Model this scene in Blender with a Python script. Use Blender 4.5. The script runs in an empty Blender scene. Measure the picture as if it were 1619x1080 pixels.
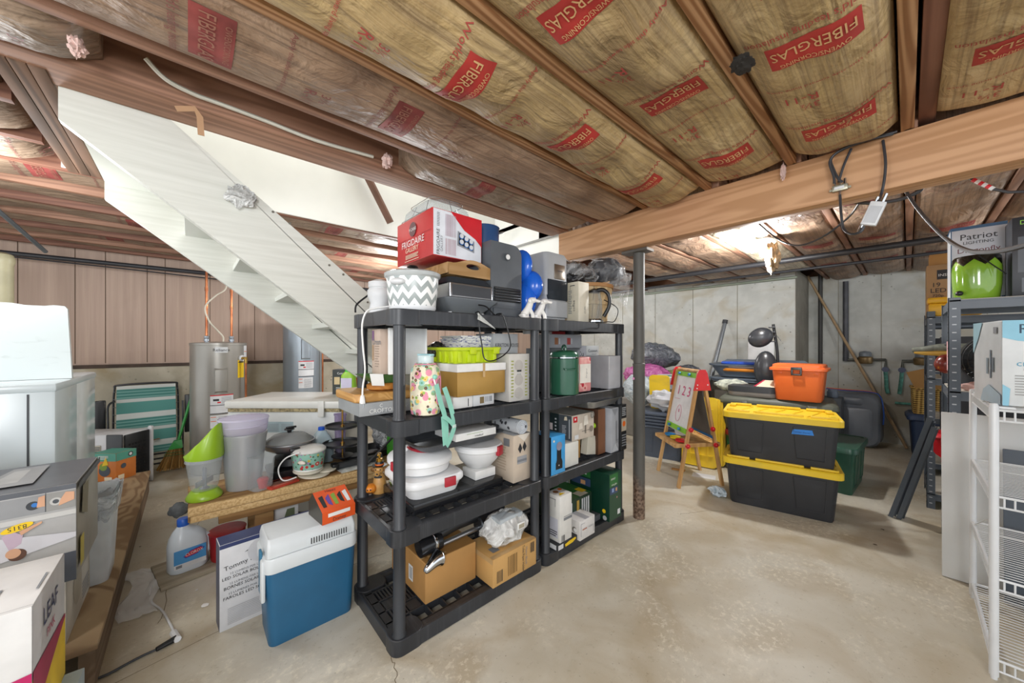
import bpy, bmesh, math, random
from mathutils import Vector, Matrix, noise
random.seed(7)
PI = math.pi
sc = bpy.context.scene
COL = sc.collection

# ---------------------------------------------------------------- camera
CAM_H, FPX, U0, V0 = 1.28, 565.0, 809.5, 545.0
YAW = math.radians(47.9)                       # turned to the left of the joist direction (+Y)
cam_d = bpy.data.cameras.new('camera'); cam = bpy.data.objects.new('camera', cam_d); COL.objects.link(cam)
cam.location = (0, 0, CAM_H); cam.rotation_euler = (PI / 2, 0, YAW)
cam_d.sensor_width = 36; cam_d.lens = FPX / 1619 * 36; cam_d.shift_y = 5 / 1619; cam_d.clip_start = .02
sc.camera = cam

# ---------------------------------------------------------------- world, exposure, lights
w = bpy.data.worlds.new('world'); sc.world = w; w.use_nodes = True
w.node_tree.nodes['Background'].inputs[0].default_value = (.92, .96, 1, 1)
w.node_tree.nodes['Background'].inputs[1].default_value = 1.3
sc.view_settings.view_transform = 'Standard'; sc.view_settings.look = 'None'
sc.view_settings.exposure = 0.42; sc.view_settings.gamma = 1; sc.view_settings.use_curve_mapping = False
sc.cycles.max_bounces = 8; sc.cycles.diffuse_bounces = 5; sc.cycles.caustics_reflective = False
sc.cycles.use_denoising = True; sc.cycles.sample_clamp_indirect = 4

def lamp(kind, loc, power, col=(1, 1, 1), size=.1, rot=None):
    d = bpy.data.lights.new('lamp', kind); d.energy = power; d.color = col
    if kind == 'AREA': d.shape = 'SQUARE'; d.size = size
    else: d.shadow_soft_size = size
    o = bpy.data.objects.new('lamp', d); COL.objects.link(o); o.location = loc
    if rot: o.rotation_euler = rot
    return o
BULB = (-.84, 3.7, 2.0)
lamp('POINT', BULB, 66, (.98, .99, 1), .04)                        # bare bulb over the bins
lamp('AREA', (.75, -.75, 1.75), 34, (.97, .985, 1), .9, (math.radians(78), 0, YAW))   # added soft fill from behind the camera
lamp('POINT', (-1.1, -1.6, 1.8), 42, (.97, .985, 1), .2)            # unseen fill light added at the near end of the room
lamp('POINT', (-2.9, -.75, 1.9), 20, (.97, .985, 1), .12)           # fill added outside the frame to lift the floor by the laundry machine
lamp('POINT', (-3.9, 1.7, 1.85), 36, (.97, .985, 1), .12)             # fill light added over the freezer to brighten the left side
lamp('POINT', (-3.6, 4.3, 2.0), 40, (.97, .985, 1), .1)              # added fill for the far corner, no fixture there
lamp('POINT', (1.2, 4.4, 2.0), 26, (.97, .985, 1), .1)              # extra unseen fill behind the grey shelving, brightens the right side
lamp('AREA', (-2.5, .9, 4.3), 34, (.95, .98, 1), 1.0, (0, 0, 0))   # daylight down the stairwell

# ---------------------------------------------------------------- pixel -> place (photo frame 1619 x 1080)
Fv = Vector((-math.sin(YAW), math.cos(YAW), 0)); Rv = Vector((math.cos(YAW), math.sin(YAW), 0))
def ray(u, v): return Fv + Rv * ((u - U0) / FPX) + Vector((0, 0, (V0 - v) / FPX))
CAMP = Vector((0, 0, CAM_H))
def W(u, v, z=0.0): d = ray(u, v); return CAMP + d * ((z - CAM_H) / d.z)
def WX(u, v, x): d = ray(u, v); return CAMP + d * (x / d.x)
def WY(u, v, y): d = ray(u, v); return CAMP + d * (y / d.y)
def WD(u, v, t): return CAMP + ray(u, v) * t
def dep(P): return (Vector((P[0], P[1], 0))).dot(Fv)
def zat(P, v): return CAM_H + (V0 - v) * dep(P) / FPX

# ---------------------------------------------------------------- materials
def lin(c):
    if isinstance(c, str):
        c = c.lstrip('#'); c = [int(c[i:i + 2], 16) / 255 for i in (0, 2, 4)]
        return tuple(x / 12.92 if x <= .04045 else ((x + .055) / 1.055) ** 2.4 for x in c) + (1,)
    return tuple(c) + (1,)
_m = {}
def M(hexc, rough=.55, metal=0, var=.08, scale=9, bump=0, coat=0, alpha=1, trans=0, emit=None, bscale=60):
    """plain painted / plastic / card surface with a little procedural mottling"""
    key = (hexc, rough, metal, var, scale, bump, coat, alpha, trans, emit, bscale)
    if key in _m: return _m[key]
    m = bpy.data.materials.new('surface_' + str(hexc).strip('#')); m.use_nodes = True
    nt = m.node_tree; b = nt.nodes['Principled BSDF']; L = nt.links
    c = lin(hexc)
    b.inputs['Base Color'].default_value = c; b.inputs['Roughness'].default_value = rough; b.inputs['Metallic'].default_value = metal
    if coat: b.inputs['Coat Weight'].default_value = coat; b.inputs['Coat Roughness'].default_value = .08
    if alpha < 1: b.inputs['Alpha'].default_value = alpha
    if trans: b.inputs['Transmission Weight'].default_value = trans; b.inputs['IOR'].default_value = 1.2
    if emit: b.inputs['Emission Color'].default_value = c; b.inputs['Emission Strength'].default_value = emit
    if var or bump:
        tc = nt.nodes.new('ShaderNodeTexCoord')
        if var:
            n = nt.nodes.new('ShaderNodeTexNoise'); n.inputs['Scale'].default_value = scale; n.inputs['Detail'].default_value = 4
            L.new(tc.outputs['Object'], n.inputs['Vector'])
            r = nt.nodes.new('ShaderNodeValToRGB'); L.new(n.outputs['Fac'], r.inputs[0])
            r.color_ramp.elements[0].position = .3; r.color_ramp.elements[1].position = .7
            r.color_ramp.elements[0].color = tuple(x * (1 - var * 1.6) for x in c[:3]) + (1,)
            r.color_ramp.elements[1].color = tuple(min(1, x * (1 + var)) for x in c[:3]) + (1,)
            L.new(r.outputs[0], b.inputs['Base Color'])
        if bump:
            n2 = nt.nodes.new('ShaderNodeTexNoise'); n2.inputs['Scale'].default_value = bscale; L.new(tc.outputs['Object'], n2.inputs['Vector'])
            bp = nt.nodes.new('ShaderNodeBump'); bp.inputs['Strength'].default_value = bump; bp.inputs['Distance'].default_value = .01
            L.new(n2.outputs['Fac'], bp.inputs['Height']); L.new(bp.outputs[0], b.inputs['Normal'])
    _m[key] = m; return m

class NT:
    """small node-building helper"""
    def __init__(s, name, rough=.7):
        s.m = bpy.data.materials.new(name); s.m.use_nodes = True; s.t = s.m.node_tree; s.b = s.t.nodes['Principled BSDF']
        s.b.inputs['Roughness'].default_value = rough; s.tc = s.t.nodes.new('ShaderNodeTexCoord')
    def n(s, typ, **kw):
        x = s.t.nodes.new('ShaderNode' + typ)
        for k, v in kw.items():
            if k in x.inputs: x.inputs[k].default_value = v
            else: setattr(x, k, v)
        return x
    def l(s, a, b): s.t.links.new(a, b)
    def map(s, scale=(1, 1, 1), rot=(0, 0, 0), coord='Object'):
        mp = s.n('Mapping'); mp.inputs['Scale'].default_value = scale; mp.inputs['Rotation'].default_value = rot
        s.l(s.tc.outputs[coord], mp.inputs['Vector']); return mp.outputs[0]
    def noise(s, scale=1, vec=None, detail=4, dist=0, rough=.5):
        x = s.n('TexNoise'); x.inputs['Scale'].default_value = scale; x.inputs['Detail'].default_value = detail
        x.inputs['Distortion'].default_value = dist; x.inputs['Roughness'].default_value = rough
        if vec: s.l(vec, x.inputs['Vector'])
        else: s.l(s.tc.outputs['Object'], x.inputs['Vector'])
        return x.outputs['Fac']
    def ramp(s, fac, stops):
        r = s.n('ValToRGB'); e = r.color_ramp.elements
        while len(e) < len(stops): e.new(.5)
        for i, (p, c) in enumerate(stops): e[i].position = p; e[i].color = lin(c)
        s.l(fac, r.inputs[0]); return r.outputs[0]
    def mix(s, fac, a, b, mode='MIX'):
        x = s.n('Mix', data_type='RGBA', blend_type=mode)
        if isinstance(fac, (int, float)): x.inputs[0].default_value = fac
        else: s.l(fac, x.inputs[0])
        for i, c in ((6, a), (7, b)):
            if isinstance(c, (str, tuple)): x.inputs[i].default_value = lin(c)
            else: s.l(c, x.inputs[i])
        return x.outputs[2]
    def math(s, op, a, b=0.0):
        x = s.n('Math', operation=op)
        for i, c in ((0, a), (1, b)):
            if isinstance(c, (int, float)): x.inputs[i].default_value = c
            else: s.l(c, x.inputs[i])
        return x.outputs[0]
    def bump(s, h, strength=.3, dist=.01):
        x = s.n('Bump', Strength=strength, Distance=dist); s.l(h, x.inputs['Height']); s.l(x.outputs[0], s.b.inputs['Normal'])
    def col(s, c): s.l(c, s.b.inputs['Base Color'])

_w = {}
def wood(c1, c2, axis='y', freq=34, rough=.65, knots=True, stain=None, key=''):
    """sawn timber: cathedral grain running along the given object axis"""
    k = (c1, c2, axis, freq, rough, stain, key)
    if k in _w: return _w[k]
    t = NT('timber', rough)
    sv = {'x': (.055, 1, 1), 'y': (1, .055, 1), 'z': (1, 1, .055)}[axis]
    v = t.map(sv)
    n = t.noise(7, v, 2, .15)
    g = t.math('SINE', t.math('MULTIPLY', n, freq * 2.4))
    g = t.math('ADD', t.math('MULTIPLY', g, .5), .5)
    fine = t.noise(1, t.map(tuple(a * b for a, b in zip({'x': (4, 260, 260), 'y': (260, 4, 260), 'z': (260, 260, 4)}[axis], (1, 1, 1)))), 2)
    c = t.ramp(g, [(.1, c1), (.85, c2)])
    c = t.mix(t.math('MULTIPLY', fine, .45), c, c2)
    big = t.noise(2.2, None, 5)
    c = t.mix(t.ramp(big, [(.35, '#000000'), (.75, '#a8a8a8')]), c, t.mix(1, c, stain or '#b8a48c', 'MULTIPLY'))
    t.col(c); t.bump(t.math('ADD', g, fine), .08, .002)
    _w[k] = t.m; return t.m
# ---------------------------------------------------------------- geometry builder
_txt = {}
def text_mesh(s, res=2):
    if (s, res) in _txt: return _txt[(s, res)]
    cu = bpy.data.curves.new('t', 'FONT'); cu.body = s; cu.size = 1; cu.resolution_u = res; cu.align_x = 'CENTER'
    o = bpy.data.objects.new('t', cu); me = bpy.data.meshes.new_from_object(o)
    vs = [Vector((v.co.x, v.co.y - .34, 0)) for v in me.vertices]; fs = [tuple(p.vertices) for p in me.polygons]
    wd = (max(v.x for v in vs) - min(v.x for v in vs)) if vs else 1
    bpy.data.objects.remove(o); bpy.data.curves.remove(cu); bpy.data.meshes.remove(me)
    _txt[(s, res)] = (vs, fs, wd); return _txt[(s, res)]

def rr(w, d, r, z=0, n=5, cx=0, cy=0):
    """rounded-rectangle ring"""
    r = max(min(r, w / 2 - 1e-4, d / 2 - 1e-4), 1e-4); out = []
    for q, (sx, sy) in enumerate(((1, 1), (-1, 1), (-1, -1), (1, -1))):
        for i in range(n + 1):
            a = PI / 2 * (q + i / n)
            out.append(Vector((cx + sx * (w / 2 - r) + r * math.cos(a), cy + sy * (d / 2 - r) + r * math.sin(a), z)))
    return out
def circ(r, z=0, n=24, cx=0, cy=0, ry=None):
    return [Vector((cx + r * math.cos(2 * PI * i / n), cy + (ry or r) * math.sin(2 * PI * i / n), z)) for i in range(n)]
def smooth_pts(pts, k=6):
    P = [Vector(p) for p in pts]
    if len(P) < 3: return P
    out = []
    for i in range(len(P) - 1):
        p0 = P[max(i - 1, 0)]; p1 = P[i]; p2 = P[i + 1]; p3 = P[min(i + 2, len(P) - 1)]
        for j in range(k):
            t = j / k
            out.append(.5 * ((2 * p1) + (p2 - p0) * t + (2 * p0 - 5 * p1 + 4 * p2 - p3) * t * t + (3 * p1 - p0 - 3 * p2 + p3) * t ** 3))
    out.append(P[-1]); return out

class G:
    def __init__(s): s.v = []; s.f = []; s.mi = []; s.mats = []; s.T = Matrix.Identity(4)
    def at(s, loc=(0, 0, 0), rz=0, rx=0, ry=0):
        s.T = Matrix.Translation(Vector(loc)) @ Matrix.Rotation(rz, 4, 'Z') @ Matrix.Rotation(ry, 4, 'Y') @ Matrix.Rotation(rx, 4, 'X'); return s
    def add(s, vs, fs, m):
        if m not in s.mats: s.mats.append(m)
        k = s.mats.index(m); b = len(s.v)
        s.v += [s.T @ Vector(v) for v in vs]; s.f += [tuple(i + b for i in f) for f in fs]; s.mi += [k] * len(fs); return s
    def box(s, x0, y0, z0, x1, y1, z1, m, bev=0, seg=2):
        if x0 > x1: x0, x1 = x1, x0
        if y0 > y1: y0, y1 = y1, y0
        if z0 > z1: z0, z1 = z1, z0
        vs = [(x, y, z) for z in (z0, z1) for y in (y0, y1) for x in (x0, x1)]
        fs = [(0, 2, 3, 1), (4, 5, 7, 6), (0, 1, 5, 4), (2, 6, 7, 3), (0, 4, 6, 2), (1, 3, 7, 5)]
        if not bev: return s.add(vs, fs, m)
        bm = bmesh.new(); bv = [bm.verts.new(v) for v in vs]
        for f in fs: bm.faces.new([bv[i] for i in f])
        bev = min(bev, .49 * min(x1 - x0, y1 - y0, z1 - z0))
        bmesh.ops.bevel(bm, geom=list(bm.edges), offset=bev, segments=seg, profile=.5, affect='EDGES')
        bm.verts.index_update(); s.add([v.co.copy() for v in bm.verts], [tuple(v.index for v in f.verts) for f in bm.faces], m); bm.free(); return s
    def loft(s, rings, m, cap0=True, cap1=True, closed=True):
        n = len(rings[0]); vs = [p for r in rings for p in r]; fs = []
        for i in range(len(rings) - 1):
            for j in range(n if closed else n - 1):
                a = i * n + j; b = i * n + (j + 1) % n; fs.append((a, b, b + n, a + n))
        if cap0: fs.append(tuple(reversed(range(n))))
        if cap1: fs.append(tuple(range((len(rings) - 1) * n, len(rings) * n)))
        return s.add(vs, fs, m)
    def lathe(s, prof, m, n=24, c=(0, 0), sy=1, cap0=True, cap1=True):
        return s.loft([circ(max(r, 1e-4), z, n, c[0], c[1], max(r, 1e-4) * sy) for r, z in prof], m, cap0, cap1)
    def cyl(s, p0, p1, r, m, n=12, r2=None, caps=True):
        p0 = Vector(p0); p1 = Vector(p1); return s.tube([p0, p1], r, m, n, r2=r2, caps=caps)
    def tube(s, pts, r, m, n=8, r2=None, caps=True, flat=1):
        pts = [Vector(p) for p in pts]; rings = []; N = len(pts)
        up = Vector((0, 0, 1)); t0 = (pts[1] - pts[0]).normalized()
        if abs(t0.dot(up)) > .95: up = Vector((1, 0, 0))
        a = t0.cross(up).normalized()
        for i, p in enumerate(pts):
            t = (pts[min(i + 1, N - 1)] - pts[max(i - 1, 0)]).normalized()
            a = (a - t * a.dot(t)).normalized(); b = t.cross(a)
            rad = (r if not callable(r) else r(i / (N - 1)))
            if r2 is not None: rad = r + (r2 - r) * i / (N - 1)
            rings.append([p + a * rad * math.cos(2 * PI * j / n) + b * rad * flat * math.sin(2 * PI * j / n) for j in range(n)])
        return s.loft(rings, m, caps, caps)
    def ribbon(s, pts, wdir, w, th, m):
        """flat strap along pts: width w along wdir, thickness th"""
        pts = [Vector(p) for p in pts]; rings = []; N = len(pts)
        for i, p in enumerate(pts):
            t = (pts[min(i + 1, N - 1)] - pts[max(i - 1, 0)]).normalized(); wd = Vector(wdir); wd = (wd - t * wd.dot(t)).normalized(); nn = t.cross(wd)
            rings.append([p + wd * w / 2 + nn * th / 2, p - wd * w / 2 + nn * th / 2, p - wd * w / 2 - nn * th / 2, p + wd * w / 2 - nn * th / 2])
        return s.loft(rings, m)
    def prism(s, poly, a, b, m, plane='yz'):
        """polygon extruded between a and b along the remaining axis"""
        def P(u, v, k): return {'yz': (k, u, v), 'xz': (u, k, v), 'xy': (u, v, k)}[plane]
        n = len(poly); ar = sum(poly[i][0] * poly[(i + 1) % n][1] - poly[(i + 1) % n][0] * poly[i][1] for i in range(n))
        if (ar < 0): poly = poly[::-1]
        if plane == 'xz': a, b = max(a, b), min(a, b)
        else: a, b = min(a, b), max(a, b)
        vs = [P(u, v, a) for u, v in poly] + [P(u, v, b) for u, v in poly]
        fs = [tuple(reversed(range(n))), tuple(range(n, 2 * n))] + [(i, (i + 1) % n, n + (i + 1) % n, n + i) for i in range(n)]
        return s.add(vs, fs, m)
    def quad(s, a, b, c, d, m): return s.add([a, b, c, d], [(0, 1, 2, 3)], m)
    def sheet(s, fn, nu, nv, m, th=0, wrap=False):
        vs = [Vector(fn(i / nu, j / nv)) for j in range(nv + 1) for i in range(nu + 1)]; k = nu + 1
        fs = [(j * k + i, j * k + i + 1, (j + 1) * k + i + 1, (j + 1) * k + i) for j in range(nv) for i in range(nu)]
        if th:
            b = len(vs); vs2 = [v + Vector((0, 0, -th)) for v in vs]
            fs = fs + [tuple(x + b for x in reversed(f)) for f in fs]
            ed = [j for j in range(nu)]
            for i in range(nu):
                fs.append((i + b, i + 1 + b, i + 1, i)); t = nv * k; fs.append((t + i, t + i + 1, t + i + 1 + b, t + i + b))
            for j in range(nv):
                fs.append((j * k, (j + 1) * k, (j + 1) * k + b, j * k + b)); fs.append((j * k + nu + b, (j + 1) * k + nu + b, (j + 1) * k + nu, j * k + nu))
            vs = vs + vs2
        return s.add(vs, fs, m)
    def text(s, t, o, right, up, size, m, wmax=None, warp=None):
        vs, fs, wd = text_mesh(t); r = Vector(right).normalized(); u = Vector(up).normalized(); sx = size
        if wmax and wd * size > wmax: sx = wmax / wd
        P = [Vector(o) + r * v.x * sx + u * v.y * size for v in vs]
        if warp: P = [warp(p) for p in P]
        return s.add(P, fs, m)
    def ball(s, c, r, m, n=14, sz=(1, 1, 1), fn=None):
        vs = []; k = n // 2; c = Vector(c)
        for i in range(k + 1):
            for j in range(n):
                a = PI * i / k; b = 2 * PI * j / n; d = Vector((math.sin(a) * math.cos(b), math.sin(a) * math.sin(b), -math.cos(a)))
                q = r * (fn(d) if fn else 1); vs.append(c + Vector((d.x * sz[0], d.y * sz[1], d.z * sz[2])) * q)
        fs = [(i * n + j, i * n + (j + 1) % n, (i + 1) * n + (j + 1) % n, (i + 1) * n + j) for i in range(k) for j in range(n)]
        return s.add(vs, fs, m)
    def build(s, name, parent=None, loc=None, rz=0, sharp=38, rot=None):
        me = bpy.data.meshes.new(name); me.from_pydata(s.v, [], s.f)
        for m in s.mats: me.materials.append(m)
        me.polygons.foreach_set('material_index', s.mi); me.polygons.foreach_set('use_smooth', [True] * len(s.f))
        me.update(); me.validate(); me.set_sharp_from_angle(angle=math.radians(sharp))
        o = bpy.data.objects.new(name, me); COL.objects.link(o)
        if parent: o.parent = parent
        if loc is not None: o.location = loc
        if rot: o.rotation_euler = rot
        elif rz: o.rotation_euler = (0, 0, rz)
        return o

def tag(o, label=None, cat=None, group=None, kind=None):
    if label: o['label'] = label
    if cat: o['category'] = cat
    if group: o['group'] = group
    if kind: o['kind'] = kind
    return o
def thing(name, label, cat, loc=(0, 0, 0), rz=0, group=None):
    o = bpy.data.objects.new(name, None); COL.objects.link(o); o.location = loc; o.rotation_euler = (0, 0, rz); o.empty_display_size = .1
    return tag(o, label, cat, group)
def dup(root, loc, rz, label=None, group=None):
    def cp(o, par):
        c = o.copy(); COL.objects.link(c); c.parent = par
        for ch in list(o.children): cp(ch, c)
        return c
    kids = list(root.children); r = root.copy(); COL.objects.link(r); r.location = loc; r.rotation_euler = (0, 0, rz)
    if label: r['label'] = label
    if group: r['group'] = group
    for ch in kids: cp(ch, r)
    return r
def struct(g, name, **k): return tag(g.build(name, **k), kind='structure')

WHITE, BLACK, TAN = '#e9e9e6', '#1c1d20', '#b08a5a'
def frame2(A, B):
    """ground frame with x from A to B and y pointing away from the viewer"""
    A = Vector(A); B = Vector(B); d = B - A; d.z = 0; return A, math.atan2(d.y, d.x), d.length
def carton(name, label, cat, A, B, d, h, mats, decals=(), group=None, bev=.002, rz=None, wd=None, seam=None, parts=False):
    """box with printed faces. A, B: bottom corners of its front; d: depth away; mats: one material or {face: material};
    decals: (face, x, y, w, h, mat) or (face, 'text', cx, cy, size, mat[, rot_deg]) in fractions of the face (size in metres)"""
    A, a, w_ = frame2(A, B)
    if rz is not None: a = rz
    if wd is not None: w_ = wd
    g = G()
    base = mats if not isinstance(mats, dict) else mats.get('all') or list(mats.values())[0]
    g.box(0, 0, 0, w_, d, h, base, bev)
    e = .0006
    F = {'front': (Vector((0, -e, 0)), Vector((1, 0, 0)), Vector((0, 0, 1)), w_, h), 'right': (Vector((w_ + e, 0, 0)), Vector((0, 1, 0)), Vector((0, 0, 1)), d, h),
         'left': (Vector((-e, d, 0)), Vector((0, -1, 0)), Vector((0, 0, 1)), d, h), 'top': (Vector((0, 0, h + e)), Vector((1, 0, 0)), Vector((0, 1, 0)), w_, d),
         'back': (Vector((w_, d + e, 0)), Vector((-1, 0, 0)), Vector((0, 0, 1)), w_, h)}
    b = bev
    def rect(f, x, y, ww, hh, m, k=1):
        o, r, u, W_, H_ = F[f]; n = r.cross(u) * (e * (k - 1))
        P = [o + n + r * (W_ * X) + u * (H_ * Y) for X, Y in ((x, y), (x + ww, y), (x + ww, y + hh), (x, y + hh))]; g.quad(*P, m)
    if isinstance(mats, dict):
        for f, m in mats.items():
            if f != 'all':
                W_, H_ = F[f][3], F[f][4]; rect(f, b / W_, b / H_, 1 - 2 * b / W_, 1 - 2 * b / H_, m)
    k = 2
    for dc in decals:
        f = dc[0]; o, r, u, W_, H_ = F[f]; n = r.cross(u)
        if dc[1] == 'text':
            _, _, t, cx, cy, size, m = dc[:7]; rot = math.radians(dc[7]) if len(dc) > 7 else 0
            R = r * math.cos(rot) + u * math.sin(rot); U = u * math.cos(rot) - r * math.sin(rot)
            lim = abs(W_ * math.cos(rot)) + abs(H_ * math.sin(rot))
            g.text(t, o + n * (e * k) + r * (W_ * cx) + u * (H_ * cy), R, U, size, m, wmax=lim * .96)
        elif dc[1] == 'disc':
            _, _, cx, cy, rad, m = dc[:6]; c = o + n * (e * k) + r * (W_ * cx) + u * (H_ * cy)
            g.add([c + r * rad * math.cos(2 * PI * i / 20) + u * rad * math.sin(2 * PI * i / 20) for i in range(20)], [tuple(range(20))], m)
        elif dc[1] == 'poly':
            _, _, pts, m = dc[:4]; g.add([o + n * (e * k) + r * (W_ * X) + u * (H_ * Y) for X, Y in pts], [tuple(range(len(pts)))], m)
        elif dc[1] == 'lines':
            _, _, x, y, ww, hh, cnt, m = dc[:8]
            for i in range(cnt):
                q = ww * (1 - .35 * random.random() * (i % 3 == 2)); rect(f, x, y + hh * (1 - (i + .75) / cnt), q, hh / cnt * .45, m, k)
        elif dc[1] == 'bars':
            _, _, x, y, ww, hh, cnt, m = dc[:8]
            for i in range(cnt): rect(f, x + ww * i / cnt, y, ww / cnt * (.3 + .5 * random.random()), hh, m, k)
        else: rect(f, *dc[1:6], k=k)
        k += .35
    if seam:
        g.box(w_ * .0, d * .5 - .001, h, w_, d * .5 + .001, h + .0007, M('#3a2c1c', .9)); g.box(0, d * .5 - .028, h, w_, d * .5 + .028, h + .0005, seam)
        g.box(-.0007, d * .5 - .028, h - .06, 0, d * .5 + .028, h, seam); g.box(w_, d * .5 - .028, h - .06, w_ + .0007, d * .5 + .028, h, seam)
    o = g.build(name, loc=A, rz=a); return tag(o, label, cat, group)
def third(A, B, C):
    """depth of point C behind the line A-B"""
    A = Vector(A); B = Vector(B); C = Vector(C); d = (B - A); d.z = 0; d.normalize(); n = Vector((-d.y, d.x, 0)); return (C - A).dot(n)
# ================================================================ the setting
def concrete(name, base, dark, light, stain=None, rough=.85, lines=None, scale=1.0, pits=True, coat=0):
    t = NT(name, rough)
    a = t.noise(.9 * scale, None, 6, .4); b = t.noise(7 * scale, None, 8, .2); c = t.noise(60, None, 3)
    col = t.ramp(a, [(.3, dark), (.5, base), (.72, light)])
    col = t.mix(t.math('MULTIPLY', b, .55), col, t.ramp(b, [(.35, dark), (.6, light)]))
    if stain: col = t.mix(t.ramp(t.noise(1.7, t.map((1, 1, 1.6)), 8, .9), [(.50, '#000000'), (.66, '#c0c0c0')]), col, stain)
    if pits:
        v = t.n('TexVoronoi', Scale=16.0); t.l(t.tc.outputs['Object'], v.inputs['Vector'])
        gate = t.ramp(t.noise(2.3, None, 3), [(.5, '#000000'), (.62, '#ffffff')])
        p = t.math('MULTIPLY', t.ramp(v.outputs['Distance'], [(.1, '#ffffff'), (.16, '#000000')]), gate)
        col = t.mix(t.math('MULTIPLY', p, .75), col, '#5c574c')
    t.col(col); t.bump(t.math('ADD', b, t.math('MULTIPLY', c, .4)), .25, .006); return t.m
def floor_mat():
    t = NT('concrete_floor', .55)
    a = t.noise(.8, None, 7, .6); b = t.noise(5, None, 9, .5, .65); c = t.noise(38, t.map((1, .8, 1)), 8, .3, .7); f = t.noise(160, None, 3)
    col = t.ramp(a, [(.3, '#b0a48c'), (.48, '#bab19d'), (.62, '#c8c4b7'), (.75, '#c4c5bb')])
    col = t.mix(t.math('MULTIPLY', t.ramp(b, [(.4, '#000000'), (.65, '#ffffff')]), .5), col, '#cdc8ba')
    col = t.mix(t.math('MULTIPLY', t.ramp(t.noise(2.1, None, 8, .8), [(.5, '#000000'), (.66, '#ffffff')]), .55), col, '#a3906f')
    gate = t.ramp(t.noise(1.6, t.map((1, 1, 3)), 6, .8), [(.5, '#000000'), (.6, '#ffffff')])
    col = t.mix(t.math('MULTIPLY', t.math('MULTIPLY', t.ramp(c, [(.52, '#000000'), (.6, '#ffffff')]), gate), .55), col, '#e3dcc9')
    col = t.mix(t.math('MULTIPLY', t.ramp(c, [(.34, '#ffffff'), (.42, '#000000')]), .3), col, '#8f8268')
    sp = t.ramp(t.noise(70, None, 2), [(.26, '#ffffff'), (.3, '#000000')]); col = t.mix(t.math('MULTIPLY', sp, .5), col, '#6f6552')
    t.col(col); t.bump(t.math('ADD', b, t.math('ADD', t.math('MULTIPLY', c, .4), t.math('MULTIPLY', f, .1))), .2, .005)
    t.l(t.ramp(b, [(.3, '#a0a0a0'), (.7, '#c8c8c8')]), t.b.inputs['Roughness']); return t.m
FLOORM = floor_mat()
WALLM = concrete('concrete_wall', '#bfc0ba', '#a6a7a1', '#d0d1cb', '#a89a7c', .9)
LOWM = concrete('concrete_lower_wall', '#b9b19d', '#978e79', '#cbc4b2', '#a08a5f', .9)

g = G(); g.box(-6.2, -3.5, -.1, 3.6, 7.3, 0, FLOORM)
struct(g, 'floor')
g = G()                                       # saw-cut joints and hairline cracks in the slab
DK = M('#7d725d', .9)
for pts in ([(-1.5, -3, 0), (-2.1, .3, 0), (-2.15, .9, 0)], [(-1.25, .1, 0), (-1.32, .35, 0), (-1.27, .55, 0), (-1.42, .62, 0)], [(-1.15, 2.75, 0), (-1.0, 3.0, 0), (-.7, 3.2, 0), (-.5, 3.22, 0)], [(-4.6, .35, 0), (-3.6, .1, 0), (-2.9, -.05, 0), (-2.3, -.1, 0)]):
    pp = smooth_pts(pts, 10); pp = [p + Vector((random.uniform(-.008, .008), random.uniform(-.008, .008), .0004)) for p in pp]
    for i in range(len(pp) - 1):
        d = (pp[i + 1] - pp[i]).normalized(); n = Vector((-d.y, d.x, 0)) * .0016
        g.quad(pp[i] - n, pp[i + 1] - n, pp[i + 1] + n, pp[i] + n, DK)
struct(g, 'floor_cracks')

def wet_wall():
    m = WALLM.copy(); m.name = 'concrete_wall_damp'; nt = m.node_tree; b = nt.nodes['Principled BSDF']; L = nt.links
    src = b.inputs['Base Color'].links[0].from_socket
    tc = nt.nodes.new('ShaderNodeTexCoord'); mp = nt.nodes.new('ShaderNodeMapping'); mp.inputs['Location'].default_value = (-.02, 0, -.42); mp.inputs['Scale'].default_value = (1.3, 0, 1.0)
    L.new(tc.outputs['Object'], mp.inputs[0]); ln = nt.nodes.new('ShaderNodeVectorMath'); ln.operation = 'LENGTH'; L.new(mp.outputs[0], ln.inputs[0])
    ns = nt.nodes.new('ShaderNodeTexNoise'); ns.inputs['Scale'].default_value = 4; ns.inputs['Detail'].default_value = 8; L.new(tc.outputs['Object'], ns.inputs['Vector'])
    ad = nt.nodes.new('ShaderNodeMath'); ad.operation = 'MULTIPLY_ADD'; L.new(ns.outputs['Fac'], ad.inputs[0]); ad.inputs[1].default_value = .7; L.new(ln.outputs['Value'], ad.inputs[2])
    rp = nt.nodes.new('ShaderNodeValToRGB'); L.new(ad.outputs[0], rp.inputs[0]); rp.color_ramp.elements[0].position = .55; rp.color_ramp.elements[0].color = (.85, .85, .85, 1); rp.color_ramp.elements[1].position = .95; rp.color_ramp.elements[1].color = (0, 0, 0, 1)
    mx = nt.nodes.new('ShaderNodeMix'); mx.data_type = 'RGBA'; L.new(rp.outputs[0], mx.inputs[0]); L.new(src, mx.inputs[6]); mx.inputs[7].default_value = lin('#7d7360'); L.new(mx.outputs[2], b.inputs['Base Color']); return m
WETM = wet_wall()
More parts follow.
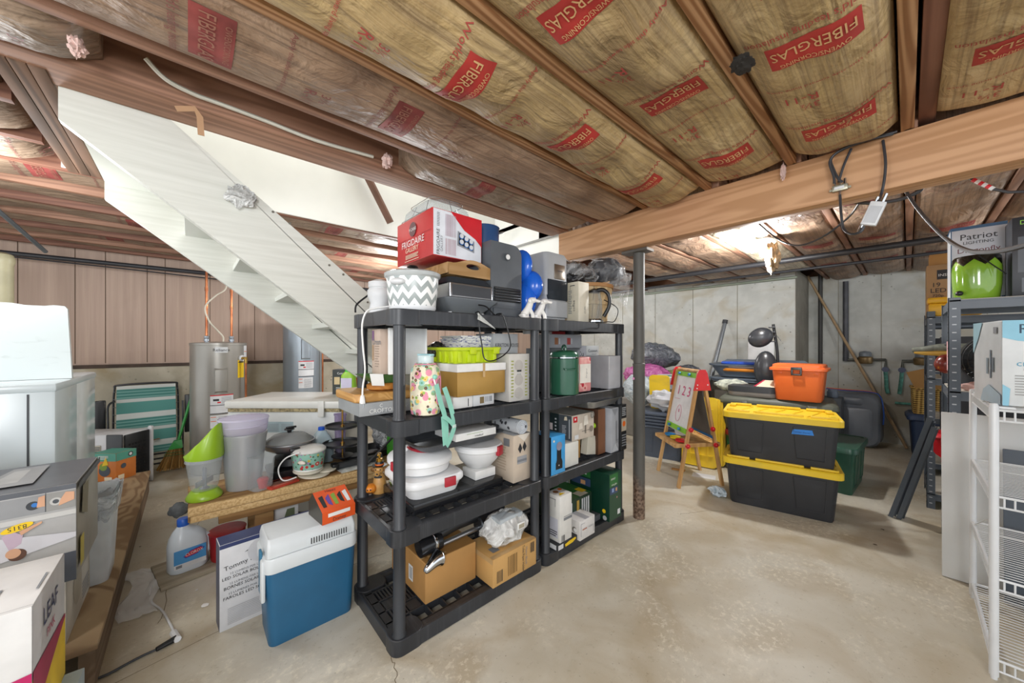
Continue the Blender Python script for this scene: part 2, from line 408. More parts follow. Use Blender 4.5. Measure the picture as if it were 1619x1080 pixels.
# back wall with its jog, board-formed concrete
def form_lines(g, x0, x1, y, z1, step, m):
    x = x0 + .3
    while x < x1: g.box(x - .003, y - .0035, .02, x + .003, y + .002, z1, m); x += step
LINE = M('#8f8a78', .95, var=.3, scale=5)
g = G(); g.box(-5.8, 5.85, 0, -.98, 7.0, 2.27, WALLM); form_lines(g, -5.6, -1.05, 5.85, 2.25, .61, LINE); struct(g, 'wall_back')
g = G(); g.box(-.985, 5.853, 0, -.974, 6.75, 2.265, concrete('concrete_jog', '#8f8b80', '#77736a', '#a09c90', None, .9)); struct(g, 'wall_jog')
g = G(); g.box(-.98, 6.75, 0, 3.6, 7.0, 2.27, WETM); form_lines(g, -.95, 3.5, 6.75, 2.25, .42, LINE); struct(g, 'wall_recess')
# left wall: concrete below, grooved wood panelling above
g = G(); g.box(-5.8, -3.5, 0, -5.5, 5.85, 1.055, LOWM); struct(g, 'wall_left')
def panel_mat():
    t = NT('panelling', .6)
    a = t.noise(1, t.map((1, 30, .9)), 4); b = t.noise(1, t.map((1, 240, 5)), 3); pl = t.noise(1.4, t.map((1, 2.2, .5)), 4)
    c = t.ramp(a, [(.3, '#b0988a'), (.7, '#c4ac9c')]); c = t.mix(t.math('MULTIPLY', b, .35), c, '#8f7462'); c = t.mix(t.math('MULTIPLY', pl, .4), c, '#c3aa96'); t.col(c); return t.m
g = G(); PM = panel_mat(); GR = M('#5f4c3d', .9)
g.box(-5.7, -3.5, 1.055, -5.52, 5.85, 2.3, PM)
y = -3.4; k = 0; steps = [.27, .16, .34, .2, .3, .14, .38]
while y < 5.8: g.box(-5.53, y, 1.09, -5.5185, y + .006, 2.25, GR); y += steps[k % 7]; k += 1
g.box(-5.56, -3.5, 1.04, -5.49, 5.85, 1.075, M('#4d3f36', .8, var=.25))
struct(g, 'wall_left_panelling')
# stairwell walls seen through the floor opening
SW = M('#e2e1db', .75, var=.05, scale=2)
g = G(); g.box(-2.998, -.5, 2.218, -2.984, 2.44, 5.0, SW); struct(g, 'wall_stairwell')
g = G(); g.box(-2.998, 2.45, 2.0, -1.98, 2.55, 5.0, SW); g.box(-2.98, 2.44, 2.255, -1.98, 2.452, 2.275, M('#8d8c88', .8)); struct(g, 'wall_stairwell_end')
g = G(); g.box(-2.984, -.6, 2.505, -1.9, -.5, 5.0, SW); struct(g, 'wall_stairwell_near')
g = G(); g.box(-1.9, -.5, 2.505, -1.86, 2.45, 5.0, SW); struct(g, 'wall_stairwell_right')
g = G(); RJ = wood('#8a644a', '#6f4d38', 'x', 16, .8, key='rim'); g.box(-5.8, 6.96, 2.2, 3.6, 7.0, 2.47, RJ); g.box(-5.8, 5.9, 2.26, -1.0, 5.94, 2.47, RJ); g.box(-5.8, -3.3, 2.28, -5.76, 7.0, 2.47, RJ); g.box(3.56, 2.4, 2.2, 3.6, 7, 2.47, RJ); struct(g, 'wall_rim_joist')
# sub-floor deck above the joists
DECK = wood('#7c5a42', '#54392a', 'x', 20, .8)
g = G(); g.box(-6, -3.3, 2.46, -3.05, 7.0, 2.5, DECK); g.box(-3.05, -3.3, 2.46, -1.9, -.5, 2.5, DECK); g.box(-3.05, 2.45, 2.46, -1.9, 7, 2.5, DECK); g.box(-1.9, -3.3, 2.46, 3.6, 7.0, 2.5, DECK)
struct(g, 'ceiling')

# ---------------------------------------------------------------- timbers overhead
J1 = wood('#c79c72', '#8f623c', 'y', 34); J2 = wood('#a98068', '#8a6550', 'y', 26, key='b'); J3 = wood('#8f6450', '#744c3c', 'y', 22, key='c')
def joist(x, y0, y1, label, group, m=J1, z0=2.21, z1=2.46, w=.04, sag=0):
    g = G(); g.box(-w / 2, y0, z0, w / 2, y1, z1, m, .002)
    return tag(g.build('ceiling_joist', loc=(x, 0, 0)), label, 'joist', group)
GJ = 'joists on the camera side of the beam'
near = [(.42, 'bare timber joist at the corner above the white boxed lamp', J1), (0.0, 'pale straight joist with dark sister board beside the torn insulation end', J1), (-.4, 'swirly grained joist with a knot between two wide insulation bays', J1),
        (-.8, 'joist running between the two bays printed with large red labels', J1), (-1.2, 'joist separating golden insulation from darker stained insulation', J1),
        (-1.6, 'reddish joist below the darker stained insulation', J2)]
for x, lb, m in near: joist(x, -2.9, 2.44, lb, GJ, m)
joist(.055, .95, 2.44, 'short reddish sister board beside the pale straight joist', GJ, J3, 2.235, w=.05)
joist(-1.955, -2.9, 2.31, 'doubled reddish trimmer joist along the stair opening', GJ, J2, w=.18)
for x, lb in ((.42, 'far joist over the grey metal shelving'), (.01, 'far joist with nothing but pipe crossing, middle of the recess'), (-.38, 'far joist crossing behind the hanging signal amplifier'), (-.76, 'far joist beside the lit bare bulb'), (-1.16, 'far joist just past the bulb towards the steel post'),
              (-1.56, 'far joist above the steel post'), (-1.96, 'far joist beyond the end of the beam')):
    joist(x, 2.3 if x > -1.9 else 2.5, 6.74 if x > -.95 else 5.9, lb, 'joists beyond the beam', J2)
for i, x in enumerate((-3.02, -3.42, -3.82, -4.22, -4.62, -5.02, -5.36)):
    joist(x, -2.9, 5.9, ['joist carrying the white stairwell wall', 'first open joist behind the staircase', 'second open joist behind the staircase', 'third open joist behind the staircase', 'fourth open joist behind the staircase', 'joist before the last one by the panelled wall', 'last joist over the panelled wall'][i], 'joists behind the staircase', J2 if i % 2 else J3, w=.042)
for i, x in enumerate((-2.3, -2.68)): joist(x, -2.9, -.5, ['short joist ending at the stair header, nearer one', 'short joist ending at the stair header, farther one'][i], 'joists behind the stair header', J3)
# stair header of three boards
hd = thing('stair_header', 'built-up dark wooden header of three boards over the stair top', 'header', (-2.48, -.42, 2.205))
HM = wood('#7d5f4b', '#56402f', 'x', 18, .8)
for k in range(3): g = G(); g.box(-.53, -.06 + k * .041, 0, .53, -.021 + k * .041, .24, HM, .002); g.build('board', hd)
# main beam
BM_ = wood('#cf9a74', '#b07a54', 'x', 20, .6, stain='#8a6a58', key='beam')
bt = NT('beam_timber', .6)
v = bt.map((.07, 1, 1)); n = bt.noise(7, v, 2, .2); gr = bt.math('ADD', bt.math('MULTIPLY', bt.math('SINE', bt.math('MULTIPLY', n, 60)), .5), .5)
c = bt.ramp(gr, [(.1, '#c79a72'), (.9, '#b4875f')])
vo = bt.n('TexVoronoi', Scale=3.1); bt.l(bt.tc.outputs['Object'], vo.inputs['Vector'])
c = bt.mix(bt.ramp(vo.outputs['Distance'], [(.07, '#a0a0a0'), (.15, '#000000')]), c, '#4f3c34')
c = bt.mix(bt.ramp(bt.noise(1.5, bt.map((1, 1, .4)), 5), [(.5, '#000000'), (.75, '#909090')]), c, '#a8705a')
bt.col(c); bt.bump(gr, .06, .002)
g = G(); g.box(0, 0, 0, 5.4, .12, .235, bt.m, .003)
tag(g.build('main_beam', loc=(-1.97, 2.31, 1.975)), 'heavy laminated wooden beam crossing the ceiling on a steel post', 'beam')

# ---------------------------------------------------------------- insulation batts
def kraft(name, base, dark, light, streak):
    t = NT(name, .5)
    a = t.noise(1, t.map((90, 1.6, 1)), 4); b = t.noise(1, t.map((260, 5, 1)), 2); c = t.noise(3.2, None, 6, .5); d = t.noise(1, t.map((14, .25, 1)), 2)
    col = t.ramp(c, [(.3, dark), (.52, base), (.75, light)])
    col = t.mix(t.math('MULTIPLY', t.ramp(a, [(.45, '#000000'), (.62, '#ffffff')]), .6), col, streak)
    col = t.mix(t.math('MULTIPLY', t.ramp(d, [(.58, '#000000'), (.66, '#ffffff')]), .5), col, streak)
    w_ = t.noise(40, None, 2)
    col = t.mix(t.math('MULTIPLY', t.ramp(b, [(.4, '#000000'), (.6, '#ffffff')]), .3), col, light)
    t.col(col); t.bump(t.math('ADD', t.noise(9, t.map((1, .5, 1)), 5, 1.2), t.math('MULTIPLY', w_, .1)), .8, .03)
    t.b.inputs['Coat Weight'].default_value = .12; t.b.inputs['Coat Roughness'].default_value = .35
    return t.m
K1 = kraft('kraft_facing', '#ac9264', '#8a714d', '#c6ae84', '#6b563c')
K2 = kraft('kraft_facing_stained', '#957962', '#6f5646', '#ab9078', '#5b473a')
K3 = kraft('kraft_facing_grey', '#8f7864', '#685445', '#aa947f', '#584839')
RED1, RED2 = M('#a8322c', .55, var=.15), M('#8f4440', .6, var=.3)
INK1, INK2 = M('#a4413a', .6), M('#86504a', .6)
CREAM1, CREAM2 = M('#c9a070', .6), M('#9a6a58', .6)
def batt(x0, x1, y0, y1, mat, label, group, prints=(), seed=0, low=2.188, edge=2.225, puff=.02, faded=False):
    W_ = x1 - x0
    def zf(x, y):
        s = abs((x - x0) / W_ * 2 - 1); b = 1 - s ** 3.2
        q = noise.noise(Vector((x * 2.6 + seed, y * 1.9, seed))) * puff + noise.noise(Vector((x * 8, y * 6 + seed * 3, 1.3))) * puff * .45
        q += -abs(noise.noise(Vector((x * 5 + y * 3, y * 1.3 - x * 2, seed + 5)))) * puff * .5
        e = min(1, (y - y0) / .12, (y1 - y) / .12); e = 1 - (1 - max(0, e)) ** 2
        return edge + .04 * (1 - e) + ((low - edge) + q) * b * e
    nu = 16; nv = max(8, int((y1 - y0) / .045))
    g = G(); g.sheet(lambda a, b: (x1 - a * W_, y0 + b * (y1 - y0), zf(x1 - a * W_, y0 + b * (y1 - y0))), nu, nv, mat, th=-.12)
    if prints:
        red, ink, cr = (RED2, INK2, CREAM2) if faded else (RED1, INK1, CREAM1)
        def wp(off): return lambda p: Vector((p.x, p.y, zf(p.x, p.y) - off))
        cx = (x0 + x1) / 2
        for py in prints:
            pw, ph = .215, .105; ox = cx + .012
            g.sheet(lambda a, b: wp(.0018)(Vector((ox + pw / 2 - a * pw, py - ph / 2 + b * ph, 0))), 12, 6, red)
            g.text('FIBERGLAS', (ox, py - .012, 0), (-1, 0, 0), (0, 1, 0), .055, cr, wmax=.195, warp=wp(.0045))
            g.text('OWENS/CORNING', (ox, py + .036, 0), (-1, 0, 0), (0, 1, 0), .024, cr, wmax=.165, warp=wp(.0045))
            g.text("World's leading insulation", (ox, py - .083, 0), (-1, 0, 0), (0, 1, 0), .036, ink, wmax=.30, warp=wp(.0035))
            g.text('R-11', (ox - .07, py + .27, 0), (-1, 0, 0), (0, 1, 0), .055, ink, warp=wp(.0035))
            g.text('3\u00bd', (ox - .05, py + .32, 0), (-1, 0, 0), (0, 1, 0), .045, ink, warp=wp(.0035))
            g.text('Apply this side toward living space', (ox, py + .19, 0), (-1, 0, 0), (0, 1, 0), .022, ink, wmax=.31, warp=wp(.0035))
    return tag(g.build('insulation_batt', sharp=80), label, 'insulation', group)
GB = 'insulation on the camera side of the beam'; J = .027
batt(.08, .42 - J, -1.6, 2.33, K1, 'golden insulation batt in the corner bay beside the red sister board', GB, (.6, 1.22, 1.86), 1)
batt(-.4 + J, -J, -1.6, 2.30, K1, 'golden insulation batt with a torn black hole and a drooping beam end', GB, (.18, .77, 1.36, 1.93), 2, low=2.165, puff=.035)
batt(-.8 + J, -.4 - J, -1.6, 2.33, K1, 'golden insulation batt with three red printed labels before the swirly joist', GB, (.2, .77, 1.34, 1.91), 3, puff=.042)
batt(-1.2 + J, -.8 - J, -1.8, 2.33, K1, 'wrinkled golden insulation batt ending at the beam with three small red labels', GB, (.1, .68, 1.25, 1.84), 4, low=2.165, puff=.06)
batt(-1.6 + J, -1.2 - J, -2.2, 2.33, K2, 'brown stained insulation batt with a faded red patch above the boxes', GB, (.05, .64), 5, puff=.02, faded=True)
batt(-1.865, -1.6 - J, .85, 2.33, K3, 'grey brown narrow insulation batt above the stair opening edge', GB, (1.3,), 6, puff=.03, faded=True, low=2.2)
batt(-1.865, -1.6 - J, -2.5, -.22, K3, 'grey brown insulation batt with torn end near the stair header', GB, (-.7,), 7, puff=.03, faded=True, low=2.19)
GF = 'insulation beyond the beam'; fx = [.42, .01, -.38, -.76, -1.16, -1.56, -1.96, -2.36]
lbs = ['stained insulation batt above the grey metal shelving', 'brown insulation batt behind the hanging amplifier cables', 'brown sagging insulation batt between bulb and amplifier', 'pale wrinkled insulation batt lit closely by the bare bulb', 'insulation batt next past the bulb towards the post', 'insulation batt over the concrete wall beside the post', 'shadowy insulation batt beyond the beam end']
for i in range(7):
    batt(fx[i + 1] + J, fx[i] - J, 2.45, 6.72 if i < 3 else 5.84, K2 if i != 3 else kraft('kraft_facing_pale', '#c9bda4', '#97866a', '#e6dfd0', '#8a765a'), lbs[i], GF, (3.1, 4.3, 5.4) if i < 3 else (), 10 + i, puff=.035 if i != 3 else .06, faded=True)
batt(.46, .84, 2.45, 6.72, K2, 'insulation batt in the corner beyond the beam over the blue crate shelf', GF, (), 20, faded=True)
lx = [-3.02, -3.42, -3.82, -4.22, -4.62, -5.02, -5.36]
for i in range(6):
    batt(lx[i + 1] + J, lx[i] - J, -2.6, 5.8, K3, ['first', 'second', 'third', 'fourth', 'fifth', 'sixth'][i] + ' stained insulation batt behind the staircase, counted from the stairwell wall', 'insulation behind the staircase', ((-.6, .9), (.1, 1.9), (-.3, 1.2), (.5, 2.4), (-.5, 1.6), (.2, 2.1))[i], 30 + i, puff=.035, faded=True, low=2.235, edge=2.26)
batt(-2.68 + J, -2.3 - J, -2.6, -.52, K3, 'dim insulation batt between the two short joists at the header', 'insulation behind the stair header', (-1.0,), 41, faded=True)
batt(-3.0 + J, -2.68 - J, -2.6, -.52, K3, 'dim insulation batt with a curled ragged end by the header', 'insulation behind the stair header', (-.8,), 42, faded=True)
batt(-2.3 + J, -2.055, -2.6, -.52, K3, 'dim insulation batt between header joist and trimmer joist', 'insulation behind the stair header', (), 43, faded=True)

# ---------------------------------------------------------------- staircase
SWD = NT('painted_stair', .45)
f1 = SWD.noise(1, SWD.map((1, 3, 60), rot=(-.673, 0, 0)), 3); c = SWD.ramp(f1, [(.3, '#c9cbc3'), (.7, '#d6d8d1')]); c = SWD.mix(SWD.ramp(SWD.noise(1.2, None, 4), [(.4, '#000000'), (.7, '#707070')]), c, '#c3c2b4')
SWD.col(c); SWD.bump(f1, .12, .002)
st = thing('staircase', 'white painted open wooden staircase rising to the floor opening', 'staircase', (0, 0, 0))
def zb(y): return 2.09 - .79 * (y + .345)
poly = [(-.35, zb(-.35)), (-.35, 2.215), (-.06, 2.215), (2.28, 2.215 - .79 * 2.34), (2.28, 0), (zb(0) / .79 - .0, 0.0)]
for x in (-2.05, -3.0):
    g = G(); g.prism(poly, x, x - .04, SWD.m)
    if x > -2.5:
        for (yy, zz) in ((.55, 1.70), (.75, 1.52), (1.0, 1.33), (1.05, 1.27), (.3, 1.92), (.37, 1.88), (1.3, 1.06), (.62, 1.66)): g.cyl((x, yy, zz), (x + .002, yy, zz), .006, M('#6d6a60', .7), 8)
    g.build('stringer', st)
for k in range(10):
    y = -.02 + k * .235; z = 1.99 - k * .186
    g = G(); g.box(-3.0, y, z - .035, -2.09, y + .26, z, SWD.m, .004); g.build('tread', st)
g = G(); g.box(-2.998, -.345, 2.178, -2.09, -.02, 2.2, SWD.m); g.build('landing_board', st)
# steel post
g = G(); PS = NT('post_steel', .55); pn = PS.noise(6, PS.map((1, 1, .35)), 6, .4)
geo = PS.n('SeparateXYZ'); PS.l(PS.tc.outputs['Object'], geo.inputs[0])
rz_ = PS.ramp(PS.math('ADD', geo.outputs[2], PS.math('MULTIPLY', pn, .5)), [(.42, '#ffffff'), (.58, '#000000')])
PS.col(PS.mix(rz_, PS.ramp(pn, [(.35, '#4a4946'), (.7, '#62605b')]), PS.ramp(PS.noise(50, None, 4), [(.4, '#4a3426'), (.6, '#85705f')])))
pp = thing('steel_post', 'dark grey round steel post with rusty foot under the beam', 'post', (-1.335, 2.475, 0))
g.lathe([(.042, 0), (.042, 1.12), (.045, 1.125), (.045, 1.14), (.040, 1.145), (.040, 1.955)], PS.m, 24); g.build('pipe', pp)
g = G(); g.box(-.1, -.075, 1.955, .1, .03, 1.973, M('#6b6862', .5, .6)); g.build('top_plate', pp)
g = G(); g.cyl((-.02, -.045, 1.03), (-.02, -.03, 1.03), .009, M('#e59ac6', .5), 10); g.build('pink_dot', pp)
# ================================================================ the two black plastic shelving units
def plastic(name, c, c2, rough=.42):
    t = NT(name, rough); n = t.noise(4, None, 5); s = t.noise(1, t.map((3, 60, 3)), 3)
    t.col(t.mix(t.math('MULTIPLY', t.ramp(s, [(.55, '#000000'), (.8, '#ffffff')]), .35), t.ramp(n, [(.3, c), (.7, c2)]), '#5c5f63')); t.bump(t.noise(180, None, 2), .06, .001); return t.m
SHM = plastic('shelf_plastic', '#222428', '#33363b')
SX0, SX1 = -1.89, -1.39
TZ = (.066, .512, .965, 1.428)
def shelf_unit(y0, y1, label):
    W_, D_ = SX1 - SX0, y1 - y0
    root = thing('shelving_unit', label, 'shelf', ((SX0 + SX1) / 2, (y0 + y1) / 2, 0), 0, 'black plastic shelving units')
    hx, hy = W_ / 2, D_ / 2
    for z1 in TZ:
        z0 = z1 - .062
        g = G()
        g.loft([rr(W_, D_, .04, z0, 6), rr(W_, D_, .045, z1 - .003, 6), rr(W_ - .006, D_ - .006, .043, z1, 6), rr(W_ - .03, D_ - .03, .035, z1, 6), rr(W_ - .034, D_ - .034, .033, z1 - .005, 6), rr(W_ - .034, D_ - .034, .033, z0, 6), rr(W_, D_, .04, z0, 6)], SHM, False, False)
        # corner blocks that stand proud of the rim and grip the posts
        for sx in (-1, 1):
            for sy in (-1, 1):
                cx, cy = sx * (hx - .055), sy * (hy - .07)
                g.loft([rr(.114, .144, .042, z0 - .004, 6, cx, cy), rr(.116, .146, .045, z1 - .002, 6, cx, cy), rr(.11, .14, .043, z1 + .001, 6, cx, cy)], SHM)
        # recessed deck: long ribs, cross ribs and fine slats
        for i in range(6): x = -hx + .05 + (W_ - .1) * i / 5; g.box(x - .004, -hy + .018, z1 - .04, x + .004, hy - .018, z1 - .004, SHM)
        ny = 10
        for j in range(ny + 1): y = -hy + .05 + (D_ - .1) * j / ny; g.box(-hx + .018, y - .003, z1 - .04, hx - .018, y + .003, z1 - .005, SHM)
        for i in range(1, 4):
            x = -hx + .05 + (W_ - .1) * (i + .0) / 5; x2 = x + (W_ - .1) / 5
            for j in range(0, ny):
                ya = -hy + .05 + (D_ - .1) * j / ny
                if (i + j) % 2:
                    for q in range(1, 5): yy = ya + (D_ - .1) / ny * q / 5; g.box(x + .004, yy - .004, z1 - .016, x2 - .004, yy + .004, z1 - .005, SHM)
                else: g.box(x + .01, ya + .01, z1 - .012, x2 - .01, ya + (D_ - .1) / ny - .01, z1 - .007, SHM)
        g.box(-hx + .02, -hy + .02, z1 - .045, -hx + .05, hy - .02, z1 - .004, SHM); g.box(hx - .05, -hy + .02, z1 - .045, hx - .02, hy - .02, z1 - .004, SHM)
        g.box(-hx + .02, -hy + .02, z1 - .045, hx - .02, -hy + .05, z1 - .004, SHM); g.box(-hx + .02, hy - .05, z1 - .045, hx - .02, hy - .02, z1 - .004, SHM)
        g.build('shelf_tray', root)
    for sx in (-1, 1):
        for sy in (-1, 1):
            g = G(); x, y = sx * (hx - .036), sy * (hy - .038)
            prof = []
            for a, b in zip(TZ[:-1], TZ[1:]): prof += [(.030, a), (.030, a + .006), (.0255, a + .012), (.025, b - .062)]
            g.lathe(prof, SHM, 20, (x, y)); g.build('post', root)
    return root
U1 = shelf_unit(.615, 1.50, 'black plastic shelving unit holding the chevron slow cooker and floral bottle')
U2 = shelf_unit(1.515, 2.385, 'black plastic shelving unit holding the green canister beside the steel post')

def sb(name, label, cat, y0, y1, xf, d, z0, h, mats, dec=(), group=None, **k):
    return carton(name, label, cat, (xf, y0, z0), (xf, y1, z0), d, h, mats, dec, group, **k)
Wh, Wh2, Cream, Blk, DkG, Gry, LtG = M('#e6e6e4', .5), M('#d6d8da', .5), M('#ddd6c4', .6), M('#17181a', .4), M('#33363a', .5), M('#8d9195', .5), M('#b9bcbf', .5)
Kr, Kr2, KrDk = M('#b5884f', .75, var=.06, scale=5), M('#a5783f', .75, var=.08), M('#7d5a33', .8)
Red, DRed, Blu, Yel, Grn, DGrn, Org, Tape = M('#c8202c', .4), M('#a8202c', .45), M('#2f6fb5', .45), M('#e8c21c', .45), M('#2f7a3c', .5), M('#14402b', .4), M('#e06a1e', .45), M('#c9a877', .3, alpha=.8)
Ink, InkG, Crm = M('#2c2c30', .6), M('#7c7f84', .6), M('#e9dcc0', .6)
Skin = M('#c99a7a', .6)
CHR = M('#c9ccd0', .16, 1, var=0); STEEL = M('#a9acb0', .3, .9, var=.05); DKST = M('#55585c', .35, .8, var=.05)
def glass(name='clear_glass', c='#ffffff', rough=.03, alpha=None):
    k = ('glass', name)
    if k in _m: return _m[k]
    t = NT(name, rough); b = t.b; b.inputs['Base Color'].default_value = lin(c); b.inputs['Transmission Weight'].default_value = 1; b.inputs['IOR'].default_value = 1.12
    tr = t.n('BsdfTransparent'); tr.inputs[0].default_value = lin(c); mx = t.n('MixShader'); mx.inputs[0].default_value = .42 if alpha is None else alpha
    t.b.inputs['Transmission Weight'].default_value = 0; t.b.inputs['Specular IOR Level'].default_value = .8
    out = t.t.nodes['Material Output']; t.l(tr.outputs[0], mx.inputs[1]); t.l(b.outputs[0], mx.inputs[2]); t.l(mx.outputs[0], out.inputs[0])
    _m[k] = t.m; return t.m
CLR = glass('clear_plastic', '#eef2f4', .06, .22); FILM = glass('plastic_film', '#e8eef2', .12, .35); SMK = glass('smoked_plastic', '#3a3f45', .05, .75)

# ---------------------------------------------------------------- top of the near unit
T4 = TZ[3] + .002
# chevron slow cooker
def chev_mat():
    t = NT('chevron_enamel', .3); s = t.n('SeparateXYZ'); t.l(t.tc.outputs['Object'], s.inputs[0])
    ang = t.math('ARCTAN2', s.outputs[1], s.outputs[0]); tri = t.math('PINGPONG', t.math('MULTIPLY', ang, 1 / (2 * PI) * 24), 1.0)
    q = t.math('FRACT', t.math('ADD', t.math('MULTIPLY', s.outputs[2], 19.0), t.math('MULTIPLY', tri, .62)))
    t.col(t.ramp(q, [(.49, '#98a09f'), (.51, '#ecedec')])); return t.m
ck = thing('slow_cooker', 'oval slow cooker with grey and white chevron pattern and lid', 'slow cooker', (-1.51, .755, T4), math.radians(38))
CERA = M('#aeb2b2', .2, var=.03)
g = G(); g.lathe([(.100, .012), (.105, .02), (.114, .09), (.118, .150)], chev_mat(), 48, sy=.86); g.build('body', ck)
g = G(); g.lathe([(.09, 0), (.100, .002), (.106, .012), (.105, .022), (.100, .024)], Wh2, 40, sy=.86); g.build('base', ck)
g = G(); g.lathe([(.117, .146), (.126, .154), (.128, .168), (.122, .172), (.114, .168)], CERA, 40, sy=.86); g.build('rim', ck)
g = G(); g.lathe([(.118, .170), (.107, .178), (.06, .188), (.02, .19)], glass('lid_glass', '#dfe5e6', .03, .3), 40, sy=.86); g.lathe([(.01, .186), (.012, .195), (.026, .2), (.02, .208), (.002, .209)], Blk, 16); g.build('lid', ck)
for a in (-1.75, -1.75 + PI):
    g = G(); r0 = .116; c = Vector((math.cos(a) * r0, math.sin(a) * r0 * .88, .122)); g.ball(c, .036, Wh2, 16, (1, .62, .42)) ; g.build('handle', ck)
g = G(); g.tube(smooth_pts([(-.02, .125, .09), (-.03, .16, .06), (-.05, .17, .02)]), .0045, Wh, 6); g.build('cord', ck)
# white power cord that hangs over the shelf end and ends in a plug
cd = thing('power_cord', 'white appliance cord hanging over the shelf end with its plug', 'cord', (-1.64, .6, T4))
P = [(.02, .1, .03), (.01, .03, .015), (0, -.004, .0), (-.005, -.022, -.06), (.0, -.02, -.16), (.03, -.022, -.26), (.055, -.04, -.33), (.055, -.042, -.37)]
g = G(); g.tube(smooth_pts(P), .004, Wh, 8); g.build('wire', cd)
g = G(); g.loft([rr(.012, .014, .004, 0), rr(.024, .018, .006, -.02), rr(.027, .02, .006, -.035)], Wh); g.box(-.008, -.001, -.052, -.005, .001, -.035, CHR); g.box(.005, -.001, -.052, .008, .001, -.035, CHR)
o = g.build('plug', cd, (.055, -.042, -.37))
cw = thing('small_mixer', 'small white kitchen appliance behind the chevron slow cooker', 'mixer', (-1.80, .72, T4))
g = G(); g.lathe([(.05, 0), (.052, .03), (.045, .06), (.058, .09), (.06, .12), (.05, .135), (.055, .14), (.055, .165), (.02, .18)], Wh2, 24); g.build('body', cw)
g = G(); g.tube(smooth_pts([(-.02, -.05, .1), (-.04, -.1, .05), (-.03, -.11, .01)]), .005, Blk, 6); g.build('cord', cw)
# griddle with glass lid, silver and grey
gr_ = thing('electric_griddle', 'silver and grey electric grill under the wooden tray', 'grill', (-1.62, 1.06, T4))
g = G(); g.loft([rr(.22, .20, .02, .012), rr(.25, .24, .02, .03), rr(.34, .32, .03, .07), rr(.345, .325, .03, .078)], M('#70757a', .4)); g.build('base', gr_)
for sx in (-.1, .1):
    for sy in (-.1, .1): g = G(); g.cyl((sx, sy, 0), (sx, sy, .014), .01, Wh2, 10); g.build('foot', gr_)
g = G(); g.loft([rr(.29, .26, .01, .079), rr(.30, .27, .012, .085), rr(.30, .27, .012, .148), rr(.295, .265, .012, .152)], STEEL); g.box(.1501, -.12, .09, .151, .12, .143, DKST); g.build('heating_box', gr_)
g = G(); g.tube(smooth_pts([(.172, .02, .05), (.2, .05, .04), (.21, .1, .0), (.225, .13, .01)]), .004, Blk, 6); g.build('cord', gr_)
g = G(); g.loft([rr(.3, .28, .03, .153), rr(.26, .24, .04, .185)], SMK); g.build('lid', gr_)
# wooden serving tray with handle holes
OAK = wood('#b89468', '#9c7848', 'y', 16, .5, key='tray')
tr = thing('serving_tray', 'pale wooden serving tray with cut-out handles under the red box', 'tray', (-1.71, 1.085, 1.626))
g = G(); g.box(-.21, -.145, 0, .21, .145, .01, OAK, .002); g.build('bottom', tr)
def side_poly(L):
    top = [(-L + 2 * L * i / 24, .07 + .028 * max(0, math.cos((i / 24 - .5) * PI * 1.25)) ** 1.2 - .012) for i in range(25)]; return [(-L, 0), (L, 0)] + top[::-1]
for sx in (-1, 1):
    g = G(); pl = side_poly(.145); n0 = 9
    # two cheeks and the bridges above and below an oval hand hole
    hole = [(.045 * math.cos(a), .052 + .014 * math.sin(a)) for a in [2 * PI * i / 24 for i in range(24)]]
    def topz(y): return .07 + .028 * max(0, math.cos((y / .29) * PI * 1.25)) ** 1.2 - .012
    xa, xb = sx * .20, sx * .214
    g.prism([(-.145, 0), (-.045, 0), (-.045, topz(-.045))] + [(y, topz(y)) for y in (-.07, -.1, -.12, -.145)], xa, xb, OAK)
    g.prism([(.045, 0), (.145, 0)] + [(y, topz(y)) for y in (.145, .12, .1, .07, .045)], xa, xb, OAK)
    g.prism([(-.045, 0), (.045, 0)] + [p for p in [(.045 * math.cos(a), .052 - .014 * abs(math.sin(a))) for a in [PI * i / 10 for i in range(11)]]], xa, xb, OAK)
    g.prism([(.045 * math.cos(a), .052 + .014 * abs(math.sin(a))) for a in [PI * i / 10 for i in range(11)]][::-1] + [(y, topz(y)) for y in (.045, .02, 0, -.02, -.045)], xa, xb, OAK)
    g.build('handle_end', tr)
for sy in (-1, 1): g = G(); g.box(-.2, sy * .145, .0, .2, sy * .133, .062, OAK, .002); g.build('side', tr)
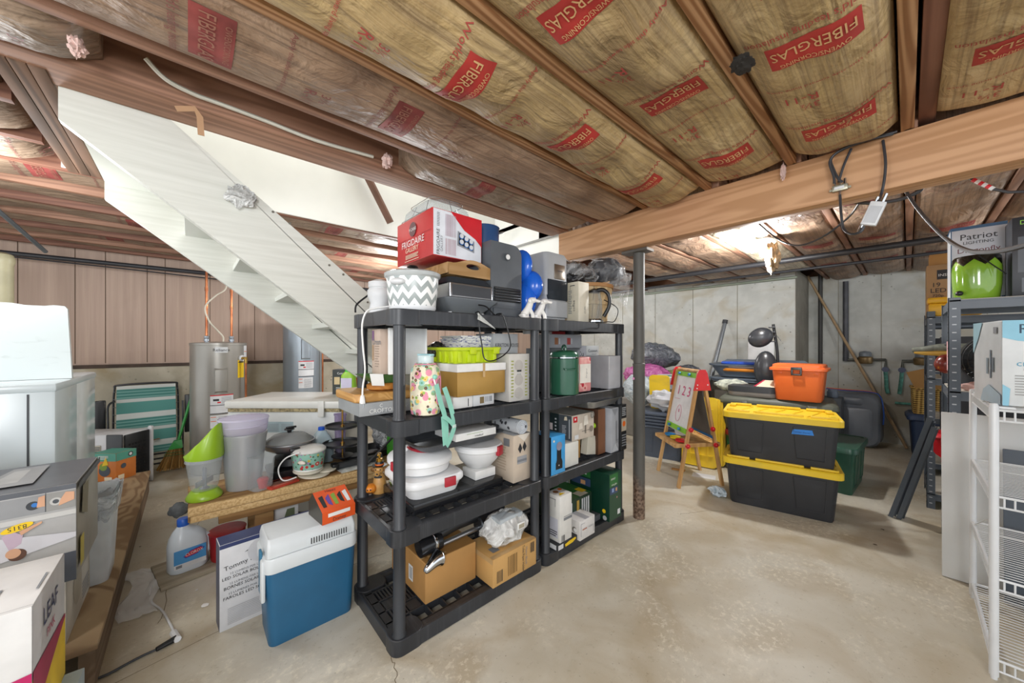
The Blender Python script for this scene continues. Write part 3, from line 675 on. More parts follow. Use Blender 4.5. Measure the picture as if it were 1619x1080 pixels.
# red appliance box
RB = M('#c23a3c', .35, var=.12, scale=4)
sb('cooler_box', 'red and white box of a nine can cooler on the wooden tray', 'box', .885, 1.185, -1.56, .40, 1.722, .236, {'all': RB, 'front': M('#dfe3ea', .35)},
   [('front', 'poly', [(.34, 1), (1, 1), (1, .36), (.86, .52), (.62, .66)], Red), ('front', .93, .72, .06, .24, Wh), ('front', 'bars', .935, .74, .05, .2, 8, Ink),
    ('front', 'text', 'FRIGIDAIRE', .10, .30, .025, Ink, 90), ('front', 'text', 'GALLERY', .165, .27, .02, InkG, 90),
    ('front', 'lines', .08, .62, .05, .3, 9, InkG), ('front', 'bars', .24, .45, .22, .47, 12, M('#b9a7b0', .6)), ('front', 'bars', .24, .06, .22, .34, 10, M('#c4aeb6', .6)),
    ('front', 'poly', [(.47, .30), (.83, .20), (.83, .46), (.48, .62)], M('#8f949c', .3)), ('front', 'poly', [(.50, .33), (.80, .24), (.80, .45), (.51, .58)], Blk)]
   + [('front', 'disc', .56 + .1 * i, .515 - .04 * i - .13 * j, .0145, Blu) for i in range(3) for j in range(2)] + [('front', 'disc', .56 + .1 * i, .523 - .04 * i - .13 * j, .012, Wh2) for i in range(3) for j in range(2)]
   + [('left', 'disc', .5, .72, .038, M('#6b4a4c', .5)), ('left', 'text', '9 CANS', .5, .72, .024, Wh), ('left', 'text', 'FRIGIDAIRE', .5, .43, .05, Wh), ('left', 'text', 'GALLERY', .48, .28, .036, Crm),
      ('left', 'lines', .3, .08, .36, .1, 4, Crm), ('left', .0, .535, 1, .008, DRed), ('left', .28, .03, .4, .012, Crm)], bev=.004)
# wire rack and clear lid on the red box
rk = thing('wire_basket_lid', 'clear domed cake cover in a thin wire frame on the red box', 'cover', (-1.77, 1.03, 1.9585))
g = G(); g.loft([rr(.33, .27, .05, .002), rr(.32, .26, .06, .05), rr(.26, .2, .07, .085)], CLR, False); g.build('dome', rk)
g = G()
for zz, s_ in ((.004, .345), (.088, .27)): g.tube(rr(s_, s_ - .06, .05, zz, 5) + [rr(s_, s_ - .06, .05, zz, 5)[0]], .0022, CHR, 6)
for q in range(6):
    a = q * PI / 3; g.cyl((.165 * math.cos(a), .135 * math.sin(a), .004), (.13 * math.cos(a), .1 * math.sin(a), .088), .002, CHR, 6)
g.build('wire_frame', rk)
# dark air cooler
AC = NT('cooler_plastic', .45); AC.col(AC.ramp(AC.noise(5), [(.3, '#4c5156'), (.7, '#5b6066')])); AC.bump(AC.noise(300, None, 1), .2, .001)
ac = thing('tower_heater', 'tall dark grey ceramic heater with round white button on the shelf top', 'heater', (-1.49, 1.195, T4))
pf = [(0, 0), (.225, 0), (.225, .34)] + [(.225 - .06 + .06 * math.cos(a), .35 + .06 * math.sin(a)) for a in [PI / 2 * i / 6 for i in range(7)]] + [(0, .41)]
g = G(); g.prism(pf, -.30, 0, AC.m, 'yz'); g.box(.0, .012, .0, .012, .213, .05, AC.m, .004); ach = g.build('housing', ac)
g = G(); g.box(-.002, .02, .085, .0015, .215, .165, Blk)
for i in range(5): g.box(0, .022, .092 + i * .015, .009, .212, .099 + i * .015, DKST, .002)
g.build('vent_grille', ach)
g = G(); g.cyl((0, .115, .335), (.006, .115, .335), .021, M('#43484d', .4), 24); g.cyl((.006, .115, .335), (.009, .115, .335), .014, Wh, 24); g.build('button', ach)
# blue enamel pot standing on the heater
bp_ = thing('stock_pot', 'blue enamel stock pot with steel handle above the dark heater', 'pot', (-1.70, 1.31, T4 + .412))
BE = M('#2d4f7d', .25, var=.04)
g = G(); g.lathe([(.085, 0), (.09, .006), (.09, .13), (.094, .133), (.087, .135), (.084, .02), (.01, .012)], BE, 32, cap1=False); bpb = g.build('body', bp_)
for s_ in (-1, 1): g = G(); g.tube(smooth_pts([(.03, s_ * .09, .115), (.03, s_ * .125, .13), (0, s_ * .13, .135), (-.03, s_ * .125, .13), (-.03, s_ * .09, .115)]), .006, STEEL, 8); g.build('handle', bpb)
# blue moulded toy seat
BT = M('#1e5fc8', .18, var=.03)
bt_ = thing('toy_sled', 'glossy bright blue moulded plastic toy between heater and coffee machine', 'toy', (-1.56, 1.495, T4))
g = G(); g.ball((0, .0, .11), .11, BT, 24, (.95, .5, 1.0)); g.build('base', bt_)
g = G(); g.ball((.03, .03, .20), .10, BT, 24, (1, .52, .95)); g.build('pouch', bt_)
g = G(); g.ball((-.01, -.01, .31), .095, BT, 24, (1, .45, 1.05), fn=lambda d: 1 + .12 * d.z); g.build('backrest', bt_)
# two white ceramic dogs
def dog_fig(loc, rz, label):
    t = thing('dog_figurine', label, 'figurine', loc, rz, 'white ceramic dogs'); t.scale = (1.35, 1.35, 1.05); m = M('#e4e2de', .3, var=.02)
    g = G(); g.tube(smooth_pts([(-.02, 0, 0), (-.02, 0, .02), (-.006, 0, .05), (.002, 0, .075), (.006, 0, .09)]), lambda k: .021 - .010 * k, m, 14)
    g.ball((.012, 0, .096), .017, m, 14, (1.1, .9, .95)); g.tube([(.02, 0, .096), (.04, 0, .09), (.045, 0, .088)], lambda k: .009 - .002 * k, m, 10); g.build('body', t)
    for s_ in (-1, 1): g = G(); g.ball((.002, s_ * .015, .09), .013, m, 10, (.6, .35, 1)); g.build('ear', t)
    for s_ in (-1, 1): g = G(); g.tube([(.0, s_ * .009, .05), (.012, s_ * .01, .02), (.014, s_ * .01, 0)], .0075, m, 8); g.build('leg', t)
    g = G(); g.ball((-.024, 0, .014), .02, m, 10, (1.1, 1.2, .7)); g.build('haunch', t)
dog_fig((-1.43, 1.425, T4), .9, 'white ceramic dog sitting nearest the dark heater')
dog_fig((-1.43, 1.525, T4), .75, 'white ceramic dog sitting in front of the coffee machine')
# espresso machine
cm = thing('coffee_machine', 'grey countertop ice and drink machine with smoked front window', 'machine', (-1.67, 1.735, T4 ))
CMG = M('#8b8f93', .35, var=.05); CML = M('#a4a7aa', .35, var=.05)
g = G(); g.loft([rr(.36, .215, .03, .16), rr(.36, .215, .03, .41), rr(.345, .2, .035, .43), rr(.30, .16, .04, .437)], CML); cmb = g.build('body', cm)
g = G(); g.loft([rr(.34, .2, .02, 0), rr(.34, .2, .02, .02), rr(.375, .222, .03, .024), rr(.375, .222, .03, .125), rr(.36, .21, .03, .13), rr(.34, .2, .02, .17)], CML); g.build('base', cm)
g = G(); g.box(.165, -.09, .132, .184, .1, .26, SMK, .006); g.build('window', cmb)
g = G(); g.box(.176, -.03, .265, .184, .07, .36, M('#7a6f62', .3, .7), .004); g.box(.184, -.005, .315, .187, .045, .319, Ink); g.build('control_panel', cmb)
g = G()
for i in range(9): g.box(-.08 + i * 0, -.108, .25 + i * .017, -.01, -.1072, .255 + i * .017, DkG)
g.build('side_vent', cmb)
# cream carton
sb('filter_box', 'tall cream carton standing between drink machine and kettle', 'box', 1.875, 1.985, -1.43, .10, T4, .262, {'all': Cream, 'left': M('#d0c9b4', .6)},
   [('left', 'text', 'coffee', .6, .4, .03, Ink, 90), ('left', 'lines', .15, .2, .3, .6, 14, InkG), ('left', .3, .9, .4, .02, Ink), ('left', .3, .8, .02, .1, Ink), ('front', 'text', 'CUPS', .6, .3, .02, InkG, 90)])
# kettle with black handle
kt = thing('electric_kettle', 'glass kettle with thick curved black handle in front of the basket', 'kettle', (-1.45, 2.075, T4)); kt.scale = (1.02, 1.02, 1.22)
g = G(); g.lathe([(.055, 0), (.06, .004), (.06, .012), (.052, .02), (.05, .02)], CHR, 28); g.build('base', kt)
g = G(); g.lathe([(.05, .022), (.055, .04), (.052, .12), (.04, .165), (.038, .17)], glass('kettle_glass', '#e8ecee', .03, .14), 28, cap1=False); g.build('jug', kt)
g = G(); g.lathe([(.04, .17), (.042, .18), (.02, .19), (.005, .195)], Blk, 24); g.build('lid', kt)
g = G(); g.tube(smooth_pts([(.03, -.01, .18), (.06, .02, .182), (.085, .045, .15), (.085, .045, .09), (.055, .03, .035)], 8), .012, Blk, 12); g.build('handle', kt)
g = G(); g.tube(smooth_pts([(.05, .04, .13), (.11, .11, .08), (.1, .09, .01), (.1, .0, .002), (.1, -.12, -.012)], 8), .0028, Blk, 6); g.build('cord', kt)
# bushel basket with wooden staves
BK = wood('#d8c096', '#c2a273', 'z', 14, .6, key='stave'); BK2 = M('#a87a4a', .6, var=.1)
bs = thing('bushel_basket', 'round wooden bushel basket with curved band at the shelf end', 'basket', (-1.63, 2.195, T4))
g = G(); n = 22
for i in range(n):
    a0 = 2 * PI * i / n; a1 = 2 * PI * (i + .93) / n
    def pt(a, r, z): return (r * math.cos(a), r * math.sin(a), z)
    r0, r1 = .165, .212
    g.loft([[Vector(pt(a0, r0, .005)), Vector(pt(a1, r0, .005)), Vector(pt(a1, r0 - .004, .005)), Vector(pt(a0, r0 - .004, .005))], [Vector(pt(a0, r1, .27)), Vector(pt(a1, r1, .27)), Vector(pt(a1, r1 - .004, .27)), Vector(pt(a0, r1 - .004, .27))]], BK)
g.lathe([(.16, .004), (.16, .012)], BK, 30); g.build('staves', bs)
for z, r in ((.012, .170), (.132, .193), (.255, .214)):
    g = G(); g.loft([circ(r, z, 40), circ(r + .004, z + .003, 40), circ(r + .0055, z + .026, 40), circ(r - .001, z + .028, 40), circ(r - .001, z, 40)], BK2 if z > .2 else BK, False, False); g.build('hoop', bs)
# wrapped bags on the basket
def lumpy(g, c, r, m, sz, seed=0, amp=.22, n=28, f=2.2):
    g.ball(c, r, m, n, sz, fn=lambda d: 1 + amp * noise.noise(d * f + Vector((seed, seed * 2, 0))) + amp * .5 * noise.noise(d * f * 2.6 + Vector((seed, 3, 0))) - amp * .35 * abs(noise.noise(d * f * 5 + Vector((1, seed, 0)))))
    return g
def film_mat(name, c, rough=.12, alpha=.55, folds=14):
    k = ('film', name)
    if k in _m: return _m[k]
    t = NT(name, rough); t.b.inputs['Base Color'].default_value = lin(c); t.b.inputs['Specular IOR Level'].default_value = .9
    t.b.inputs['Alpha'].default_value = alpha
    t.bump(t.noise(folds, t.map((1, 1, .5)), 6, 2.5), 1.0, .04); _m[k] = t.m; return t.m
def film_ramp(name, lo, hi, folds=9, rough=.1, al=(.25, .95)):
    """crinkled translucent film: clearer and milkier patches"""
    k = ('filmr', name)
    if k in _m: return _m[k]
    t = NT(name, rough); n = t.noise(folds, None, 6, 2.2); t.col(t.ramp(n, [(.35, lo), (.65, hi)])); t.l(t.ramp(n, [(.35, tuple([al[0]] * 3)), (.7, tuple([al[1]] * 3))]), t.b.inputs['Alpha'])
    t.b.inputs['Specular IOR Level'].default_value = .9; t.bump(n, 1, .04); _m[k] = t.m; return t.m
BAGD = film_mat('dark_wrapped_film', '#26272b', .15, 1, 10)
bg = thing('wrapped_bag', 'dark garment bag wrapped in shiny clear plastic on the basket', 'bag', (-1.62, 2.08, T4 + .275))
g = G(); lumpy(g, (0, -.04, .07), .165, BAGD, (.9, 1.15, .6), 3); g.build('contents', bg)
g = G(); lumpy(g, (0, -.04, .073), .173, film_ramp('wrap_film', '#dfe3e6', '#ffffff', 7, .08, (.0, .42)), (.92, 1.12, .58), 3, .3); g.build('wrapping', bg)
bg = thing('wrapped_cushion', 'grey cushion in crinkled clear plastic hanging off the basket', 'cushion', (-1.56, 2.37, T4 + .275))
g = G(); lumpy(g, (0, 0, .125), .16, M('#46474b', .5), (.8, 1.0, .7), 5, .12); g.build('cushion', bg)
g = G(); lumpy(g, (0, .01, .12), .165, film_ramp('wrap_film', '#dfe3e6', '#ffffff', 7, .08, (.0, .42)), (.85, 1.05, .72), 8, .3)
g.sheet(lambda a, b: (.02 + .13 * math.cos(a * 5.5 - .8) * (1 - .35 * b), .12 + .10 * math.sin(a * 5.5 - .8) * (1 - .25 * b), .12 - .25 * b + .03 * noise.noise(Vector((a * 8, b * 5, 1)))), 22, 10, film_ramp('wrap_film', '#dfe3e6', '#ffffff', 7, .08, (.0, .42))); g.build('wrapping', bg)
g = G(); g.tube(smooth_pts([(.04, -.1, .02), (.08, .02, .09), (.07, .09, .17), (.03, .13, .2)]), .014, M('#b58a55', .6), 8); g.build('wooden_rim', bg)
# black cord and clear bag hanging at the shelf front
cb = thing('power_cord', 'thin black appliance cord looping below the shelf edge', 'cord', (-1.385, 1.0, T4))
P = [(-.02, .03, .005), (.006, .035, .004), (.01, .03, -.06), (.012, .045, -.15), (.012, .06, -.215), (.012, .11, -.23), (.012, .19, -.20), (.012, .23, -.15), (.012, .2, -.05), (.008, .175, .004), (-.03, .17, .006)]
g = G(); g.tube(smooth_pts(P, 8), .0032, Blk, 8); g.build('wire', cb)
hb = thing('price_tag_bag', 'crumpled clear plastic scrap hanging over the shelf rim', 'wrapper', (-1.38, 1.02, T4))
g = G(); g.sheet(lambda a, b: (.006 + .012 * abs(noise.noise(Vector((a * 3, b * 3, 0)))), .0 + (.11 * a) * b + .0, .003 - .075 * b * (.4 + .6 * a)), 10, 8, M('#c3c5c2', .3, alpha=.9), th=.002); g.build('film', hb)
# ================================================================ near unit, second tier
Z2, Z1, Z0 = TZ[2] + .002, TZ[1] + .002, TZ[0] + .002
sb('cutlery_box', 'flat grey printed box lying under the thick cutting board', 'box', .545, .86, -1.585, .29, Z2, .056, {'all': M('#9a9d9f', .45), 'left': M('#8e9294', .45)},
   [('front', 'text', 'CROFTON', .33, .33, .026, Wh), ('front', 'text', 'C', .3, .72, .022, Wh), ('front', 'text', 'TRAY', .62, .45, .02, LtG)])
BAM = wood('#d1a565', '#b98a4a', 'x', 30, .45, key='bam')
g = G(); g.loft([rr(.29, .34, .03, 0), rr(.3, .35, .035, .006), rr(.3, .35, .035, .032), rr(.292, .342, .032, .038)], BAM)
tag(g.build('cutting_board', loc=(-1.745, .705, Z2 + .0575)), 'thick bamboo cutting board sticking out past the shelf end', 'board')
g = G(); g.lathe([(.055, 0), (.068, .008), (.07, .026), (.06, .034)], wood('#c4873f', '#a96c2c', 'x', 20, .4, key='b2'), 28, sy=1.15)
tag(g.build('wooden_bowl', loc=(-1.70, .70, Z2 + .0965)), 'small round honey coloured wooden dish on the cutting board', 'bowl')
lt = thing('leaf_dish', 'green pointed leaf dish resting on the round wooden dish', 'dish', (-1.72, .70, Z2 + .131))
LG = M('#4f7a45', .4, var=.15)
g = G(); g.loft([rr(.10, .1, .02, 0), rr(.15, .22, .02, .04)], LG, True, False); g.loft([rr(.096, .096, .02, .003), rr(.146, .216, .02, .04)], LG, True, False); g.build('dish', lt)
g = G(); g.quad((.077, -.09, .05), (.085, -.03, .045), (.087, -.025, -.01), (.08, -.08, -.005), Wh); g.build('paper_tag', lt)
sb('book_box', 'tan and purple printed box standing behind the white frame', 'box', .665, .76, -1.66, .10, Z2 + .172, .215, {'all': M('#c5b0a0', .5)}, [('left', 0.05, .75, .25, .22, M('#7d5a80', .5)), ('left', .06, .3, .2, .35, M('#a88c70', .6)), ('left', 'lines', .4, .15, .5, .5, 9, M('#a08f80', .6)), ('left', 'text', 'Dream', .65, .72, .04, InkG)])
wf = thing('canvas_pair', 'pair of white framed canvases standing behind the front post', 'frame', (-1.60, .74, Z2 + .172))
g = G(); g.box(-.02, -.03, 0, .0, .135, .22, Wh2, .002); g.box(.0, -.03, 0, .004, -.024, .22, Wh); g.box(.0, .129, 0, .004, .135, .22, Wh); g.build('canvas', wf)
g = G(); g.box(-.045, -.045, 0, -.026, .13, .22, Wh, .002); g.build('rear_canvas', wf)
# floral bottle with strap
def floral():
    t = NT('floral_cloth', .7); base = '#e8dfc9'
    def dots(scale, th, off):
        mp = t.n('Mapping'); mp.inputs['Location'].default_value = off; t.l(t.tc.outputs['Object'], mp.inputs['Vector'])
        v = t.n('TexVoronoi', Scale=scale); t.l(mp.outputs[0], v.inputs['Vector']); return v.outputs['Distance']
    c = t.ramp(t.noise(18), [(.4, '#efe6d0'), (.6, '#dfd8bd')])
    for sc_, r, off, col, core in ((22, .30, (6, 6, 6), '#8fae86', '#6f9a6a'), (26, .30, (3, 1, 2), '#8fc0b2', '#5f9a80'), (21, .36, (0, 0, 0), '#dc8fa4', '#c24f7c'), (30, .26, (7, 5, 1), '#e6c870', '#c98a3a'), (34, .22, (1, 9, 4), '#5a3d36', '#c9a060'), (33, .2, (5, 2, 8), '#9ab75a', '#6d8f3a')):
        d = dots(sc_, r, off); c = t.mix(t.ramp(d, [(r, '#ffffff'), (r + .05, '#000000')]), c, t.ramp(d, [(r * .3, core), (r * .55, col)]))
    t.col(c); return t.m
FL = floral(); MINT = M('#8fd0bd', .6, var=.06); PNK = M('#e08aa8', .6)
fb = thing('water_bottle', 'large water bottle in a floral sleeve with hanging mint strap', 'bottle', (-1.455, .79, Z2), math.radians(20))
g = G(); g.lathe([(.052, 0), (.062, .006), (.066, .03), (.067, .175), (.062, .205), (.045, .226), (.036, .232)], FL, 32); fbs = g.build('sleeve', fb)
g = G(); g.lathe([(.034, .228), (.036, .232), (.036, .262), (.034, .265)], M('#cfe0e2', .3), 28); g.box(-.04, -.012, .262, .042, .012, .272, M('#9fc9cf', .35), .003); g.build('cap', fb)
g = G(); g.tube([(x * 1.005, y * 1.005, z) for x, y, z in circ(.0455, .2265, 28)] + [circ(.0455, .2265, 28)[0]], .0028, PNK, 6)
win = [(.0675 * math.cos(a), .0675 * math.sin(a), z) for a, z in [(-.05, .06), (-.1, .1), (-.1, .15), (.15, .165), (.42, .17), (.45, .12), (.45, .06), (.2, .045), (-.05, .06)]]
g.tube(smooth_pts(win, 4), .0028, PNK, 6); g.build('piping', fbs)
g = G(); g.sheet(lambda a, b: (.0679 * math.cos(-.06 + a * .48), .0679 * math.sin(-.06 + a * .48), .055 + b * .105), 8, 4, M('#a87f84', .15)); g.build('window', fbs)
g = G(); g.tube(smooth_pts([(.065, -.02, .17), (.072, -.025, .155), (.074, -.02, .14)]), .004, Wh, 6); g.ball((.07, -.02, .172), .011, MINT, 10); g.build('clip', fb)
g = G()
g.ribbon(smooth_pts([(.078, -.02, .14), (.086, .0, .06), (.092, .02, .0), (.098, .025, -.06), (.10, .018, -.13)], 8), (0, 1, 0), .029, .0015, MINT)
g.ribbon(smooth_pts([(.07, .045, .12), (.088, .06, .05), (.098, .075, -.02), (.1, .08, -.06), (.10, .05, -.11), (.10, .022, -.135)], 8), (0, .9, .3), .029, .0015, MINT)
g.ribbon(smooth_pts([(.1, -.005, .002), (.105, .03, -.02), (.105, .07, -.055)], 8), (0, .5, .7), .02, .0015, MINT)
g.ribbon(smooth_pts([(.099, .0, 0), (.1, .004, -.06), (.1, .012, -.13)], 6), (0, 1, 0), .024, .0015, MINT)
fst = g.build('strap', fb)
g = G(); g.box(.102, .06, -.065, .108, .085, -.05, M('#cfe3dc', .4), .002); g.build('buckle', fst)
# gold box with white lid, yellow-green tote, paper stack
lb_ = thing('gift_box', 'large gold box with white lid under the lime green tote', 'box', (-1.45, .955, Z2 + .058), 0)
GOLD = M('#b08a46', .4, .25, var=.05)
g = G(); g.box(-.34, .004, 0, -.004, .308, .12, GOLD, .003); g.build('box', lb_)
g = G(); g.box(-.344, 0, .12, 0, .312, .16, Wh, .003); g.build('lid', lb_)
g = G(); g.box(0, .155, .09, .0008, .17, .161, Tape); g.box(-.2, -.0008, .09, -.185, 0, .161, Tape); g.build('tape', lb_)
for y0, y1, m, lb2 in ((.945, 1.06, Wh, 'flat white carton under the gold box'), (1.065, 1.20, Wh2, 'flat white carton with brown window print under the gold box')):
    sb('flat_carton', lb2, 'box', y0, y1, -1.47, .3, Z2, .056, {'all': m}, [('front', .3, .2, .2, .6, M('#7d6a44', .6)), ('front', 'bars', .55, .3, .35, .5, 5, InkG)] if y1 > 1.1 else [('front', .75, .1, .04, .7, Ink)])
LIM = M('#bdd11c', .35, var=.04)
tt = thing('tote_tray', 'lime green plastic tote tray full of papers on the gold box', 'tote', (-1.62, 1.10, Z2 + .219))
g = G(); g.loft([rr(.26, .26, .02, 0), rr(.285, .29, .025, .065), rr(.31, .32, .03, .066), rr(.312, .322, .03, .08), rr(.30, .31, .028, .081), rr(.28, .285, .025, .079), rr(.255, .255, .02, .004)], LIM, True, True)
for i in range(-2, 3): g.box(.128, i * .055 - .012, .004, .146, i * .055 + .012, .062, LIM, .004)
for i in range(-2, 3): g.box(i * .055 - .012, -.146, .004, i * .055 + .012, -.13, .062, LIM, .004)
ttr = g.build('tray', tt)
for y in (-.04, .11): g = G(); g.box(.15, y - .02, .045, .162, y + .02, .082, LIM, .004); g.build('clip', ttr)
PAP = NT('printed_paper', .6); s = PAP.noise(1, PAP.map((30, 60, 200)), 3); PAP.col(PAP.mix(PAP.ramp(s, [(.56, '#000000'), (.6, '#ffffff')]), PAP.ramp(PAP.noise(1, PAP.map((4, 4, 160)), 1), [(.4, '#dcdcd8'), (.6, '#f0efe9')]), '#6a6f9c'))
g = G()
for i in range(16): dx, dy = random.uniform(-.006, .006), random.uniform(-.008, .008); g.box(-.115 + dx, -.10 + dy, i * .0085, .085 + dx, .10 + dy, i * .0085 + .0075, PAP.m)
tag(g.build('leaflet_stack', loc=(-1.61, 1.13, Z2 + .2245)), 'stack of printed leaflets rising from the lime green tote', 'papers')
g = G(); lumpy(g, (0, 0, .05), .07, film_mat('dark_pouch', '#2e2a22', .2, 1, 16), (.9, .7, .75), 4, .2)
tag(g.build('snack_bag', loc=(-1.70, .99, Z2 + .225)), 'dark crinkled bag beside the leaflets in the lime tote', 'bag')
sb('candle_box', 'pale grey box with round candle holders and green print', 'box', 1.29, 1.445, -1.45, .2, Z2, .262, {'all': M('#cfccc6', .5)},
   [('front', 'disc', .45, .75, .032, M('#bcb8b2', .5)), ('front', 'disc', .45, .45, .032, M('#b7b3ad', .5)), ('front', 'disc', .45, .17, .032, M('#bcb8b2', .5)), ('front', .36, .4, .2, .18, M('#9aa6aa', .3)),
    ('front', .36, .62, .22, .04, DkG), ('front', 'lines', .08, .08, .12, .8, 12, M('#a3a860', .6)), ('front', 'lines', .75, .08, .12, .8, 12, M('#a3a860', .6))])
sb('cable_box', 'grey lettered box on top of the pale candle box', 'box', 1.22, 1.40, -1.50, .16, Z2 + .264, .11, {'all': M('#a5a8aa', .5)}, [('front', 'text', 'KIRKTON HOUSE', .55, .42, .03, Ink)])
g = G(); lumpy(g, (0, 0, .08), .08, M('#25303c', .7, var=.3, scale=20), (.7, .45, 1.0), 9, .2)
tag(g.build('dark_toy_bag', loc=(-1.60, 1.455, Z2)), 'dark blue bundle squeezed at the end of the near shelf', 'bag')
# ================================================================ near unit, third tier
sb('griddle_slab', 'flat glossy black tray spread along the shelf under the cake carriers', 'tray', .74, 1.265, -1.47, .34, Z1, .05, {'all': M('#1b1c1f', .15)}, [('front', 'text', 'copper', .7, .5, .02, DkG)], bev=.008)
PW = M('#dedfe0', .35, var=.03); PWL = M('#e8e9ea', .35, var=.03); CR = M('#b02a38', .35)
c1 = thing('casserole_carrier', 'low rectangular white carrier with a red clip under the oval one', 'container', (-1.65, .885, Z1 + .0515), math.radians(-3)); c1.scale = (1.1, 1.22, 1)
g = G(); g.loft([rr(.27, .2, .04, 0), rr(.30, .235, .05, .05)], PW); g.build('base', c1)
g = G(); g.loft([rr(.312, .248, .055, .05), rr(.318, .254, .055, .056), rr(.316, .252, .055, .075), rr(.30, .236, .05, .085), rr(.27, .2, .05, .088)], PWL); g.build('lid', c1)
g = G(); g.box(.155, .02, .035, .165, .07, .08, CR, .004); g.build('clip', c1)
c2 = thing('pie_carrier', 'oval white carrier with red handled lid on the rectangular one', 'container', (-1.66, .87, Z1 + .142), 0); c2.scale = (1.08, 1.1, .96)
g = G(); g.lathe([(.12, 0), (.14, .008), (.145, .045)], PW, 40, sy=.92); g.build('base', c2)
g = G(); g.lathe([(.15, .045), (.155, .05), (.155, .07), (.148, .08), (.11, .098), (.05, .105)], PWL, 40, sy=.92); c2l = g.build('lid', c2)
g = G(); g.lathe([(.085, .103), (.075, .112), (.04, .114)], CR, 28, sy=.6); g.box(-.05, -.01, .113, .05, .01, .118, DkG, .003); g.build('handle', c2l)
for yy in (-.155,): g = G(); g.box(.03, yy, .035, .07, yy + .02, .078, CR, .004); g.build('clip', c2)
sb('bowl_box', 'small plain white box under the round mixing bowl', 'box', 1.115, 1.25, -1.52, .12, Z1 + .0515, .045, {'all': Wh})
c3 = thing('mixing_bowl', 'round white bowl with a red lid clip beside the oval carrier', 'bowl', (-1.60, 1.195, Z1 + .095), math.radians(20))
g = G(); g.lathe([(.04, 0), (.07, .006), (.105, .045), (.122, .085), (.126, .10)], PW, 36); g.build('bowl', c3)
g = G(); g.lathe([(.128, .095), (.133, .1), (.133, .122), (.125, .13), (.06, .138)], PWL, 36); g.build('lid', c3)
g = G(); g.box(.122, -.02, .075, .142, .03, .125, CR, .004); g.build('clip', c3)
rp = thing('roasting_pan', 'dark grey roasting pan laid over the carriers and bowl', 'pan', (-1.62, 1.04, Z1 + .256), 0)
g = G(); g.loft([rr(.22, .44, .05, 0), rr(.26, .5, .06, .03), rr(.285, .53, .06, .031), rr(.287, .532, .06, .037), rr(.25, .49, .05, .036), rr(.21, .43, .05, .006)], M('#56595e', .35, .4)); g.build('pan', rp)
g = G(); g.tube(smooth_pts([(-.04, .262, .034), (-.03, .29, .04), (.03, .29, .04), (.04, .262, .034)]), .006, DkG, 8); g.build('handle', rp)
sb('rosebud_box', 'thin white box with a green line lying on the roasting pan', 'box', .955, 1.205, -1.46, .2, Z1 + .295, .036, {'all': Wh}, [('front', .25, .7, .4, .05, M('#7fa04e', .5)), ('front', 'text', 'rosebud', .55, .35, .016, Ink)])
sb('lamp_carton', 'cream carton with two dark diamonds and a barcode', 'box', 1.325, 1.46, -1.455, .2, Z1, .262, {'all': M('#cdbdaa', .55), 'top': Wh2},
   [('front', 'poly', [(.25, .70), (.37, .60), (.49, .70), (.37, .82)], Ink), ('front', 'poly', [(.5, .72), (.62, .62), (.74, .72), (.62, .84)], Ink), ('front', .2, .38, .55, .16, M('#9fa0a4', .5)), ('front', .2, .42, .55, .05, InkG), ('front', 'poly', [(.2, 1), (.95, 1), (.6, .84)], M('#e0d8cc', .5)), ('left', 'lines', .3, .2, .4, .6, 10, M('#b8a590', .6)), ('left', .6, .75, .25, .16, InkG)])
rf = thing('fabric_roll', 'rolled grey and white patterned cloth on the cream carton', 'cloth', (-1.54, 1.37, Z1 + .264 + .044))
def roll(g, L, r, m):
    pts = [( (r * (.25 + .75 * i / 60)) * math.cos(i * .33), (r * (.25 + .75 * i / 60)) * math.sin(i * .33)) for i in range(61)]
    g.sheet(lambda a, b: (-L / 2 + L * b, pts[int(a * 60)][0], pts[int(a * 60)][1]), 60, 4, m)
    g.cyl((-L / 2 + .006, 0, 0), (L / 2 - .006, 0, 0), r * .93, m, 24)
FR = NT('patterned_fabric', .85); v = FR.n('TexVoronoi', Scale=26.0); FR.l(FR.tc.outputs['Object'], v.inputs['Vector']); FR.col(FR.ramp(v.outputs['Distance'], [(.22, '#3a3c42'), (.3, '#c3c7cc')]))
g = G(); roll(g, .22, .042, FR.m); g.build('roll', rf)
# halloween dog dispenser and little pumpkin pot
dg = thing('soap_dispenser', 'seated brown dog soap dispenser in a witch hat holding a pumpkin', 'dispenser', (-1.842, .735, Z1), math.radians(-35))
DB = M('#b98c50', .35, var=.12, scale=30)
g = G(); g.lathe([(.035, 0), (.038, .01), (.034, .05), (.026, .085), (.02, .10)], DB, 24); g.ball((.008, 0, .118), .028, DB, 18, (1, .85, .9)); g.tube([(.02, 0, .115), (.045, 0, .108), (.05, 0, .106)], lambda k: .014 - .004 * k, DB, 12)
g.build('body', dg)
for s_ in (-1, 1): g = G(); g.ball((.0, s_ * .03, .118), .018, M('#8a6236', .5), 12, (.5, .8, .7)); g.build('ear', dg)
for s_ in (-1, 1): g = G(); g.ball((.031, s_ * .011, .125), .0035, Blk, 8); g.build('eye', dg)
g = G(); g.ball((.052, 0, .11), .005, Blk, 8); g.build('nose', dg)
g = G(); g.lathe([(.036, .138), (.038, .141), (.022, .143), (.02, .158), (.019, .16)], Blk, 24); g.lathe([(.0225, .143), (.0222, .149)], Org, 24); g.build('hat', dg)
g = G(); g.lathe([(.016, .16), (.016, .175), (.006, .177), (.006, .195), (.01, .197), (.01, .203)], M('#b38a3a', .25, .9), 16); g.box(0, -.004, .196, .03, .004, .203, M('#b38a3a', .25, .9)); g.build('pump', dg)
g = G(); g.ball((.03, 0, .088), .012, Blk, 10, (.5, 1.8, .6)); g.build('bow', dg)
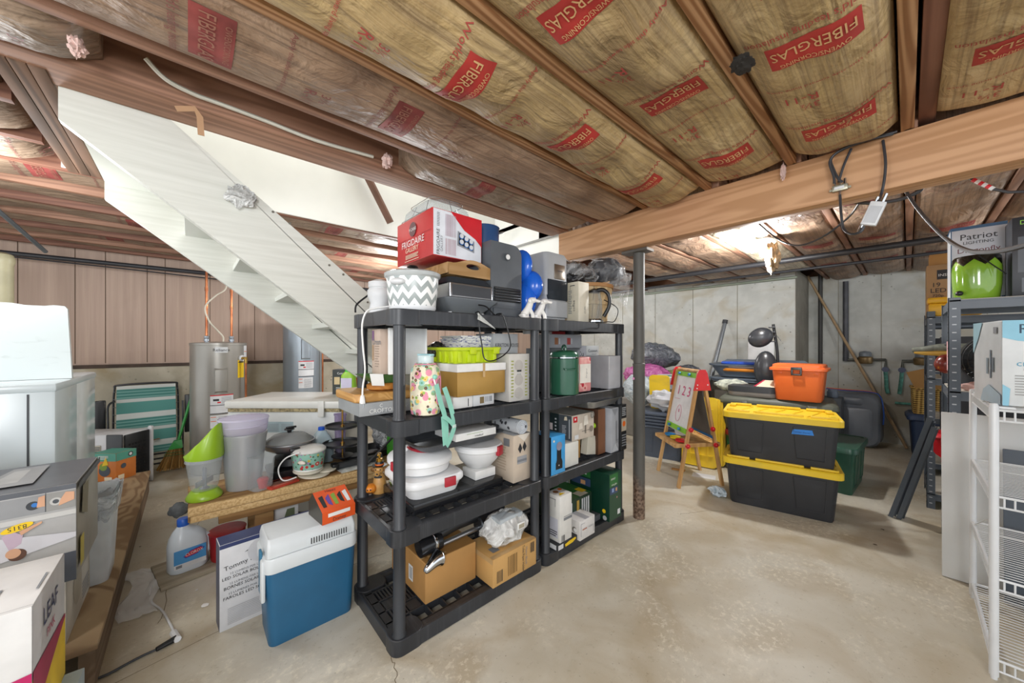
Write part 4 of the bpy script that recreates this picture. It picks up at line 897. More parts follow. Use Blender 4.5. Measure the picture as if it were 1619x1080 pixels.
def pumpkin(g, c, r, m): g.ball(c, r, m, 36, (1, 1, .88), fn=lambda d: 1 - .06 * abs(math.cos(math.atan2(d.y, d.x) * 5)))
g = G(); pumpkin(g, (.03, -.035, .03), .03, M('#cc7a22', .35)); g.box(.055, -.048, .03, .060, -.042, .036, Blk); g.box(.06, -.032, .032, .064, -.026, .038, Blk); g.box(.055, -.05, .018, .061, -.022, .021, Blk); g.build('pumpkin', dg)
pt_ = thing('pumpkin_bowl', 'tiny carved pumpkin bowl with green rim beside the dog dispenser', 'bowl', (-1.79, .80, Z1))
g = G(); pumpkin(g, (0, 0, .025), .032, M('#b5651d', .4)); g.build('bowl', pt_)
g = G(); g.lathe([(.02, .045), (.03, .05), (.034, .06), (.03, .06), (.02, .052)], M('#6f7f2c', .4), 24); g.build('rim', pt_)
# ================================================================ near unit, bottom tier
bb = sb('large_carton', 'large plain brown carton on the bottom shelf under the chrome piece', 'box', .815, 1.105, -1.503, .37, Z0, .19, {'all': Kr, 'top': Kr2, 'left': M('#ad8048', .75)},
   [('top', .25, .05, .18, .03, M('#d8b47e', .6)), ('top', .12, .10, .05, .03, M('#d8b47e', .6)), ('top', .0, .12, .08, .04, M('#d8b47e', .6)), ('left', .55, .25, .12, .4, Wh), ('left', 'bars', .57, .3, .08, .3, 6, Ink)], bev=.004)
sb('bathroom_tap_box', 'brown taped carton with black barcodes at the front of the bottom shelf', 'box', 1.118, 1.425, -1.378, .22, Z0, .142, {'all': M('#c2985c', .7, var=.05)},
   [('front', 'bars', .08, .1, .13, .42, 9, Ink), ('front', 'bars', .85, .55, .1, .38, 8, Ink), ('front', 'text', 'Toilet Paper Holder', .68, .5, .022, Ink, -90), ('front', 'text', 'Matte Black', .75, .55, .02, InkG, -90), ('front', 'bars', .32, .15, .22, .7, 6, M('#8a6a3c', .7)), ('left', .0, .82, 1, .18, Tape), ('top', .0, .0, 1, .12, Tape), ('top', .12, .2, .15, .2, InkG)])
fx_ = thing('door_closer', 'black and chrome tubular metal fitting lying on the large carton', 'fitting', (-1.55, .93, Z0 + .192))
g = G(); g.tube(smooth_pts([(-.02, -.115, .04), (-.02, -.06, .045), (-.02, 0, .045)]), lambda k: .042 + .004 * math.sin(k * 3), M('#2b2c2f', .2, .5), 20); fxh = g.build('housing', fx_)
g = G(); g.cyl((0, 0, .03), (.0, .24, .035), .012, STEEL, 12); g.build('rod', fx_)
g = G(); g.tube([(-.03, -.02, .07), (-.03, .1, .085), (-.03, .24, .085)], .03, Blk, 14); g.build('black_roll', fx_)
g = G(); g.lathe([(.045, 0), (.047, .006), (.04, .012)], DKST, 24); o = g.build('end_plate', fx_, (.0, .235, .045), rot=(PI / 2, 0, 0))
g = G(); g.lathe([(.038, 0), (.042, .006), (.042, .014), (.036, .018)], CHR, 24); g.build('collar', fxh, (-.01, -.03, .05), rot=(PI / 2, 0, 0))
g = G(); g.tube(smooth_pts([(.045, -.045, .0), (.05, -.06, .0), (.055, -.085, -.008), (.06, -.125, -.03)]), lambda k: .032 * (1 - k) ** .6 + .008, CHR, 16); g.ball((.045, -.04, 0), .032, CHR, 16, (1, .9, .9), fn=lambda d: 1 + .06 * noise.noise(d * 4)); g.build('nozzle', fx_)
pb = thing('shopping_bag', 'translucent white plastic bag with a clear mask box inside', 'bag', (-1.47, 1.27, Z0 + .144))
BGM = film_ramp('milk_film', '#c9c9c6', '#f2f2f0', 7, .25, (.75, 1))
g = G(); lumpy(g, (0, 0, .08), .12, BGM, (.85, 1.2, .68), 12, .2); g.build('bag_body', pb)
g = G(); g.box(-.02, -.08, .13, .06, .09, .16, FILM, .012); g.build('blister', pb)
g = G(); g.box(.105, .0, .10, .112, .05, .135, Wh, .003); g.box(.1125, .006, .107, .1132, .044, .128, M('#a8a08c', .4)); g.build('display', pb)
sb('dark_panel_box', 'dark box at the back of the bottom shelf behind the white bag', 'box', 1.30, 1.44, -1.66, .12, Z0, .30, {'all': M('#2a2d36', .5)})

# ================================================================ far unit
# second tier
en = thing('enamel_canister', 'dark green enamel canister with chrome banded lid', 'canister', (-1.478, 1.785, Z2), math.radians(-30))
EG = M('#2c5e48', .22, var=.06)
g = G(); g.lathe([(.09, 0), (.094, .004), (.094, .225), (.09, .226)], EG, 40); g.build('body', en)
g = G(); g.lathe([(.094, .236), (.094, .25), (.085, .266), (.06, .276), (.02, .28)], EG, 40); g.tube(smooth_pts([(-.03, 0, .275), (-.026, 0, .3), (0, 0, .308), (.026, 0, .3), (.03, 0, .275)]), .007, EG, 8); enl = g.build('lid', en)
g = G(); g.lathe([(.094, .227), (.098, .229), (.098, .235), (.094, .237)], CHR, 40); g.build('band', enl)
g = G(); g.tube(smooth_pts([(.093, -.035, .165), (.112, -.03, .16), (.112, .03, .16), (.093, .035, .165)]), .004, EG, 8); g.build('handle', en)
FLP = NT('gift_paper', .4); v = FLP.n('TexVoronoi', Scale=18.0); FLP.l(FLP.tc.outputs['Object'], v.inputs['Vector']); FLP.col(FLP.ramp(v.outputs['Distance'], [(.25, '#b8283a'), (.3, '#e7b9ae'), (.6, '#d98a8a')]))
sb('wrapped_packet', 'red and pink patterned packet with white label beside the green canister', 'packet', 1.885, 2.015, -1.43, .1, Z2, .232, {'all': FLP.m}, [('front', .02, .26, .9, .54, M('#e4e0d6', .5)), ('front', 'text', 'Original', .55, .53, .02, InkG, 90), ('left', 0, .26, 1, .54, M('#dcd8ce', .5))], bev=.012)
gb = thing('glass_bowl', 'clear glass bowl holding up the grey lettered appliance box', 'bowl', (-1.71, 2.27, Z2)); gb.scale = (1, 1, 1.29)
g = G(); g.lathe([(.05, 0), (.06, .01), (.095, .09), (.105, .13)], glass('bowl_glass', '#dfe6ea', .04, .35), 28, cap1=False); g.build('bowl', gb)
sb('appliance_box', 'grey and white box lettered for a kitchen brand above the red packet', 'box', 2.19, 2.35, -1.60, .2, Z2 + .17, .135, {'all': M('#a9abab', .5), 'left': M('#d5d6dc', .5)}, [('front', 'text', 'Cuisinart', .5, .72, .032, Ink), ('front', 'lines', .4, .12, .4, .45, 6, InkG), ('left', 'text', 'Cu', .75, .55, .05, Ink, 0), ('left', .35, 0, .25, 1, M('#8a7fb0', .5))])
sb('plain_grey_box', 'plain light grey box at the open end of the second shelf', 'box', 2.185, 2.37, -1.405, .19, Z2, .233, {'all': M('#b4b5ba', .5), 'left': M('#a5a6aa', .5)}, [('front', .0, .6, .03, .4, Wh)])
sb('mug_box', 'long grey box with two brown mugs printed on its side', 'box', 1.78, 2.16, -1.62, .12, Z2 + .29, .095, {'all': M('#9a9da2', .5), 'front': M('#8f9297', .5)}, [('front', .2, .25, .1, .5, M('#8a5a3a', .5)), ('front', .32, .3, .03, .4, LtG), ('front', .55, .25, .1, .5, M('#9a3a34', .5)), ('front', .67, .3, .03, .4, LtG)])
sb('storage_crate', 'grey crate supporting the mug box at the back of the shelf', 'crate', 1.72, 2.14, -1.62, .14, Z2, .288, {'all': M('#5c6064', .6)})
sb('ornament_box', 'red box printed with small green christmas trees', 'box', 1.99, 2.24, -1.84, .03, Z2 + .02, .40, {'all': M('#a82c30', .5)}, [('front', .05, .1, .3, .88, Wh2), ('front', 'poly', [(.5, .55), (.66, .55), (.58, .95)], Grn), ('front', 'poly', [(.78, .45), (.94, .45), (.86, .9)], Grn), ('front', 'poly', [(.1, .7), (.24, .7), (.17, .95)], Grn)])
g = G(); lumpy(g, (0, 0, .1), .1, M('#23262c', .7, var=.4, scale=12), (.8, .7, .9), 2, .25); g.ball((.06, .02, .14), .02, Org, 10); g.ball((.07, -.03, .11), .018, M('#4a7fb5', .5), 10)
tag(g.build('tool_bag', loc=(-1.68, 1.615, Z2 + .19 - .18)), 'dark fabric bundle with orange and blue bits behind the green canister', 'bag')
g = G(); g.lathe([(.03, 0), (.032, .05), (.03, .055)], Wh2, 20); tag(g.build('white_jar', loc=(-1.79, 1.76, Z2 + .388)), 'small white jar high at the back under the top tier', 'jar')
# third tier
al = thing('foil_tray', 'shallow aluminium foil roasting tray lying over the cartons', 'tray', (-1.52, 2.12, Z1 + .345), math.radians(4))
FOIL = M('#b5b8ba', .28, .9, var=.06, bump=.4)
g = G(); g.loft([rr(.24, .34, .04, 0), rr(.29, .40, .05, .042), rr(.315, .425, .05, .043), rr(.317, .427, .05, .047), rr(.285, .395, .05, .046), rr(.235, .335, .04, .004)], FOIL); g.build('tray', al)
sb('lamp_set_box', 'beige and charcoal box picturing two table lamps with a red logo', 'box', 1.80, 2.035, -1.425, .28, Z1 + .15, .163, {'all': M('#c3b8aa', .5), 'left': M('#4c5258', .5), 'top': M('#a5a49c', .5)},
   [('front', .05, .72, .18, .22, Red), ('front', .11, .8, .06, .08, Wh), ('front', 'disc', .92, .88, .022, M('#8b867c', .5)), ('front', 'text', '2', .91, .88, .03, Wh), ('front', 'poly', [(.5, .52), (.72, .55), (.68, .93), (.54, .9)], M('#e2dcd0', .5)), ('front', 'poly', [(.28, .4), (.46, .42), (.43, .66), (.31, .64)], M('#ddd5c8', .5)),
    ('front', .57, .2, .05, .32, M('#6a635a', .5)), ('front', .42, .3, .4, .02, M('#6a635a', .5)), ('front', 'disc', .86, .33, .02, M('#7d746a', .5)), ('front', .1, .06, .17, .16, Wh2),
    ('left', 0, 0, .62, 1, M('#16282a', .5)), ('left', .28, .3, .15, .28, M('#cdbfbd', .5)), ('left', .05, .3, .12, .12, InkG), ('left', 'lines', .5, .15, .05, .7, 5, LtG), ('left', 'lines', .72, .2, .12, .4, 7, LtG), ('left', 'poly', [(.78, .78), (.88, .8), (.86, .95), (.8, .93)], Crm), ('left', .92, .1, .03, .75, LtG)])
sb('blender_box', 'bright blue box picturing a black milk frother', 'box', 1.565, 1.69, -1.39, .16, Z1, .226, {'all': M('#3f9bd8', .4), 'left': M('#11181f', .4)},
   [('front', 'disc', .55, .72, .026, M('#8a8a9a', .2)), ('front', .38, .3, .32, .40, M('#1d2024', .3)), ('front', 'disc', .55, .30, .027, M('#1d2024', .3)), ('front', .30, .12, .48, .18, M('#1d2024', .3)), ('front', 'disc', .52, .22, .004, Wh), ('front', 'disc', .16, .88, .007, Crm), ('left', .6, .1, .3, .1, Wh2), ('left', .6, .85, .3, .08, Blu)])
sb('plain_white_box', 'plain white box under the lamp set beside the blue box', 'box', 1.70, 1.86, -1.42, .3, Z1, .148, {'all': M('#d9d9d2', .5)})
sb('kraft_toy_box', 'narrow brown kraft box with dark letters on its end', 'box', 1.90, 1.97, -1.49, .25, Z1, .148, {'all': M('#b08445', .7)}, [('front', 'text', 'mini', .45, .55, .05, Ink, 90)])
tb = thing('canvas_pouch', 'pale canvas pouch with lime green clips slumped on the shelf', 'pouch', (-1.46, 2.00, Z1))
g = G(); g.prism([(0, 0.02), (.115, -.0), (.10, .13), (.02, .148)], -.05, .0, M('#c8c4b5', .8)); g.prism([(.04, .10), (.115, .02), (.02, .26), (.0, .26)], -.12, -.055, M('#b5b2a4', .8)); g.build('cloth', tb)
for z in (.09, .2): g = G(); g.cyl((-.02, .12 - (z - .09) * .35, z), (-.01, .145 - (z - .09) * .35, z), .018, M('#9fc822', .4), 14); g.build('clip', tb)
sb('walnut_box', 'dark brown wooden box standing upright under the foil tray', 'box', 2.105, 2.195, -1.44, .26, Z1, .315, {'all': M('#4f3220', .5, var=.15), 'front': M('#7a4f33', .5, var=.1)})
sb('silver_carton', 'silver grey upright carton with a folded triangular end', 'box', 2.205, 2.305, -1.40, .22, Z1, .315, {'all': M('#a9adb3', .4)}, [('front', 'poly', [(.1, .98), (.9, .98), (.5, .82)], M('#8e9298', .4)), ('front', 'poly', [(.1, .03), (.9, .03), (.5, .2)], M('#bfc3c8', .4)), ('front', 'bars', .6, .25, .2, .45, 3, InkG), ('front', 'lines', .6, .2, .3, .08, 4, InkG)])
sb('lighter_box', 'black upright box with an orange picture at the post', 'box', 2.312, 2.385, -1.385, .2, Z1, .33, {'all': M('#1b1c1e', .4)}, [('front', .05, .42, .9, .28, M('#b5aa98', .5)), ('front', 'disc', .5, .58, .02, Org), ('front', 'lines', .15, .75, .7, .2, 5, LtG), ('front', 'lines', .1, .08, .8, .28, 5, InkG)])
# bottom tier
sb('bulb_box', 'low black box with yellow badge under the tall white box', 'box', 1.60, 1.83, -1.372, .2, Z0, .034, {'all': M('#2c2d30', .5)}, [('front', .02, .1, .2, .8, Wh2), ('front', 'poly', [(.3, .1), (.6, .2), (.75, .6), (.7, .9), (.45, .8), (.28, .6)], Yel), ('left', .7, .1, .25, .8, Wh2)])
sb('tall_white_box', 'tall white carton printed with coloured rings on top', 'box', 1.625, 1.735, -1.376, .105, Z0 + .036, .275, {'all': M('#dcdbd6', .5)},
   [('left', .1, .08, .75, .42, M('#c5c6d0', .5)), ('left', 'lines', .15, .1, .65, .14, 3, Ink), ('left', .2, .9, .5, .015, InkG), ('left', .65, .75, .03, .16, InkG), ('front', .3, .45, .7, .06, InkG), ('front', .3, .53, .7, .012, InkG), ('front', 'bars', .1, .01, .3, .14, 6, Ink), ('top', 'disc', .3, .6, .018, M('#8a5a30', .5)), ('top', 'disc', .75, .7, .014, Org), ('top', 'poly', [(.1, .1), (.6, .15), (.3, .35)], Yel)])
sb('mixer_box', 'white cube carton with a hand hole and grey tape', 'box', 1.785, 1.94, -1.352, .30, Z0, .118, {'all': M('#d8d6d4', .5), 'left': M('#cfccc8', .5)}, [('left', 'disc', .86, .5, .017, M('#77736c', .7)), ('left', 'disc', .88, .48, .012, Wh), ('top', .35, 0, .3, 1, M('#aaaab0', .5)), ('front', .06, .2, .02, .65, InkG), ('front', .06, .84, .25, .02, InkG), ('front', .9, .15, .02, .4, InkG), ('front', .15, .5, .3, .06, M('#a86a55', .6)), ('front', 'text', 'mixer', .7, .55, .02, InkG)])
sb('solar_light_box', 'green and black garden light box behind the white cube', 'box', 1.80, 2.06, -1.46, .34, Z0 + .04, .16, {'all': M('#1b3322', .4), 'top': M('#2f6b2c', .4)}, [('top', .0, .0, .45, .4, M('#5b7a52', .5)), ('top', .1, .35, .3, .3, M('#1c2416', .5)), ('top', 'disc', .3, .5, .02, M('#c9a64a', .5)), ('top', .5, .0, .35, .2, M('#cfc8b4', .5)), ('top', .5, .7, .3, .2, M('#8a3a20', .5)), ('top', .75, .1, .2, .2, Yel), ('front', .05, .1, .12, .8, Wh2), ('front', .35, .1, .1, .8, M('#a8893c', .5)), ('front', 'bars', .55, .1, .35, .8, 4, LtG)])
sb('grey_flat_box', 'small dark grey flat box in front of the tall green box', 'box', 1.96, 2.12, -1.43, .2, Z0, .038, {'all': M('#55585d', .5)})
sb('string_light_box', 'green and white box at the back of the bottom shelf', 'box', 1.86, 2.14, -1.72, .14, Z0, .34, {'all': Wh2, 'front': M('#2f7a3a', .45)}, [('front', .55, 0, .04, 1, Wh), ('front', 'lines', .65, .4, .3, .5, 6, LtG), ('front', 0, 0, .55, .35, M('#22262a', .5))])
sb('tree_light_box', 'tall dark green box with photo strip and yellow seal by the post', 'box', 2.125, 2.275, -1.362, .34, Z0, .325, {'all': M('#123a2a', .35), 'front': M('#1c4631', .35), 'left': M('#12392b', .35)},
   [('front', .02, .72, .68, .26, M('#2b6a35', .4)), ('front', 'text', 'SMART', .3, .88, .018, Wh), ('front', 'text', 'string light', .38, .76, .016, Wh), ('front', .03, .56, .66, .14, M('#394a6a', .5)), ('front', .2, .6, .15, .08, M('#8aa0c8', .5)), ('front', .5, .6, .12, .07, M('#c9986a', .5)), ('front', .65, .08, .22, .11, Wh2), ('front', 'disc', .6, .46, .006, M('#d08a8a', .5)),
    ('left', 'disc', .88, .2, .014, Yel), ('left', 'disc', .9, .06, .016, LtG), ('left', .05, .8, .5, .18, M('#2b6a35', .4)), ('left', .05, .6, .5, .17, M('#394a6a', .5)), ('left', 'lines', .1, .84, .35, .1, 2, Wh), ('left', .3, .62, .12, .09, M('#c9986a', .5))])
# ================================================================ left side: along the panelled wall
CU = NT('copper_pipe', .3); CU.b.inputs['Metallic'].default_value = .8; CU.col(CU.ramp(CU.noise(9), [(.35, '#8a4f33'), (.65, '#b9764f')])); COP = CU.m
GALV = M('#8d9295', .4, .8, var=.15)
def heater(loc, r, h, shell, label, badge, rz=0):
    t = thing('water_heater', label, 'water heater', loc, rz)
    g = G(); g.lathe([(r * .96, 0), (r, .01), (r, h - .03), (r + .004, h - .028), (r + .004, h - .004), (r - .01, h), (.02, h + .012)], shell, 56)
    g.build('tank', t)
    def patch(a0, a1, z0, z1, m, rr_=.0015, name=None, n=10):
        g = G(); g.sheet(lambda a, b: ((r + rr_) * math.cos(a0 + (a1 - a0) * a), (r + rr_) * math.sin(a0 + (a1 - a0) * a), z0 + (z1 - z0) * b), n, 1, m)
        return g
    # local +x faces the viewer; angles grow to the right in the picture
    for z0, z1 in ((h - .50, h - .25), (.18, .43)):
        g = patch(-.25, .22, z0, z1, DKST if 0 else shell, .002); g.sheet(lambda a, b: ((r + .016) * math.cos(-.2 + .37 * a), (r + .016) * math.sin(-.2 + .37 * a), z0 + .02 + (z1 - z0 - .04) * b), 8, 1, shell)
        def ed(a_, z_, o): return ((r + o) * math.cos(a_), (r + o) * math.sin(a_), z_)
        A0, A1 = -.25, .22; B0, B1 = -.2, .17
        for p in ((A0, z0, B0, z0 + .02, A0, z1, B0, z1 - .02), (A1, z1, B1, z1 - .02, A1, z0, B1, z0 + .02), (A1, z0, B1, z0 + .02, A0, z0, B0, z0 + .02), (A0, z1, B0, z1 - .02, A1, z1, B1, z1 - .02)):
            g.quad(ed(p[0], p[1], .002), ed(p[4], p[5], .002), ed(p[6], p[7], .016), ed(p[2], p[3], .016), shell)
        g.build('access_panel', t)
    g = patch(-.38, .42, h - .70, h - .515, Wh2); g.sheet(lambda a, b: ((r + .003) * math.cos(-.38 + .8 * a), (r + .003) * math.sin(-.38 + .8 * a), h - .525 + .01 * b), 8, 1, Red)
    for zz in (h - .62, h - .702): g.sheet(lambda a, b: ((r + .003) * math.cos(-.38 + .8 * a), (r + .003) * math.sin(-.38 + .8 * a), zz + .006 * b), 8, 1, Ink)
    for i in range(8): zz = h - .60 + i * .0085; g.sheet(lambda a, b: ((r + .003) * math.cos(-.0 + .36 * a), (r + .003) * math.sin(-.0 + .36 * a), zz + .002 * b), 4, 1, InkG)
    g.sheet(lambda a, b: ((r + .003) * math.cos(-.28 + .2 * a), (r + .003) * math.sin(-.28 + .2 * a), h - .575 + .02 * b), 4, 1, Ink)
    g.sheet(lambda a, b: ((r + .003) * math.cos(-.14 + .12 * a), (r + .003) * math.sin(-.14 + .12 * a), h - .597 + .014 * b), 4, 1, Red)
    g.build('warning_label', t)
    g = patch(-.38, .36, h - .84, h - .715, Wh2)
    for i in range(9): zz = h - .83 + i * .012; g.sheet(lambda a, b: ((r + .003) * math.cos(-.1 + .4 * a), (r + .003) * math.sin(-.1 + .4 * a), zz + .003 * b), 4, 1, InkG)
    for zz in (h - .735, h - .775): g.sheet(lambda a, b: ((r + .003) * math.cos(-.36 + .18 * a), (r + .003) * math.sin(-.36 + .18 * a), zz + .006 * b), 4, 1, Org)
    g.build('instruction_label', t)
    g = patch(.62, .98, h - .36, h - .18, Yel)
    g.sheet(lambda a, b: ((r + .003) * math.cos(.65 + .3 * a), (r + .003) * math.sin(.65 + .3 * a), h - .205 + .012 * b), 4, 1, Ink); g.build('energy_label', t)
    g = patch(.98, 1.35, h - .15, h - .03, Wh2, name='l'); g.sheet(lambda a, b: ((r + .003) * math.cos(.99 + .35 * a), (r + .003) * math.sin(.99 + .35 * a), h - .095 + .006 * b), 4, 1, Org); g.build('side_label', t)
    if badge:
        g = patch(-.22, .22, h - .10, h - .045, M('#c9ccce', .3))
        g.text(badge, (r + .003, 0, h - .072), (0, 1, 0), (0, 0, 1), .04, Ink, warp=lambda p: Vector(((r + .003) * math.cos(p.y / r), (r + .003) * math.sin(p.y / r), p.z))); g.build('badge', t)
    # relief valve with copper discharge
    a = .80; d = Vector((math.cos(a), math.sin(a), 0)); g = G(); g.cyl(d * r + Vector((0, 0, h - .16)), d * (r + .012) + Vector((0, 0, h - .16)), .032, Wh2, 20); g.build('valve_collar', t)
    g = G(); g.cyl(d * (r + .01) + Vector((0, 0, h - .16)), d * (r + .06) + Vector((0, 0, h - .16)), .014, M('#a98a4a', .3, .9), 12); g.cyl(d * (r + .05) + Vector((0, 0, h - .15)), d * (r + .05) + Vector((0, 0, h - .21)), .014, M('#a98a4a', .3, .9), 12); rv = g.build('relief_valve', t)
    g = G(); g.cyl(d * (r + .05) + Vector((0, 0, h - .2)), d * (r + .05) + Vector((0, 0, .1)), .010, COP, 10); g.build('discharge_pipe', rv)
    for q, yy in enumerate((-.10, .10)):
        g = G(); g.lathe([(.016, h), (.016, h + .015), (.024, h + .018), (.024, h + .035), (.016, h + .038), (.022, h + .05), (.022, h + .065), (.012, h + .07)], M('#a8b0b8', .35, .6), 12, (.02, yy)); cp_ = g.build('coupling', t)
        g = G(); g.cyl((.02, yy, h + .07), (.02, yy, 2.2), .011, COP, 12); g.cyl((.02, yy, h + .35), (.02, yy, h + .39), .0145, COP, 12); g.cyl((.02, yy, h + .52), (.02, yy, h + .56), .0145, COP, 12); g.build('copper_pipe', cp_)
    g = G(); g.tube(smooth_pts([(.03, .03, h), (.03, .03, h + .06), (.03, -.01, h + .12), (.03, -.08, h + .22), (.03, -.11, h + .36), (.03, -.03, h + .48), (.03, .05, h + .56), (.03, .06, h + .7), (.03, .06, 2.2)], 8), .0075, Cream, 8); g.build('supply_cable', t)
    return t
HG = NT('heater_enamel', .32); HG.b.inputs['Metallic'].default_value = .35; HG.col(HG.ramp(HG.noise(2), [(.3, '#8f8c85'), (.7, '#9f9c95')]))
HB = NT('heater_enamel_blue', .32); HB.b.inputs['Metallic'].default_value = .35; HB.col(HB.ramp(HB.noise(2), [(.3, '#8a949d'), (.7, '#9ba5ad')]))
heater((-4.78, .23, 0), .228, 1.30, HG.m, 'taupe electric water heater beside the striped folding chair', 'Reliance', math.radians(2))
heater((-5.05, 1.05, 0), .208, 1.60, HB.m, 'blue grey water heater half hidden behind the stair stringer', None, math.radians(-2))

# folded striped beach chair against the wall
STR = NT('striped_sling', .75); s = STR.n('SeparateXYZ'); STR.l(STR.tc.outputs['Object'], s.inputs[0]); z = s.outputs[2]
q = STR.math('FRACT', STR.math('MULTIPLY', z, 3.4)); q2 = STR.math('FRACT', STR.math('MULTIPLY', z, 34.0))
c = STR.ramp(q, [(.0, '#5fa39b'), (.36, '#64a8a0'), (.38, '#dfe6e2'), (.47, '#dfe6e2'), (.49, '#7fb5ae'), (.8, '#7fb5ae'), (.83, '#e4eae6'), (.93, '#e4eae6')])
r_ = STR.n('ValToRGB'); r_.color_ramp.interpolation = 'CONSTANT'
c = STR.mix(STR.math('MULTIPLY', STR.ramp(q2, [(.45, '#000000'), (.55, '#ffffff')]), STR.ramp(q, [(.48, '#000000'), (.5, '#ffffff'), (.8, '#ffffff'), (.82, '#000000')])), c, '#4a8f87'); STR.col(c)
bc = thing('folding_chair', 'folded beach chair with teal and white striped sling leaning on the wall', 'chair', (-5.19, -.315, 0), math.radians(4)); bc.scale = (1, .74, 1)
BKM = M('#26282b', .35)
g = G(); g.sheet(lambda a, b: (-.02 - .12 * b + .035 * math.sin(b * PI), -.29 + .58 * a, .17 + .69 * b), 10, 24, STR.m, th=0); g.build('sling', bc)
g = G()
g.tube(smooth_pts([(.0, -.31, .12), (-.12, -.32, .55), (-.15, -.31, .82), (-.15, -.25, .87), (-.15, .25, .87), (-.15, .31, .82), (-.12, .32, .55), (.0, .31, .12)], 6), .011, BKM, 8); g.build('frame', bc)
g = G(); g.tube(smooth_pts([(.0, -.36, .02), (.0, -.36, .5), (-.03, -.36, .68), (-.06, -.3, .72)], 5), .011, BKM, 8); g.tube(smooth_pts([(.0, .36, .02), (.0, .36, .5), (-.03, .36, .68)], 5), .011, BKM, 8)
for z in (.05, .10, .15): g.cyl((-.01, -.36, z), (-.01, .36, z), .009, BKM, 8)
g.build('rear_frame', bc)
for s_ in (-1, 1): g = G(); g.box(-.06, s_ * .43 - .05, .33, -.03, s_ * .43 + .05, .74, BKM, .012); g.build('armrest', bc)
g = G(); g.cyl((.012, -.2, .28), (.012, .12, .31), .006, wood('#9a7a58', '#7d5f40', 'y', 8), 8); g.build('bar', bc)
g = G()
for s_ in (-1, 1):
    for k in range(9): z = .2 + k * .075; g.tube([(-.02 - .17 * (z - .17), s_ * .29, z), (-.03 - .17 * (z - .17), s_ * .322, z + .01)], .0035, M('#6c7278', .4), 6)
g.build('springs', bc)
# broom
br = thing('corn_broom', 'worn straw broom with green handle leaning beside the chair', 'broom', (-5.0, -.11, 0))
g = G(); g.cyl((-.12, .16, .86), (-.01, .03, .30), .0125, M('#2c9b3c', .3), 12); g.build('handle', br)
g = G(); g.loft([[Vector(p) for p in ((-.04, -.005, .30), (.02, -.005, .30), (.02, .055, .31), (-.04, .055, .31))], [Vector(p) for p in ((-.05, -.04, .22), (.02, -.05, .22), (.03, .06, .225), (-.04, .065, .225))]], M('#3aa54a', .35)); g.build('cap', br)
g = G(); ST = [M('#b98d4d', .9, var=.25, scale=30), M('#a37a3e', .9), M('#c9a062', .9)]
for i in range(170):
    a = random.random(); b = random.random(); x0 = -.045 + .06 * b; y0 = -.04 + .09 * a
    g.tube([(x0, y0, .23), (x0 + .02 * (b - .5), -.13 + .21 * a + random.uniform(-.01, .01), .01 + .03 * random.random())], .0032, ST[i % 3], 4, caps=False)
g.build('bristles', br)
g = G()
for z, w_ in ((.19, .065), (.165, .075)): g.tube([(-.055, -w_ + .0, z), (.025, -w_, z), (.03, w_, z), (-.05, w_, z), (-.055, -w_, z)], .003, M('#2c7a3c', .5), 5)
g.build('stitching', br)
# portable dehumidifier
dh = thing('dehumidifier', 'white portable dehumidifier with black perforated side panel', 'appliance', (-4.85, -.80, 0), math.radians(52))
g = G(); g.box(0, 0, 0, .46, .26, .50, Wh2, .02); g.build('body', dh)
g = G(); g.box(.04, -.006, .24, .30, 0, .41, M('#b9b5a6', .5), .004)
for i in range(12): g.box(.045, -.009, .248 + i * .013, .295, -.004, .253 + i * .013, DkG)
g.build('grille', dh)
g = G(); g.box(.461, .02, .02, .475, .25, .49, Blk, .01); g.box(.34, -.004, .0, .47, .01, .50, M('#2a2c2f', .4), .01)
for i in range(10):
    for j in range(6): g.box(.4745, .05 + j * .028, .1 + i * .032, .4765, .068 + j * .028, .118 + i * .032, M('#0c0c0d', .8))
g.build('side_panel', dh)
g = G(); g.box(.45, .25, .0, .49, .275, .52, Wh2, .01); g.build('rim', dh)

# ---------------------------------------------------------------- plywood platform
PLY = NT('plywood', .75); v = PLY.map((.35, 1.2, 1)); n = PLY.noise(1.6, v, 3, 1.2); gg = PLY.math('ADD', PLY.math('MULTIPLY', PLY.math('SINE', PLY.math('MULTIPLY', n, 85)), .5), .5)
c = PLY.ramp(gg, [(.15, '#8f7353'), (.75, '#b39a77')]); c = PLY.mix(PLY.math('MULTIPLY', PLY.ramp(PLY.noise(1.1, None, 5), [(.45, '#000000'), (.7, '#ffffff')]), .5), c, '#75604a'); c = PLY.mix(PLY.ramp(PLY.noise(12, None, 5), [(.62, '#000000'), (.75, '#8a8a8a')]), c, '#c9b596'); PLY.col(c); PLY.bump(gg, .1, .003)
pl = thing('wooden_platform', 'low weathered plywood platform under the laundry machine and boxes', 'platform', (-3.22, -.25, 0))
g = G(); g.box(-1.22, -1.9, .158, 1.22, 0, .18, PLY.m, .003); g.build('plywood_top', pl)
SB_ = wood('#86705a', '#6c5843', 'x', 16, .8, key='skirt')
g = G(); g.box(-1.2, -.05, .0, 1.2, -.008, .157, SB_, .003); g.build('side_board', pl)
for y in (-.6, -1.2): g = G(); g.box(-1.2, y - .04, 0, 1.2, y, .157, SB_, .003); g.build('runner', pl)
